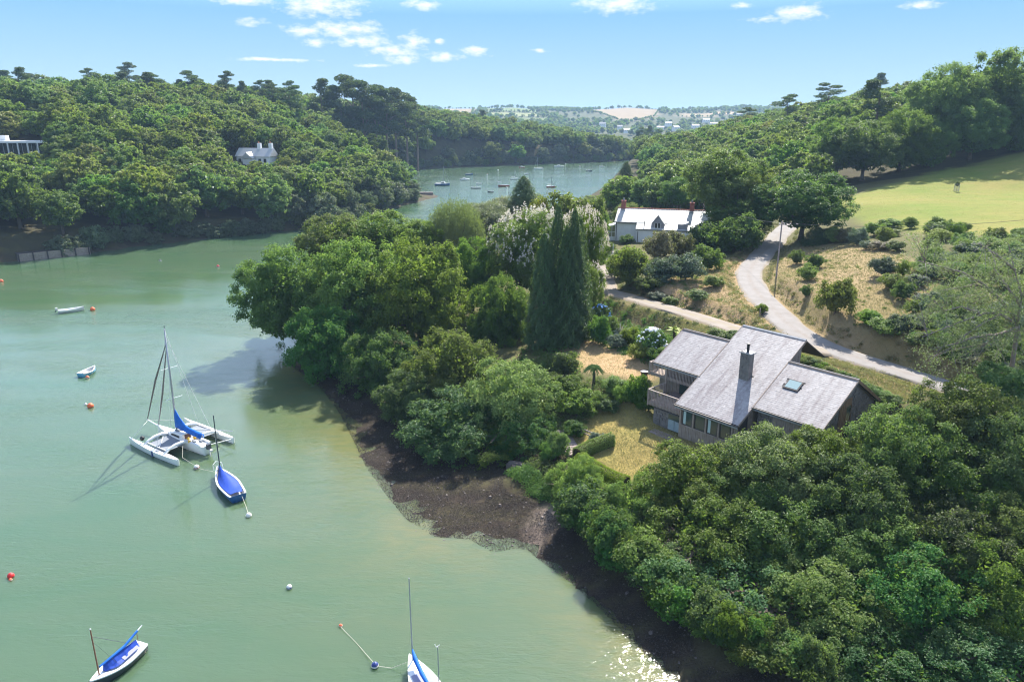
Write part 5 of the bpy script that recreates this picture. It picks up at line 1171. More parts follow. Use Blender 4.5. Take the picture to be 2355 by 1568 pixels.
def hullmb(L, B, D, draft=.25, bowp=1.5, transom=.7, sheer=.18, n=14, flare=.82):
    """boat hull along x, bow at +L/2; returns sheer line too"""
    mb = MB(); st = []; left = []; right = []
    for i in range(n + 1):
        s = i / n; x = -L / 2 + L * s; f = (transom + (1 - transom) * min(1, s / .4) ** .6) if s < .4 else (1 - ((s - .4) / .6) ** (bowp + .6)); hb = max(B / 2 * f, .012); z = D + sheer * (2 * s - .7) ** 2
        kz = -draft * (1 - (max(s - .6, 0) / .4) ** 2 * 1.25); st.append([(x, hb, z), (x - 0, hb * .96, z * .55), (x, hb * flare, .06), (x, hb * .5, kz * .8), (x, 0, kz)]); left.append((x, hb, z)); right.append((x, -hb, z))
    V = []; 
    for row in st: V += row + [(q[0], -q[1], q[2]) for q in row[-2::-1]]
    w_ = 9; F = [(i * w_ + k, (i + 1) * w_ + k, (i + 1) * w_ + k + 1, i * w_ + k + 1) for i in range(n) for k in range(w_ - 1)]; F.append(tuple(range(w_)))
    mb.add(V, F); return mb, left, right


def deckmb(left, right, dz=-.01, inset=.02, camber=.04):
    mb = MB(); V = []; n = len(left)
    for a, b_ in zip(left, right): V += [(a[0], a[1] * (1 - inset), a[2] + dz), (a[0], 0, a[2] + dz + camber), (b_[0], b_[1] * (1 - inset), b_[2] + dz)]
    return mb.add(V, [(i * 3 + k, i * 3 + k + 1, (i + 1) * 3 + k + 1, (i + 1) * 3 + k) for i in range(n - 1) for k in (0, 1)])


def gunwale(left, right, w_=.1, h=.05):
    mb = MB(); V = []; n = len(left)
    for sgn, ln in ((1, left), (-1, right)):
        V = []
        for a in ln: hb = abs(a[1]); i_ = max(hb - w_, .005) * sgn; o_ = (hb + .02) * sgn; V += [(a[0], o_, a[2] - h), (a[0], o_, a[2] + .015), (a[0], i_, a[2] + .015), (a[0], i_, a[2] - h)]
        mb.add(V, [(i * 4 + k, (i + 1) * 4 + k, (i + 1) * 4 + (k + 1) % 4, i * 4 + (k + 1) % 4) for i in range(n - 1) for k in range(4)])
    return mb


def innermb(left, right, w_=.1, floor=.12):
    mb = MB(); V = []; n = len(left)
    for a in left: hb = max(abs(a[1]) - w_, .004); V += [(a[0] + .03, hb, a[2]), (a[0] + .03, hb * .8, floor), (a[0] + .03, -hb * .8, floor), (a[0] + .03, -hb, a[2])]
    F = [(i * 4 + k, i * 4 + k + 1, (i + 1) * 4 + k + 1, (i + 1) * 4 + k) for i in range(n - 1) for k in range(3)]; F.append((0, 3, 2, 1)); return mb.add(V, F)


# trimaran: origin between floats, bow towards +x
tri = thing('trimaran', 'white trimaran with folded blue sail cover, furled jibs and a tall mast', 'sailing boat', (-35.9, 72.9, 0), R(145.5))
h_, l_, r_ = hullmb(9.3, 1.5, .95, .3, 1.3, .62, .12); mh = h_.build('main_hull', gel, tri, smooth=True); deckmb(l_, r_).build('deck', gel, mh, smooth=True)
for sgn in (1, -1):
    h_, l_, r_ = hullmb(9.2, .72, .62, .25, 1.6, .3, .1, 16); fl = h_.build('float', gel, tri, smooth=True, loc=(.1, 3.25 * sgn, 0)); deckmb(l_, r_, camber=.1).build('float_deck', gel, fl, smooth=True)
    if sgn == 1: MB().box(-.5, -.3, .33, .40, .02, .62).build('stripe', navy_p, fl)
    for hx in (-1.2, 1.6): MB().box(hx, hx + .5, -.14, .14, .68, .73).build('hatch', netm, fl)
for x in (1.7, -2.1):
    for sgn in (1, -1):
        pts = [(x, .55 * sgn, 1.0), (x, 1.2 * sgn, 1.22), (x, 2.0 * sgn, 1.2), (x, 2.7 * sgn, 1.0), (x, 3.25 * sgn, .66)]; MB().tube(pts, [.19, .17, .16, .15, .16], 8).build('crossbeam', gel, tri, smooth=True)
for sgn in (1, -1):
    MB().add([(1.55, .6 * sgn, .92), (-1.95, .6 * sgn, .92), (-1.95, 3.0 * sgn, .78), (1.55, 3.0 * sgn, .78), (1.55, 1.8 * sgn, .80), (-1.95, 1.8 * sgn, .80)], [(0, 4, 5, 1), (4, 3, 2, 5)]).build('net', netm, tri)
    MB().bar((1.55, 2.95 * sgn, .86), (-1.95, 2.95 * sgn, .86), .07, .07).build('net_rail', gelw, tri); MB().bar((1.5, 1.2 * sgn, .95), (-.6, 2.9 * sgn, .86), .05, .05).build('net_strut', gel, tri)
cab = MB().add([(2.2, -.45, 1.0), (2.2, .45, 1.0), (1.2, .5, 1.42), (1.2, -.5, 1.42), (-1.2, .62, 1.58), (-1.2, -.62, 1.58), (-1.2, .68, .95), (-1.2, -.68, .95), (1.2, .66, .98), (1.2, -.66, .98)], [(0, 1, 2, 3), (3, 2, 4, 5), (1, 8, 2), (0, 3, 9), (2, 8, 6, 4), (3, 5, 7, 9), (4, 6, 7, 5)]).build('cabin', gel, tri)
for sgn in (1, -1): MB().add([(1.0, .645 * sgn, 1.08), (-.7, .69 * sgn, 1.10), (-.7, .675 * sgn, 1.34), (.8, .60 * sgn, 1.28)], [(0, 1, 2, 3)]).build('side_window', black, cab)
MB().box(-1.26, -1.19, -.34, .34, 1.0, 1.5).build('hatchway', principled('hatch_brown', (.10, .05, .045), .6, .3), cab); MB().box(.1, .75, -.3, .3, 1.54, 1.60).build('hatch', netm, cab)
ck = MB().box(-4.3, -1.3, -.5, .5, .80, .98).build('cockpit', gelw, tri); MB().box(-4.2, -1.35, .5, .72, .95, 1.16).box(-4.2, -1.35, -.72, -.5, .95, 1.16).build('coaming', gel, ck)
for x, y in ((-2.0, -.3), (-2.5, .62), (-1.7, .25)): MB().ball((x, y, 1.15), .17, 8, 6).build('yellow_gear', yell, ck)
for x, y in ((-2.9, .2), (-3.4, -.3), (-3.0, -.6)): MB().box(x, x + .5, y - .12, y + .12, .99, 1.14).build('cushion', netm, ck)
MB().tube([(4.5, 0, 1.02), (6.6, 0, 1.25)], [.09, .06], 8).build('bowsprit', gel, tri)
MS = (.75, 0, 1.5); mst = MB().tube([MS, (.55, 0, 7.4), (.35, 0, 13.0)], [.11, .10, .07], 8).build('mast', alu, tri, smooth=True)
MB().tube([(.3, 0, 13.0), (.3, 0, 13.35)], .02, 5).tube([(.3, -.2, 13.25), (.3, .25, 13.25)], .015, 5).build('wind_vane', darkm, mst)
for z in (5.2, 8.6):
    for sgn in (1, -1): MB().bar((.6, .05 * sgn, z), (.4, .95 * sgn, z + .06), .06, .03).build('spreader', gel, mst)
rr_ = random.Random(5)
V = []; nb = 12
for i in range(nb + 1):
    s = i / nb; x = .7 - s * 4.6; zb = 2.05 - .12 * s; ht = 1.65 * max(0, 1 - s * 2.2) ** 1.5 + .42 - .12 * s; w_ = .16 + .14 * s - .1 * max(0, .25 - s)
    for k in range(9): a = pi * (k / 8) - pi / 2; V.append((x, sin(a) * w_ * (1.0 if k not in (3, 4, 5) else .9) + .03 * sin(i * 2.1 + k), zb + cos(a) * ht - (.22 if k in (0, 8) else 0)))
MB().add(V, [(i * 9 + k, (i + 1) * 9 + k, (i + 1) * 9 + k + 1, i * 9 + k + 1) for i in range(nb) for k in range(8)] + [tuple(range(9)), tuple(range(nb * 9 + 8, nb * 9 - 1, -1))]).build('sail_cover', bluecv, tri, smooth=True)
MB().tube([(.7, 0, 1.98), (-4.0, 0, 1.9)], .08, 8).build('boom', alu, tri)
MB().tube([(6.55, 0, 1.35), (3.6, 0, 6.6), (.45, 0, 11.3)], [.05, .11, .05], 7).build('furled_sail', brown_sail, tri); MB().tube([(4.4, 0, 1.15), (2.6, 0, 5.2), (.5, 0, 10.8)], [.05, .10, .05], 7).build('furled_sail', brown_sail, tri)
for a, b_ in (((.4, 0, 12.2), (-.6, 3.2, .7)), ((.4, 0, 12.2), (-.6, -3.2, .7)), ((.5, 0, 8.6), (.3, 1.0, 1.2)), ((.3, 0, 12.9), (-4.5, 0, 1.1)), ((6.5, 0, 1.2), (4.4, 3.2, .66)), ((6.5, 0, 1.2), (4.4, -3.2, .66))): MB().tube([a, b_], .016, 4).build('stay', gelw, tri)
eng = MB().box(-5.15, -4.75, -.18, .22, .75, 1.3).build('outboard', darkm, tri); MB().tube([(-5.0, 0, .8), (-5.25, .1, -.4)], .07, 6).box(-5.5, -5.1, -.1, .12, .55, .75).build('drive_leg', gelw, eng)
MB().tube([(-1.9, -3.0, 1.0), (-4.6, -3.2, 1.5)], .05, 5).build('tiller_bar', gelw, tri)
MB().ball((3.35, 2.55, .75), .26, 10, 7).build('black_fender', black, tri); MB().tube([(-4.6, -.5, .95), (-4.9, -2.7, .8)], .045, 5).build('tiller_bar', gelw, tri)

# open boats with covers
def covered(name, lab, p, rz, L, B, D, hm, cov, coverfn=True):
    t_ = thing(name, lab, 'boat', (p[0], p[1], 0), rz); h_, l_, r_ = hullmb(L, B, D, .22, 1.35, .72, .16, 14); hl = h_.build('hull', hm, t_, smooth=True); gunwale(l_, r_, .13, .07).build('gunwale', gel, hl); return t_, hl, l_, r_


bow = at(500, 1080, .5); stn = at(548, 1142, .5); mid_ = (bow + stn) / 2; rz = atan2(bow[1] - stn[1], bow[0] - stn[0]); L = np.linalg.norm(bow - stn)
din, hl, l_, r_ = covered('sailing_dinghy', 'blue hulled dinghy under a tented royal blue cover, dark mast stepped near the bow', mid_, rz, L, 2.0, .62, bhull, navycv)
V = []; n_ = len(l_)
for i, (a, b_) in enumerate(zip(l_, r_)):
    s = i / (n_ - 1); hb = max(abs(a[1]) - .17, .01) * .98; rid = a[2] + .10 + .95 * max(0, s - .15) * (1 if s < .86 else .3)
    V += [(a[0] * .86, hb, a[2] + .03), (a[0] * .86, hb * .5, (a[2] + .03) * .6 + rid * .4 - .05 * sin(i * 2.3)), (a[0] * .86, 0, rid), (a[0] * .86, -hb * .5, (a[2] + .03) * .6 + rid * .4 - .05 * cos(i * 1.9)), (a[0] * .86, -hb, a[2] + .03)]
MB().add(V, [(i * 5 + k, i * 5 + k + 1, (i + 1) * 5 + k + 1, (i + 1) * 5 + k) for i in range(n_ - 1) for k in range(4)]).build('cover', navycv, din, smooth=True)
innermb(l_, r_, .13, .3).build('interior', gelw, hl)
MB().tube([(L * .33, 0, .3), (L * .335, 0, 3.6), (L * .33, 0, 6.75)], [.065, .06, .045], 8).build('mast', darkm, din); MB().tube([(L * .33, 0, 6.2), (L * .49, 0, .8)], .012, 4).build('forestay', gelw, din)
MB().tube([(L * .44, .45, .75), (L * .47, .42, 1.25), (L * .52, 0, 1.4), (L * .47, -.42, 1.25), (L * .44, -.45, .75)], .03, 6).build('pulpit', gel, din)
b2 = (at(208, 1574, .5), at(326, 1478, .5)); mid_ = (b2[0] + b2[1]) / 2; rz = atan2(b2[0][1] - b2[1][1], b2[0][0] - b2[1][0]); L = np.linalg.norm(b2[0] - b2[1])
lug, hl, l_, r_ = covered('lug_boat', 'white open boat with a wooden mast and slack blue cover, bottom left corner', mid_, rz, L, 1.45, .52, dhull, navycv)
deckmb(l_, r_, .0, .03, .03).build('side_deck', gel, hl, smooth=True)
V = []; 
for i in range(11):
    s = i / 10; x = L * (.24 - .64 * s); hb = .50 * (1 - .35 * s ** 3) * min(1, .25 + s * 3.2); zz = .72; rid = zz + .52 - .12 * s
    V += [(x, hb, zz - .02), (x, hb * .55, zz + .10 + .05 * sin(i * 2.4)), (x, .02, rid), (x, -hb * .55, zz + .12 + .05 * cos(i * 2.1)), (x, -hb, zz - .02)]
cv_ = MB().add(V, [(i * 5 + k, i * 5 + k + 1, (i + 1) * 5 + k + 1, (i + 1) * 5 + k) for i in range(10) for k in range(4)] + [(0, 1, 2, 3, 4)]).build('cover', navycv, lug)
V = [(q[0], q[1], q[2]) for q in [(-L * .05, .22, .86), (-L * .05, .48, .735), (-L * .36, .40, .735), (-L * .36, .2, .85)]]; MB().add(V, [(0, 1, 2, 3)]).build('faded_panel', greyc, cv_)
MB().tube([(L * .3, 0, 1.22), (-L * .18, .02, 1.28), (-L * .46, 0, 1.62)], [.07, .09, .07], 7).build('boom_cover', bluecv, lug); MB().tube([(-L * .46, 0, 1.62), (-L * .56, 0, 1.75)], .035, 6).build('boom_end', gel, lug)
MB().tube([(L * .33, 0, .4), (L * .33, 0, 2.4), (L * .33, 0, 4.05)], [.05, .047, .04], 8).build('mast', spruce, lug); MB().ball((L * .33, 0, 4.08), .055, 8, 5).build('mast_cap', gel, lug)
MB().tube([(L * .33, 0, 3.55), (-L * .22, 0, 1.4)], .012, 4).tube([(L * .33, 0, 3.2), (L * .05, .6, .6)], .008, 4).build('rigging', darkm, lug); MB().tube([(-L * .44, .0, .62), (-L * .44, 0, 1.6)], .02, 5).build('crutch', spruce, lug)
p = at(943, 1512, .7); yw = thing('yawl', 'white yawl with two thin masts and a blue boom cover at the bottom edge', 'sailing boat', (p[0] + 1.25, p[1] - 2.35, 0), atan2(2.35, -1.25))
h_, l_, r_ = hullmb(5.6, 1.9, .68, .25, 1.3, .65, .14, 14); hl = h_.build('hull', gel, yw, smooth=True); deckmb(l_, r_, .0, .03, .05).build('deck', gel, hl, smooth=True); gunwale(l_, r_, .09, .06).build('gunwale', gelw, hl)
MB().tube([(2.2, 0, .6), (2.18, 0, 4), (2.15, 0, 7.0)], [.05, .045, .035], 8).build('main_mast', alu, yw); MB().tube([(-2.3, 0, .6), (-2.3, 0, 5.2)], [.04, .03], 8).build('mizzen_mast', alu, yw); MB().tube([(-2.3, -.12, 5.3), (-2.3, .1, 5.22), (-2.25, .15, 5.4)], .02, 5).build('mast_fitting', gel, yw)
MB().tube([(2.15, 0, 1.75), (1.7, 0, 1.35), (.4, .05, 1.25), (-1.8, .05, 1.2)], [.05, .15, .14, .09], 8).build('sail_cover', bluecv, yw, smooth=True); MB().box(-2.0, 1.0, -.55, .55, .72, .84).build('cockpit_cover', greyc, yw)
# rowing boats
b3 = (at(193, 709, .35), at(133, 716, .35)); mid_ = (b3[0] + b3[1]) / 2; rz = atan2(b3[0][1] - b3[1][1], b3[0][0] - b3[1][0]); L = np.linalg.norm(b3[0] - b3[1])
lau, hl, l_, r_ = covered('motor_dinghy', 'white motor dinghy with an outboard, moored alone on the left', mid_, rz, L, 1.5, .5, gelw, None); innermb(l_, r_, .12, .12).build('interior', gelw, hl)
for x in (-.2, .22): MB().box(L * x, L * x + .3, -.55, .55, .36, .41).build('thwart', gelw, lau)
eng = MB().box(-L / 2 - .35, -L / 2 + .02, -.17, .17, .62, 1.05).build('outboard', gelw, lau); MB().tube([(-L / 2 - .15, 0, .6), (-L / 2 - .5, 0, .25)], .06, 6).build('drive_leg', darkm, eng)
b4 = (at(188, 860, .35), at(216, 848, .35)); mid_ = (b4[0] + b4[1]) / 2
ten, hl, l_, r_ = covered('tender', 'small round white tender with a pale blue hull below the motor dinghy', mid_, R(80), 2.9, 1.5, .48, principled('pale_blue_hull', (.16, .42, .62), .4, .4), None); innermb(l_, r_, .16, .15).build('interior', gelw, hl); MB().box(-.4, -.1, -.6, .6, .34, .38).build('thwart', white_p, ten)
# boats moored in the bay: photo x, y, length px, hull, extras
BAY = [(1017, 427, 30, 'bhull', 'cm', 'blue hulled sailing yacht with a white cabin, leftmost in the bay'), (1068, 415.5, 20, 'gel', 'c', 'white motor boat right of the blue yacht in the bay'), (1078.5, 402.5, 15, 'bhull', '', 'small blue boat at the back left of the bay'),
       (1101.5, 424.5, 11, 'gel', '', 'small white boat between the white open boat and the far shore'), (1094, 434.5, 20, 'gelw', '', 'white open boat nearest the camera in the bay'), (1128, 443, 12, 'dhull', '', 'small dark boat with a white top, front of the bay'),
       (1148, 420, 7, 'gel', '', 'tiny white dinghy in the middle of the bay'), (1158, 429.5, 23, 'rhull', '', 'long red brown boat left of the dark conifer'), (1182, 413.5, 15, 'gel', 'm', 'white sailing boat with a bare mast behind the red brown boat'),
       (1199.5, 386, 12, 'rhull', 'c', 'small red boat close under the far shore'), (1211, 402, 10, 'gelw', 'c', 'cream little boat behind the dark conifer'), (1238, 390.5, 19, 'gel', 'm', 'white yacht with a mast near the far shore'),
       (1266, 431.5, 17, 'rhull', 'm', 'brown sailing boat with a mast right of the conifer'), (1285, 385.5, 20, 'gelw', 'c', 'grey and white launch by the far shore'), (1354, 394.5, 12, 'dhull', 'c', 'dark hulled boat with a white cabin, right part of the bay'), (1384, 385, 10, 'gel', 'c', 'rightmost small boat by the far shore trees')]
for k, (px, py, lp, hm, ex, lab) in enumerate(BAY):
    p = at(px, py, 0); dep = p[1] * cos(PITCH) + CAMH * sin(PITCH); L = lp * dep / FPX * 1.15; t_ = thing('moored_boat', lab, 'boat', (p[0], p[1], 0), R(180 * (k % 2) + rnd.uniform(-22, 22)), 'boats moored in the bay')
    h_, l_, r_ = hullmb(L, L * .32, L * .10 + .25, .2, 1.3, .7, .2, 10); hl = h_.build('hull', globals()[hm], t_, smooth=True); gunwale(l_, r_, .15, .12).build('gunwale', gel, hl)
    if ex or hm == 'gel': deckmb(l_, r_).build('deck', gel, hl)
    else: innermb(l_, r_, .15, .15).build('interior', gelw, hl)
    if 'c' in ex:
        c_ = MB().add([(-L * .1, -L * .1, .5), (-L * .1, L * .1, .5), (L * .25, L * .08, .5), (L * .25, -L * .08, .5), (-L * .08, -L * .09, L * .2 + .4), (-L * .08, L * .09, L * .2 + .4), (L * .14, L * .07, L * .2 + .4), (L * .14, -L * .07, L * .2 + .4)], [(4, 5, 6, 7), (0, 4, 7, 3), (1, 2, 6, 5), (2, 3, 7, 6), (0, 1, 5, 4)]).build('cabin', gel, t_)
        for sg in (1, -1): MB().bar((-L * .05, sg * L * .10, L * .16 + .35), (L * .13, sg * L * .085, L * .16 + .35), .03, L * .05).build('window', black, c_)
    if 'm' in ex: MB().tube([(L * .1, 0, .6), (L * .1, 0, L * 1.25)], .1, 6).build('mast', alu if hm != 'rhull' else darkm, t_); MB().tube([(L * .1, 0, 1.5), (-L * .4, 0, 1.5)], .15, 6).build('boom', white_p, t_); MB().tube([(L * .1, 0, L * 1.2), (L * .48, 0, .9)], .04, 4).build('forestay', gelw, t_)
# mooring buoys
BUOY = [(368, 600, .32, 'darkm', 'white_p', 'dark grey mooring buoy off the left bank'), (501, 613, .34, 'redb', 'white_p', 'red and white buoy off the left bank, right of the dark one'), (3, 647, .4, 'orange', 'orange', 'orange buoy cut by the left edge'),
        (213, 712, .42, 'orange', 'orange', 'orange buoy beside the motor dinghy'), (201, 868, .24, 'orange', 'white_p', 'little orange buoy tied under the tender'), (208, 934, .36, 'orange', 'orange', 'orange red buoy left of the trimaran'), (197, 930, .16, 'white_p', 'white_p', 'tiny white pick up float beside the orange red buoy'),
        (25, 1324, .24, 'redb', 'redb', 'red buoy at the left edge, lower left'), (24, 1333, .13, 'orange', 'white_p', 'small orange pick up float under the red buoy'), (665, 1350, .21, 'white_p', 'navy_p', 'white and navy buoy in the middle of the lower water'), (783, 1438, .13, 'orange', 'white_p', 'small pinkish float on the line between the buoys'),
        (862, 1530, .24, 'navy_p', 'white_p', 'navy buoy at the bottom left of the yawl'), (452, 1075, .27, 'white_p', 'rhull', 'white and brown mooring buoy behind the trimaran'), (572, 1185, .25, 'white_p', 'white_p', 'pale round buoy astern of the blue covered dinghy')]
for px, py, rad, m1, m2, lab in BUOY:
    p = at(px, py, rad * .3); t_ = thing('mooring_buoy', lab, 'buoy', (p[0], p[1], 0), 0, 'mooring buoys'); m1 = globals()[m1]; m2 = globals()[m2]
    MB().ball((0, 0, rad * .45), rad, 14, 9).build('float', m1, t_, smooth=True); MB().tube([(0, 0, rad * .28), (0, 0, rad * .62)], rad * 1.02, 16).build('band', m2, t_, smooth=False); MB().tube([(0, 0, rad * 1.4), (rad * .18, 0, rad * 1.75), (0, 0, rad * 1.62)], rad * .08, 6).build('ring', gelw, t_)
for k, (px, py) in enumerate(((1165, 433), (1145, 392), (1300, 378), (1333, 384), (1120, 403))):
    p = at(px, py, .1); t_ = thing('mooring_buoy', 'tiny pale mooring buoy among the boats in the bay', 'buoy', (p[0], p[1], 0), 0, 'tiny buoys in the bay'); MB().ball((0, 0, .25), .5, 8, 6).build('float', white_p, t_, smooth=True); MB().tube([(0, 0, .7), (.1, 0, 1.0)], .06, 5).build('ring', orange, t_)
def mooring(lab, *pts): return tag(MB().tube([tuple(q) for q in pts], .016, 5).build('mooring_line', rope), lab, 'rope')
mooring('mooring line from the trimaran stern to the white and brown buoy', (-34.6, 70.2, 1.0), (-34.0, 68.6, .45), at(452, 1072, .3)); mooring('slack line between the white and brown buoy and the dinghy', at(455, 1076, .2), at(480, 1082, .03), at(495, 1085, .5))
mooring('mooring line from the dinghy transom to the pale round buoy', at(556, 1140, .5), at(566, 1165, .15), at(571, 1182, .2)); mooring('long thin line between the navy buoy and the small float', at(862, 1526, .2), at(820, 1478, .02), at(783, 1440, .1)); mooring('mooring line from the navy buoy to the yawl bow', at(866, 1530, .25), at(900, 1535, .04), at(940, 1520, .6))

# ------------------------------------------------------------------ garden and hillside shrubs
SHV = [crown(200 + k, 1.25, 1.0, 9, .42, 90, .26, 4200, .15, low=-.35) for k in range(3)]
SHB_ = [leafmesh('foliage', *SHV[k], M_shrub) for k in range(3)]
SHM = {m_.name: [(SHB_[k], m_) for k in range(3)] for m_ in (M_shrub, M_blue, M_brown, M_pale, M_oak2, M_oak3, M_gold, M_oak)}
STEM = MB().tube([(0, 0, -.3), (.05, 0, .5), (0, .05, 1.0)], [.09, .06, .02], 6).tube([(0, 0, .1), (.3, .1, .6), (.5, .15, .95)], [.05, .03, .012], 5).tube([(0, 0, .1), (-.3, .15, .6), (-.45, .3, .9)], [.05, .03, .012], 5).mesh('stem', bark)
SG, SB, SBR, SP, SD, SF, SY, SO = 'shrub_leaf', 'bluish_leaf', 'brown_bracken', 'pale_leaf', 'dark_oak_leaf', 'fresh_leaf', 'gold_leaf', 'oak_leaf'


def shrub(name, px, pb, hw, hh, mt, label, cat='shrub', group=None, k=None, extra=None):
    """px, pb: photo position of the foot; hw half width, hh height in photo pixels"""
    p = hit(px, pb); dep = p[1] * cos(PITCH) + (CAMH - p[2]) * sin(PITCH); u_ = dep / FPX; R_ = hw * u_; H_ = hh * u_ / .93
    k = rnd.randrange(3) if k is None else k
    t_ = thing(name, label, cat, tuple(p), 0, group); obj('foliage', SHM[mt][k], t_, (0, 0, H_ * .48), (0, 0, rnd.uniform(0, 6.28)), (R_ / 1.25, R_ / 1.25, H_ * .52)); obj('stem', STEM, t_, (0, 0, 0), (0, 0, 0), (R_ * .7, R_ * .7, H_ * .8))
    if extra: extra(t_, R_, H_)
    return t_


SHR = [
    ('clipped_shrub', 1295, 862, 34, 50, SD, 'dark green clipped ball shrub at the foot of the cypress spires'),
    ('laurel_bush', 1300, 915, 38, 48, SG, 'fresh green laurel bush below the clipped ball shrub'), ('laurel_bush', 1325, 955, 44, 55, SO, 'laurel bush left of the dry lawn, above the garden rail'),
    ('laurel_bush', 1262, 900, 30, 40, SD, 'dark laurel behind the pale round oak'), ('garden_shrub', 1350, 940, 32, 42, SG, 'green garden shrub left of the low fan fronds'),
    ('garden_shrub', 1412, 905, 30, 36, SP, 'pale mottled shrub below the fan palm'), ('garden_shrub', 1438, 925, 26, 38, SF, 'yellowish shrub above the lawn tip'), ('garden_shrub', 1462, 935, 28, 70, SO, 'upright green shrub beside the lower balcony'),
    ('garden_shrub', 1490, 945, 26, 50, SG, 'green shrub under the balcony corner'), ('garden_shrub', 1478, 908, 18, 40, SB, 'silvery shrub next to the balconies'), ('garden_shrub', 1395, 945, 26, 26, SD, 'dark low shrub at the top of the dry lawn'),
    ('garden_shrub', 1320, 1000, 26, 30, SD, 'dark shrub over the garden rail post'), ('garden_shrub', 1372, 1020, 18, 26, SB, 'small pale green shrub between garden rail and hedge'),
    ('bay_shrub', 1283, 1050, 26, 55, SG, 'sunlit glossy shrub left of the stone steps'), ('bay_shrub', 1262, 1060, 24, 40, SO, 'darker glossy shrub left of the sunlit one'),
    ('garden_shrub', 1375, 790, 28, 60, SD, 'dark shrub under the blue hydrangea'), ('garden_shrub', 1450, 795, 24, 40, SF, 'fresh green round shrub left of the white hydrangea'), ('garden_shrub', 1470, 825, 26, 36, SP, 'pale leaved shrub at the edge of the upper lawn'),
    ('garden_shrub', 1510, 835, 24, 34, SD, 'dark shrub beside the upper balcony'), ('garden_shrub', 1403, 770, 24, 40, SG, 'green shrub between hydrangea and pampas grass'), ('garden_shrub', 1420, 800, 22, 30, SB, 'grey green low shrub at the upper lawn edge'),
    ('garden_shrub', 1345, 730, 26, 70, SO, 'tall green shrub right of the cypress spires'), ('garden_shrub', 1362, 690, 24, 60, SF, 'light green shrub beside the track below the white blossom'),
    ('bank_shrub', 1655, 780, 28, 22, SF, 'long tuft of fresh green shrub behind the house ridge'), ('bank_shrub', 1690, 782, 22, 20, SG, 'green tuft beside the highest roof'),
    ('hill_shrub', 1445, 655, 44, 80, SO, 'big rounded green shrub at the gate, left of the bracken'), ('hill_shrub', 1420, 640, 26, 60, SG, 'fresh shrub directly behind the white pole'), ('hill_shrub', 1510, 600, 38, 62, SBR, 'brown broom bush in front of the cottage door'),
    ('hill_shrub', 1560, 590, 34, 52, SBR, 'second brown broom bush, right of the first'), ('hill_shrub', 1520, 650, 38, 50, SB, 'pale grey green bramble mound under the broom'), ('hill_shrub', 1575, 645, 40, 56, SB, 'pale bramble mound in the middle of the bank'),
    ('hill_shrub', 1625, 622, 34, 52, SO, 'green bramble mound near the lane shade'), ('hill_shrub', 1490, 672, 30, 36, SD, 'dark low bramble along the track'), ('hill_shrub', 1600, 690, 24, 22, SG, 'small green bush alone on the brown bank'),
    ('hill_shrub', 1640, 660, 22, 24, SP, 'small pale bush near the lane bend'), ('hill_shrub', 1510, 690, 20, 18, SB, 'silvery trailing bush at the track edge'), ('hill_shrub', 1540, 700, 18, 16, SG, 'low green trailing bush at the track edge, right of the silvery one'),
    ('holly_bush', 1660, 585, 50, 70, SD, 'dark holly bush in the shade of the chestnut'), ('holly_bush', 1700, 580, 42, 78, SD, 'dark holly bush at the lane edge under the chestnut'), ('holly_bush', 1620, 580, 42, 56, SD, 'dark evergreen bush at the right end of the cottage'),
    ('juniper_bush', 1918, 722, 40, 74, SY, 'yellow tipped juniper on the dry bank, casting a clear shadow'), ('bank_shrub', 1852, 682, 13, 24, SG, 'small round green bush left of the juniper'), ('bank_shrub', 1856, 645, 24, 34, SO, 'green bush below the dark lane evergreen'), ('bank_shrub', 1872, 618, 22, 30, SD, 'dark bush on the bank above the lane'),
    ('bank_shrub', 1830, 608, 16, 30, SD, 'dark scrub at the foot of the utility pole'), ('bank_shrub', 2142, 800, 14, 40, SY, 'bright yellow green upright shrub at the lane edge, right'), ('bank_shrub', 2030, 635, 30, 40, SB, 'blue grey bush at the right rim of the dry bank'), ('bank_shrub', 2050, 665, 28, 32, SF, 'fresh green bush under the blue grey one'),
    ('bank_shrub', 2075, 690, 24, 40, SD, 'spiky dark bush at the rim of the dry bank'), ('bank_shrub', 1750, 722, 13, 22, SF, 'little green bush at the road junction'), ('bank_shrub', 2030, 770, 34, 36, SP, 'pale scrub patch beside the lane bend'), ('bank_shrub', 1995, 745, 26, 30, SF, 'yellow green scrub right of the juniper'), ('bank_shrub', 2065, 765, 26, 40, SB, 'silver grey scrub beside the pale patch'),
    ('cottage_shrub', 1400, 580, 18, 22, SG, 'green bush at the conservatory corner'), ('cottage_shrub', 1440, 560, 16, 18, SD, 'dark bush against the cottage wall'),
]
for q in SHR: shrub(*q)
# bushy hedge behind the right wing, lane side
for k in range(17):
    f = k / 16; shrub('bank_shrub', 1850 + 200 * f, 842 + 92 * f, 22, 24, rnd.choice((SF, SG, SY)) if k % 3 else SO, 'leafy bush in the row between the right ridge and the lane', group='bushes between house and lane')
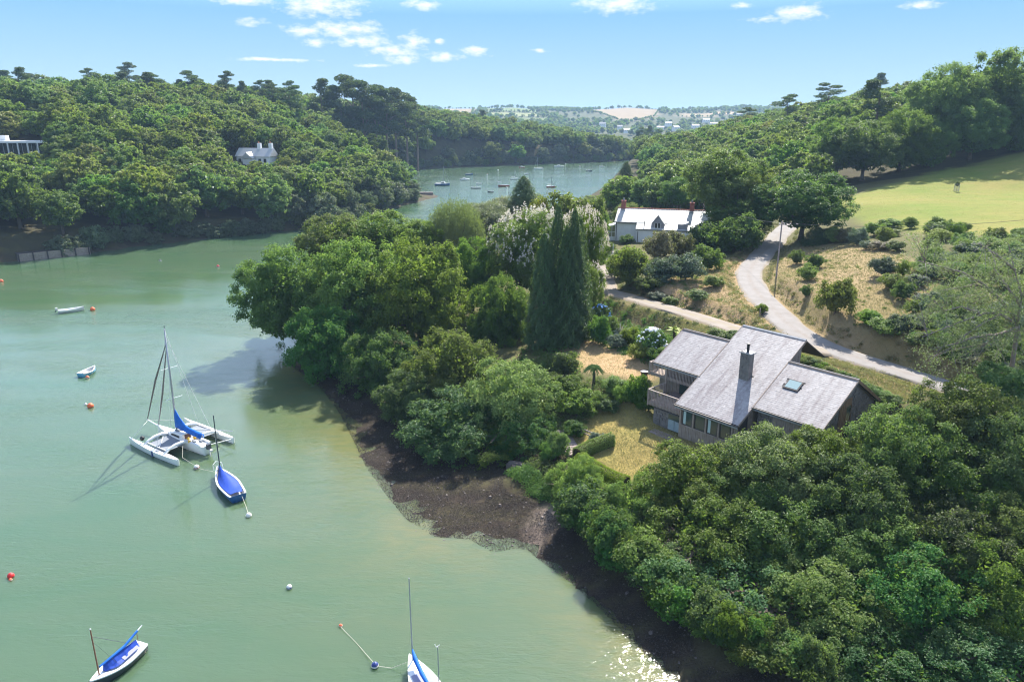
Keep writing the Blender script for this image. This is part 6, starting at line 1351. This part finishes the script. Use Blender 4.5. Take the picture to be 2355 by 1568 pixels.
# gorse and scrub right of the dry bank, and under the field
r = random.Random(44); c_ = 0
for k in range(260):
    px = r.uniform(1880, 2370); pb = r.uniform(520, 860)
    lo = 545 if px < 2000 else 520 + (px - 2000) * .06; rim = 575 if px < 1990 else 575 + (px - 1990) * .62
    band = pb < 578 and px < 2060; right = px > 2000 and pb < 600 + (px - 2000) * .55 and pb > lo; lowr = px > 2090 and pb > 690 + (px - 2090) * .2 and pb < 800 + (px - 2090) * .35
    if not ((band and pb > 545) or right or lowr): continue
    c_ += 1; mt = r.choice((SB, SB, SG, SO, SP, SF, SBR, SP)); nm = {SB: 'blue grey', SG: 'green', SO: 'olive green', SP: 'pale', SF: 'yellow green', SBR: 'brown'}[mt]
    where = 'in the strip below the green field' if band else 'on the slope right of the dry bank' if right else 'beside the lane under the bare limbed pine'
    shrub('scrub_bush', px, pb, r.uniform(14, 32), r.uniform(16, 38), mt, '%s scrub bush %s' % (nm, where), group='%s scrub %s' % (nm, where))
# bushes under the far trees beside the bay, seen over the point
for k, (px, pb, hw, hh, mt, lab) in enumerate(((1300, 490, 74, 40, SY, 'long golden bamboo thicket before the bay, right of the dark conifer'), (1240, 492, 40, 30, SY, 'golden bamboo left of the thicket'), (1365, 500, 34, 40, SP, 'pale bush at the right end of the bamboo'), (1372, 525, 26, 36, SG, 'green bush left of the cottage by the bay'), (1335, 510, 30, 30, SO, 'olive bush under the bamboo'))):
    p = atY(px, pb, 150 - k); gz = g1(p[0], p[1]); dep = p[1] * cos(PITCH) + 22 * sin(PITCH); u_ = dep / FPX; top = atY(px, pb - hh, p[1])[2]; H_ = max(top - gz, 1)
    t_ = thing('bamboo_thicket' if mt == SY else 'bay_bush', lab, 'shrub', (p[0], p[1], gz)); obj('foliage', SHM[mt][k % 3], t_, (0, 0, H_ * .5), (0, 0, k), (hw * u_ / 1.25, hw * u_ / 1.6, H_ * .52)); obj('stem', STEM, t_, (0, 0, 0), (0, 0, 0), (2, 2, H_ * .8))

for k in range(36):
    f = k / 35; px = float(np.interp(f, [0, .15, .35, .6, .8, 1], [1300, 1385, 1480, 1610, 1720, 1850])); pb = float(np.interp(f, [0, .15, .35, .6, .8, 1], [1205, 1278, 1362, 1455, 1515, 1572]))
    shrub('overhanging_bush', px + rnd.uniform(4, 40), pb - rnd.uniform(-4, 26), rnd.uniform(40, 66), rnd.uniform(55, 95), rnd.choice((SD, SD, SO)), 'dark leafy bush overhanging the edge of the mud below the lower right wood', group='bushes over the mud edge')
# hydrangeas
hyw = principled('white_flower', (.78, .80, .84), .8, .2); hyb = principled('blue_flower', (.22, .40, .78), .8, .2)
def flowers(mat, n_, seed):
    r = random.Random(seed); mb = MB()
    for _ in range(n_):
        a = r.uniform(0, 6.28); e = r.uniform(-.1, 1.45); mb.ball((cos(a) * cos(e) * .98, sin(a) * cos(e) * .98, sin(e) * .98 + .02), r.uniform(.075, .11), 6, 4, .75)
    me_ = mb.mesh('flower_heads', mat); return lambda t_, R_, H_: tag(obj('flower_heads', me_, t_, (0, 0, H_ * .46), (0, 0, 0), (R_, R_, H_ * .54)), kind='stuff')
shrub('hydrangea', 1497, 815, 34, 58, SG, 'round hydrangea covered in white flower heads left of the house', extra=flowers(hyw, 75, 1))
shrub('hydrangea', 1380, 745, 24, 42, SG, 'hydrangea with bright blue flower heads near the cypress spires', extra=flowers(hyb, 50, 2))
# palms and ferns
def frondmb(seed, n_, L, up, droop, w_=.16, fan=False):
    r = random.Random(seed); mb = MB()
    for k in range(n_):
        a = k * 2.399 + r.uniform(-.2, .2); e = up * r.uniform(.4, 1.2); ln = L * r.uniform(.75, 1.1); d = np.array([cos(a), sin(a), 0]); q = np.array([-sin(a), cos(a), 0]); V = []
        for i in range(6):
            s = i / 5; x = ln * s; z = sin(e) * ln * s - droop * ln * s * s; ww = w_ * (sin(pi * (.12 + .86 * s)) ** .8); c_ = d * x * cos(e) + np.array([0, 0, z]); V += [c_ - q * ww + np.array([0, 0, -.03]), c_ + np.array([0, 0, .04]), c_ + q * ww + np.array([0, 0, -.03])]
        mb.add(V, [(i * 3 + j, i * 3 + j + 1, i * 3 + j + 4, i * 3 + j + 3) for i in range(5) for j in (0, 1)])
    return mb
frond_m = principled('palm_frond', (.17, .25, .05), .55, .4, noise=.2, col2=(.10, .17, .035), nscale=2); frond_y = principled('fern_frond', (.33, .36, .05), .6, .3, noise=.2, col2=(.2, .26, .04), nscale=2); palmtr = principled('palm_trunk', (.10, .09, .06), .9, .1, noise=.3, nscale=5, bump=.5)
def palm(name, lab, px, pb, hpx, L, fm_, n_=26, w_=.14, up=.9, droop=.55):
    p = hit(px, pb); u_ = (p[1] * cos(PITCH) + (CAMH - p[2]) * sin(PITCH)) / FPX; h = hpx * u_ / .93; t_ = thing(name, lab, 'palm' if 'palm' in name else 'fern', tuple(p))
    MB().tube([(0, 0, -.3), (.05, .02, h * .5), (0, 0, h)], [.2, .15, .17], 8).build('trunk', palmtr, t_)
    for k in range(3): frondmb(k + int(px), n_ // 3, L * (1 - .12 * k), up * (.35 + .45 * k), droop, w_).build('fronds', fm_, t_, loc=(0, 0, h))
palm('fan_palm', 'fan palm with a dark hairy trunk in the middle of the garden', 1364, 888, 42, 1.35, frond_m, 150, .045, 1.1, .75)
palm('tree_fern', 'bright tree fern at the left end of the house ridge', 1548, 792, 30, 1.7, frond_y, 18, .24, 1.0, .5)
palm('tree_fern', 'low tree fern with yellow green fronds above the lawn', 1385, 925, 10, 1.5, frond_y, 18, .2, .8, .5); palm('tree_fern', 'sprawling fern left of the low tree fern', 1352, 930, 8, 1.3, frond_y, 15, .12, .9, .3)
silv = principled('pampas_blade', (.42, .44, .36), .7, .2); p = hit(1425, 772); t_ = thing('pampas_grass', 'silvery pampas grass clump between the two hydrangeas', 'grass', tuple(p)); frondmb(3, 60, 2.2, 1.5, .55, .03).build('blades', silv, t_); frondmb(4, 18, 2.6, 1.45, .25, .05).build('plumes', principled('pampas_plume', (.6, .56, .5), .9, .1), t_)

# sparse pine on the right with bare pale limbs
limb = principled('bare_limb', (.34, .27, .255), .85, .2, noise=.25, col2=(.2, .15, .14), nscale=2)
bx = atY(2344, 790, 66); t_ = thing('sparse_pine', 'open pine with long bare grey limbs at the right edge, over the scrub', 'tree', (bx[0], bx[1], g1(bx[0], bx[1])))
o0 = np.array(t_.location)
pl = [[(2344, 850, 66), (2340, 752, 66), (2331, 728, 66.2), (2300, 690, 66.6), (2258, 652, 67), (2214, 627, 67.6), (2158, 612, 68), (2110, 600, 68.4)], [(2338, 748, 66), (2345, 700, 65.6), (2349, 683, 65.4), (2332, 620, 65), (2318, 560, 64.6)], [(2331, 742, 66), (2300, 722, 65.2), (2265, 720, 64.6), (2214, 738, 64), (2158, 760, 63.5), (2120, 775, 63)],
      [(2340, 752, 66), (2294, 769, 64.8), (2255, 800, 64)], [(2265, 660, 67), (2240, 655, 67.2), (2205, 662, 67.6), (2160, 668, 68)], [(2349, 683, 65.4), (2375, 640, 65), (2400, 590, 65)], [(2250, 720, 64.6), (2210, 705, 64.8), (2150, 720, 65.2)], [(2300, 722, 65.2), (2262, 742, 64), (2220, 770, 63.2), (2170, 812, 62.6)], [(2345, 700, 66), (2300, 640, 68), (2270, 590, 69)],
      [(2332, 620, 65), (2290, 585, 64.5), (2250, 560, 64)], [(2294, 769, 64.8), (2240, 775, 63.5), (2200, 790, 63), (2150, 800, 62.6)]]
tips = []
for k, q in enumerate(pl):
    pts = [atY(*c) - o0 for c in q]; n_ = len(pts); rad = [(.20 if k == 0 else .13) * (1 - .85 * i / (n_ - 1)) + .015 for i in range(n_)]
    if k == 0: pts[0] = np.array([0, 0, -.5])
    MB().tube(pts, rad, 7).build('trunk' if k == 0 else 'limb', limb, t_, smooth=True)
    for i in range(1, n_):
        for j in range(3):
            f = j / 3; c = pts[i - 1] * (1 - f) + pts[i] * f
            if k > 0 or i > 3: tips.append(c)
rg = np.random.default_rng(12); tips = np.array(tips); ci = rg.integers(0, len(tips), 330); cc = tips[ci] + rg.normal(size=(330, 3)) * np.array([1.3, 1.3, .8]) + np.array([0, 0, .35])
ext = np.array([atY(rg.uniform(2090, 2360), rg.uniform(540, 860), rg.uniform(62, 69)) - o0 for _ in range(240)]); cc = np.r_[cc, ext]
tw = MB()
for c in ext[::2]:
    k = ((tips - c) ** 2).sum(1).argmin(); tw.tube([tips[k], (tips[k] + c) / 2 + np.array([0, 0, .15]), c], [.035, .022, .01], 4, False)
tag(tw.build('twigs', limb, t_), kind='stuff')
n_ = len(cc) * 40; ci = rg.integers(0, len(cc), n_); off = rg.normal(size=(n_, 3)) * np.array([.42, .42, .22]); V = leaves(cc[ci] + off, unit(rg, n_) + np.array([0, 0, .7]), .20, .34, rg)
obj('foliage', leafmesh('foliage', V, np.repeat(np.clip(rg.normal(.5, .25, n_), 0, 1), 4), leafmat('sparse_needle', (.12, .16, .06), (.26, .29, .14), .4, hv=0, vv=0)), t_)

# clipped hedge round the lawn corner
def hedge(pts, wd, ht, lab):
    pts = smoothline([hit(*q) for q in pts], .3); t_ = thing('clipped_hedge', lab, 'hedge', tuple(pts[0])); o0 = pts[0]; rg = np.random.default_rng(2)
    core = MB(); n_ = len(pts); V = []
    for i in range(n_):
        d = pts[min(i + 1, n_ - 1)] - pts[max(i - 1, 0)]; q = np.array([d[1], -d[0], 0]) / (hypot(d[0], d[1]) + 1e-9); c = pts[i] - o0; hh = ht * (.92 + .08 * sin(i * .7))
        for s, z in ((-.42, -.3), (-.40, hh * .75), (0, hh * .95), (.40, hh * .75), (.42, -.3)): V.append(c + q * s * wd + np.array([0, 0, z]))
    core.add(V, [(i * 5 + k, i * 5 + k + 1, (i + 1) * 5 + k + 1, (i + 1) * 5 + k) for i in range(n_ - 1) for k in range(4)] + [(0, 1, 2, 3, 4), tuple(range(n_ * 5 - 1, n_ * 5 - 6, -1))]); core.build('branches', principled('hedge_core', (.05, .045, .02), .9, .1), t_)
    m_ = int(n_ * 420); i = rg.integers(0, n_ - 1, m_); f = rg.random(m_)[:, None]; base = pts[i] * (1 - f) + pts[i + 1] * f - o0; d = pts[i + 1] - pts[i]; q = np.stack([d[:, 1], -d[:, 0], np.zeros(m_)], 1); q /= np.linalg.norm(q, axis=1, keepdims=True)
    th = rg.uniform(-.15, pi + .15, m_); ex = np.sign(np.cos(th)) * np.abs(np.cos(th)) ** .6 * .5 * wd; ez = np.abs(np.sin(th)) ** .6 * ht; low = rg.random(m_) < .35; ez = np.where(low, rg.random(m_) * ht * .8, ez); ex = np.where(low, np.sign(ex) * .5 * wd, ex)
    pos = base + q * (ex + rg.normal(size=m_) * .04)[:, None] + np.array([0, 0, 1]) * (ez + rg.normal(size=m_) * .04)[:, None]; nrm = q * np.cos(th)[:, None] + np.array([0, 0, 1]) * np.maximum(np.sin(th), 0)[:, None] + unit(rg, m_) * .5
    obj('foliage', leafmesh('foliage', leaves(pos, nrm, .12, .6, rg), np.repeat(np.clip(rg.normal(.5, .25, m_), 0, 1), 4), M_hedge), t_)
hedge([(1408, 1020), (1380, 1030), (1350, 1042), (1326, 1056)], 1.25, 1.15, 'clipped yellow green hedge along the left side of the dry lawn'); hedge([(1332, 1062), (1362, 1082), (1395, 1102), (1440, 1120)], 1.3, 1.0, 'clipped yellow green hedge along the lower edge of the dry lawn')

# stone steps and garden rail
a = hit(1290, 990); b_ = hit(1322, 1048); t_ = thing('stone_steps', 'worn stone steps going down to the shore beside the hedge', 'steps', tuple(b_), atan2(a[1] - b_[1], a[0] - b_[0]) - pi / 2)
L = hypot(a[0] - b_[0], a[1] - b_[1]); dz = a[2] - b_[2]
for k in range(11): MB().box(-.75, .75, k * L / 11, (k + 1) * L / 11 + .05, dz * k / 11 - .5, dz * (k + 1) / 11 + .12).build('step', paving, t_)
q = [hit(1314, 992), hit(1336, 1003), hit(1379, 1022)]; t_ = thing('garden_rail', 'low wooden post and rail fence above the stone steps', 'fence', tuple(q[0])); o0 = q[0]
for p in q: c = p - o0; MB().box(c[0] - .06, c[0] + .06, c[1] - .06, c[1] + .06, c[2] - .3, c[2] + 1.0).build('post', timber_lt, t_)
for z in (.5, .9):
    for u_, v_ in ((0, 1), (1, 2)): MB().bar(q[u_] - o0 + np.array([0, 0, z]), q[v_] - o0 + np.array([0, 0, z]), .05, .12).build('rail', timber_lt, t_)
# low retaining wall on the shore
pts = smoothline([at(*c) for c in ((1165, 1078, .75), (1205, 1086, .8), (1238, 1105, .8), (1262, 1132, .8), (1288, 1176, .8))], .55); dstone = principled('shore_wall_stone', (.15, .125, .115), .85, .2, noise=.3, col2=(.07, .06, .055), nscale=1.5, bump=.5)
t_ = thing('shore_wall', 'low rough stone wall between the mud and the garden bank', 'wall', tuple(pts[0])); o0 = pts[0]; r = random.Random(6)
MB().tube([p - o0 + np.array([.25, .25, .3]) for p in pts], .5, 6).build('wall_core', dstone, t_)
for i in range(len(pts) - 1):
    for j in range(3):
        c = (pts[i] + pts[i + 1]) / 2 - o0; d = pts[i + 1] - pts[i]; an = atan2(d[1], d[0]); MB().box(-.26, .26, -.22, .18, -.17, .17).build('wall_stone', dstone, t_, loc=(c[0] + r.uniform(-.09, .09), c[1] + r.uniform(-.09, .09), -.2 + j * .31 + (pts[i][2] - o0[2])), rot=(r.uniform(-.1, .1), r.uniform(-.1, .1), an + r.uniform(-.15, .15)), scale=(r.uniform(.85, 1.15), 1, r.uniform(.85, 1.1)))
# round planter
p = hit(1481, 862); t_ = thing('round_planter', 'round black planter at the end of the upper lawn', 'planter', tuple(p)); MB().tube([(0, 0, -.05), (0, 0, .12), (0, 0, .42), (0, 0, .5)], [.25, .38, .48, .5], 16, False).build('bowl', black, t_, smooth=True); MB().tube([(0, 0, .40), (0, 0, .43)], .46, 16).build('lid', metal_gr, t_)

# poles, wires, gate, post, tree guard
def pole(px, pb, ptop, lab, rad=.13, mat=None, name='utility_pole', arm=True):
    p = hit(px, pb); u_ = (p[1] * cos(PITCH) + (CAMH - p[2]) * sin(PITCH)) / FPX; h = (pb - ptop) * u_ / .955; t_ = thing(name, lab, 'pole', tuple(p)); MB().tube([(0, 0, -.6), (0, 0, h)], [rad, rad * .75], 10).build('shaft', mat or timber_pole, t_)
    if arm: MB().box(-.5, .5, -.05, .05, h - .5, h - .38).build('crossarm', timber_pole, t_); [MB().tube([(x, 0, h - .38), (x, 0, h - .2)], .05, 6).build('insulator', white_p, t_) for x in (-.4, .4)]
    return p, h
timber_pole = principled('grey_pole', (.33, .29, .29), .85, .2, noise=.2, col2=(.24, .20, .20), nscale=2)
P1, H1 = pole(1784, 640, 516, 'grey wooden utility pole on the bank beside the lane'); q = atY(1617, 495, 160); gz = g1(q[0], q[1]); P2 = np.array([q[0], q[1], gz]); H2 = atY(1620, 450, 160)[2] - gz
t_ = thing('utility_pole', 'utility pole behind the right end of the white cottage', 'pole', tuple(P2)); MB().tube([(0, 0, -.6), (0, 0, H2)], [.15, .12], 10).build('shaft', timber_pole, t_); MB().box(-.5, .5, -.05, .05, H2 - .5, H2 - .38).build('crossarm', timber_pole, t_)
P3 = atY(2420, 700, 96); P3[2] = g1(P3[0], P3[1]); H3 = 7.0
t_ = thing('utility_pole', 'utility pole beyond the right edge carrying the lane wire', 'pole', tuple(P3)); MB().tube([(0, 0, -.6), (0, 0, H3)], [.14, .11], 10).build('shaft', timber_pole, t_)
def wire(a, b_, sag, lab): tag(MB().tube([a + (b_ - a) * s + np.array([0, 0, -sag * 4 * s * (1 - s)]) for s in np.linspace(0, 1, 14)], .022, 4).build('overhead_wire', principled('wire', (.12, .13, .13), .6, .3) if 'wire' not in MATS else MATS['wire']), lab, 'wire')
up_ = lambda P_, h: np.array([P_[0], P_[1], P_[2] + h - .2]); wire(up_(P1, H1), up_(P2, H2), 1.2, 'overhead wire from the lane pole to the cottage pole'); wire(up_(P1, H1), up_(P3, H3), 1.0, 'overhead wire from the lane pole towards the scrub slope')
pole(1407, 630, 564, 'slim white pole beside the field gate', .07, gel, 'white_pole', False)
a = hit(1384, 649); b_ = hit(1406, 647); t_ = thing('field_gate', 'dark wooden five bar gate across the track', 'gate', tuple(a), atan2(b_[1] - a[1], b_[0] - a[0])); L = hypot(*(b_ - a)[:2]); L = max(L, 2.2)
for k in range(5): MB().box(0, L, -.03, .03, .25 + k * .24, .36 + k * .24).build('bar', timber, t_)
MB().bar((0, -.05, .3), (L, -.05, 1.25), .05, .1).build('brace', timber, t_)
for x in (-.1, L + .1): MB().box(x - .08, x + .08, -.08, .08, -.3, 1.6).build('gate_post', timber, t_)
p = hit(1746, 728); t_ = thing('marker_post', 'thin pale post with a leaning stake at the lane junction', 'post', tuple(p)); MB().box(-.05, .05, -.05, .05, -.3, 1.1).build('post', timber_lt, t_); MB().bar((.05, .05, 0), (.95, .35, .75), .07, .07).build('leaning_stake', darkwood, t_)
p = hit(2198, 441); t_ = thing('tree_guard', 'wire and stake guard round a sapling, alone in the green field', 'tree guard', tuple(p))
for a in (0, 2.1, 4.2): MB().tube([(cos(a) * .55, sin(a) * .55, -.2), (cos(a) * .55, sin(a) * .55, 1.9)], .05, 6).build('stake', timber_lt, t_)
ms = MB()
for k in range(7): ms.tube([(cos(x) * .56, sin(x) * .56, .2 + k * .26) for x in np.linspace(0, 2 * pi, 13)], .018, 4, False)
for k in range(12): ms.tube([(cos(k * .524) * .56, sin(k * .524) * .56, .1), (cos(k * .524) * .56, sin(k * .524) * .56, 1.8)], .018, 4, False)
ms.build('wire_mesh', metal_gr, t_); obj('foliage', SHM[SG][0], t_, (0, 0, 1.7), (0, 0, 0), (.35, .35, .6))

# ------------------------------------------------------------------ ground cover nobody could count
def scatter_in(poly, n_, seed, cond=None):
    rg = np.random.default_rng(seed); lo = poly.min(0); hi = poly.max(0); out = []
    while sum(map(len, out)) < n_:
        q = rg.uniform(lo, hi, (n_ * 2, 2)); q = q[sdist(q[:, 0], q[:, 1], poly) > 0]
        if cond is not None: q = q[cond(q)]
        out.append(q)
    return np.concatenate(out)[:n_], rg


offroad = lambda q: (np.sqrt(((q[:, None] - LANE[None, ::2, :2]) ** 2).sum(-1)).min(1) > LW + .25) & (np.sqrt(((q[:, None] - TRACK[None, ::2, :2]) ** 2).sum(-1)).min(1) > TW + .2)
def tufts(name, poly, n_, L, mat, lab, seed, cond=None, lean=.5):
    q, rg = scatter_in(poly, n_, seed, cond); z = G(q[:, 0], q[:, 1]); m_ = 3; pos = np.repeat(np.c_[q, z], m_, 0) + rg.normal(size=(n_ * m_, 3)) * np.array([.12, .12, 0]) + np.array([0, 0, L * .35]); N = len(pos)
    al = rg.normal(size=(N, 3)) * lean + np.array([0, 0, 1]); V = leaves(pos, unit(rg, N) * np.array([1, 1, .3]), L, .28, rg, along=al); return tag(obj(name, leafmesh(name, V, np.repeat(rg.random(N), 4), mat)), lab, None, kind='stuff')
tufts('dry_grass', BANK, 11000, .20, M_straw, 'dry straw coloured grass on the bank right of the lane', 1, offroad); tufts('dry_grass', BANK2, 8000, .19, M_straw, 'dry grass on the triangular bank between lane and track', 2, offroad); tufts('dry_grass', VERGE, 8000, .20, M_straw, 'dry grass verge below the track and lane', 3, offroad)
tufts('lawn_grass', LAWN, 6500, .13, M_straw, 'short parched grass of the dry lawn', 4); tufts('lawn_grass', ULAWN, 2500, .12, M_straw, 'short parched grass of the upper lawn', 5)
tufts('meadow_grass', FIELD, 12000, .10, leafmat('meadow_blade', (.15, .20, .03), (.24, .23, .055), .3, hv=0, vv=0), 'grass of the sloping green field', 6)
# brambles and ferns along the banks and lane edges
def lowcover(name, pts, lab, seed, mat, n_=60, sz=.17, rad=.5, hgt=.35):
    rg = np.random.default_rng(seed); P_ = np.array(pts); z = G(P_[:, 0], P_[:, 1]); N = len(P_) * n_; off = unit(rg, N) * rg.random((N, 1)) ** .4 * np.array([rad, rad, hgt]); s = np.repeat(rg.uniform(.5, 1.4, len(P_)), n_)[:, None]; pos = np.repeat(np.c_[P_, z + hgt * .3], n_, 0) + off * s
    pos[:, 2] = np.maximum(pos[:, 2], np.repeat(z, n_) + .03); V = leaves(pos, off / rad + np.array([0, 0, .5]) + unit(rg, N) * .6, sz, .6, rg); return tag(obj(name, leafmesh(name, V, np.repeat(np.clip(np.repeat(rg.random(len(P_)), n_) * .6 + rg.random(N) * .4, 0, 1), 4), mat)), lab, None, kind='stuff')
def alongline(line, off, n_, seed, jit=.5):
    r = random.Random(seed); out = []
    for _ in range(n_):
        i = r.randrange(1, len(line) - 1); d = line[i + 1] - line[i - 1]; q = np.array([d[1], -d[0]]) / hypot(d[0], d[1]); out.append(line[i, :2] + q * (off + r.uniform(-jit, jit)))
    return np.array([q for q in out if offroad(q[None])[0]])
lowcover('hedge_bank_growth', np.r_[alongline(LANE, -LW - 1.3, 170, 1, .8), alongline(LANE, LW + 1.3, 130, 2, .8)], 'low brown and green growth on the banks of the lane', 3, leafmat('bank_growth', (.10, .10, .045), (.24, .20, .09), .3), 70, .15, .6, .5)
lowcover('hedge_bank_growth', np.r_[alongline(TRACK, -TW - 1.2, 130, 4, .6), alongline(TRACK, TW + 1.1, 110, 5, .7)], 'low dark growth along the gravel track', 6, leafmat('track_growth', (.07, .075, .035), (.18, .16, .075), .3), 70, .15, .5, .4)
q, rg = scatter_in(BANK2, 130, 7, offroad); lowcover('bramble_patches', q, 'bramble and bracken patches on the triangular bank', 8, M_shrub, 60, .15, .55, .35); q, rg = scatter_in(BANK, 170, 8, offroad); lowcover('bramble_patches', q, 'green weeds on the dry bank', 9, M_shrub, 40, .13, .4, .2)
GARD = np.array([hit(*c)[:2] for c in ((1240, 800), (1300, 850), (1400, 885), (1500, 895), (1500, 930), (1390, 930), (1330, 990), (1270, 1050), (1200, 1060), (1180, 900))]); q, rg = scatter_in(GARD, 330, 9); lowcover('garden_ground_cover', q, 'mixed low planting of the sloping garden', 10, M_shrub, 70, .16, .6, .4)
SHB = np.array([at(*c)[:2] for c in ((1180, 1075, .9), (1240, 1100, 1), (1275, 1140, 1), (1295, 1185, 1), (1360, 1210, 1.6), (1330, 1110, 1.8), (1290, 1070, 2.2), (1220, 1050, 2.3))]); q, rg = scatter_in(SHB, 110, 31); lowcover('bank_ivy', q, 'ivy and scrub on the low bank above the shore wall', 32, M_oak2, 100, .18, .7, .55)
SHB2 = np.array([at(*c)[:2] for c in ((1155, 1078, .8), (1205, 1090, .9), (1255, 1115, 1), (1268, 1155, 1), (1235, 1150, .9), (1190, 1118, .8))]); q, rg = scatter_in(SHB2, 120, 33); lowcover('bank_ivy', q, 'dark ivy and weed hanging over the shore wall', 34, M_oak2, 80, .15, .55, .4)
GARD2 = np.array([hit(*c)[:2] for c in ((1340, 690), (1400, 690), (1560, 750), (1560, 800), (1505, 850), (1380, 790), (1310, 775))]); q, rg = scatter_in(GARD2, 240, 11, offroad); lowcover('garden_ground_cover', q, 'low shrubs between the upper lawn and the track', 12, M_oak2, 80, .17, .6, .45)
WOODF = np.array([at(1310, 1170, 1.5)[:2], at(1400, 1235, 1.5)[:2], at(1500, 1320, 1.6)[:2], at(1650, 1420, 1.8)[:2], at(1850, 1500, 2)[:2], (20, 26), (60, 26), (56, 60), (42, 62), (30, 56), (20, 56), (14, 58)]); q, rg = scatter_in(WOODF, 650, 13); lowcover('undergrowth', q, 'dark undergrowth beneath the lower right wood', 14, M_oak2, 90, .24, .9, .8)
POINT = np.array([(-36, 104), (-24, 92), (-14, 82), (-6, 72), (2, 66), (8, 72), (10, 100), (10, 150), (-30, 170), (-42, 140)]); q, rg = scatter_in(POINT, 420, 15); lowcover('undergrowth', q, 'dark undergrowth beneath the trees of the point', 16, M_oak2, 80, .26, 1.0, .8)
COTG = np.array([(8, 112), (12, 140), (14, 170), (40, 190), (60, 176), (56, 158), (40, 165), (20, 160), (18, 130)]); q, rg = scatter_in(COTG, 260, 17, offroad); lowcover('undergrowth', q, 'green undergrowth round the white cottage', 18, M_shrub, 90, .26, 1.1, 1.0)
BAYS = np.array([(-28, 190), (10, 255), (30, 300), (60, 250), (62, 190), (30, 180), (5, 175), (-20, 165)]); q, rg = scatter_in(BAYS, 300, 19); lowcover('bay_scrub', q, 'pale scrub between the point and the bay', 20, M_pale, 110, .45, 2.0, 1.8)

# seaweed, wrack and stones on the mud
wrack = leafmat('seaweed', (.016, .012, .012), (.13, .10, .085), .02, hv=0, vv=0, rough=.5); wrack2 = principled('shore_stone', (.17, .135, .12), .6, .4, noise=.3, col2=(.05, .04, .04), nscale=1.5)
q, rg = scatter_in(MUD, 95000, 21, lambda q: (G(q[:, 0], q[:, 1], False) > -.05) & (G(q[:, 0], q[:, 1], False) < .9)); z = G(q[:, 0], q[:, 1], False); N = len(q); cl = vnoise(q[:, 0], q[:, 1], .8, 4); keep = cl + rg.random(N) * .5 > .45; q = q[keep]; z = z[keep]; N = len(q)
V = leaves(np.c_[q, z + .05 + rg.random(N) * .03], unit(rg, N) * .30 + np.array([0, 0, 1]), .10, .6, rg); tag(obj('seaweed', leafmesh('seaweed', V, np.repeat(np.clip(rg.random(N) ** 1.6 * .6 + (rg.random(N) > .93) * .5, 0, 1), 4), wrack)), 'dark seaweed and wrack strewn over the tidal mud', None, kind='stuff'); wrack.node_tree.nodes['Principled BSDF'].inputs['Specular IOR Level'].default_value = .12
q, rg = scatter_in(MUD, 700, 22, lambda q: (G(q[:, 0], q[:, 1], False) > -.12) & (G(q[:, 0], q[:, 1], False) < .85)); z = G(q[:, 0], q[:, 1], False); mb = MB(); r = random.Random(3)
for (x, y), zz in zip(q, z):
    s = r.uniform(.04, .13) * (1.8 if r.random() < .06 else 1); an = r.uniform(0, 3); V = [(s * cos(an + k * 1.257) * r.uniform(.7, 1.2), s * sin(an + k * 1.257) * r.uniform(.7, 1.2), -s * .2) for k in range(5)] + [(s * .6 * cos(an + .5 + k * 1.257), s * .6 * sin(an + .5 + k * 1.257), s * r.uniform(.3, .55)) for k in range(5)]
    mb.add([(a + x, b_ + y, c + zz + .03) for a, b_, c in V], [(k, (k + 1) % 5, 5 + (k + 1) % 5, 5 + k) for k in range(5)] + [(5, 6, 7, 8, 9)])
tag(mb.build('shore_stones', wrack2), 'scattered stones on the tidal mud', None, kind='stuff')

# ------------------------------------------------------------------ air
hm = bpy.data.materials.new('haze_air'); hm.use_nodes = True; t = NT(hm.node_tree); t.n.remove(t.n['Principled BSDF'])
v = t.node('ShaderNodeVolumePrincipled', i_Density=.00017, i_Color=(.50, .72, 1.0, 1)); v.inputs['Anisotropy'].default_value = 0; t.l.new(v.outputs[0], t.n['Material Output'].inputs['Volume'])
hz_ = MB().box(-7200, 7200, -160, 9600, -5, 110).build('haze', hm); tag(hz_, 'thin blue air over the creek and hills', None, kind='stuff')
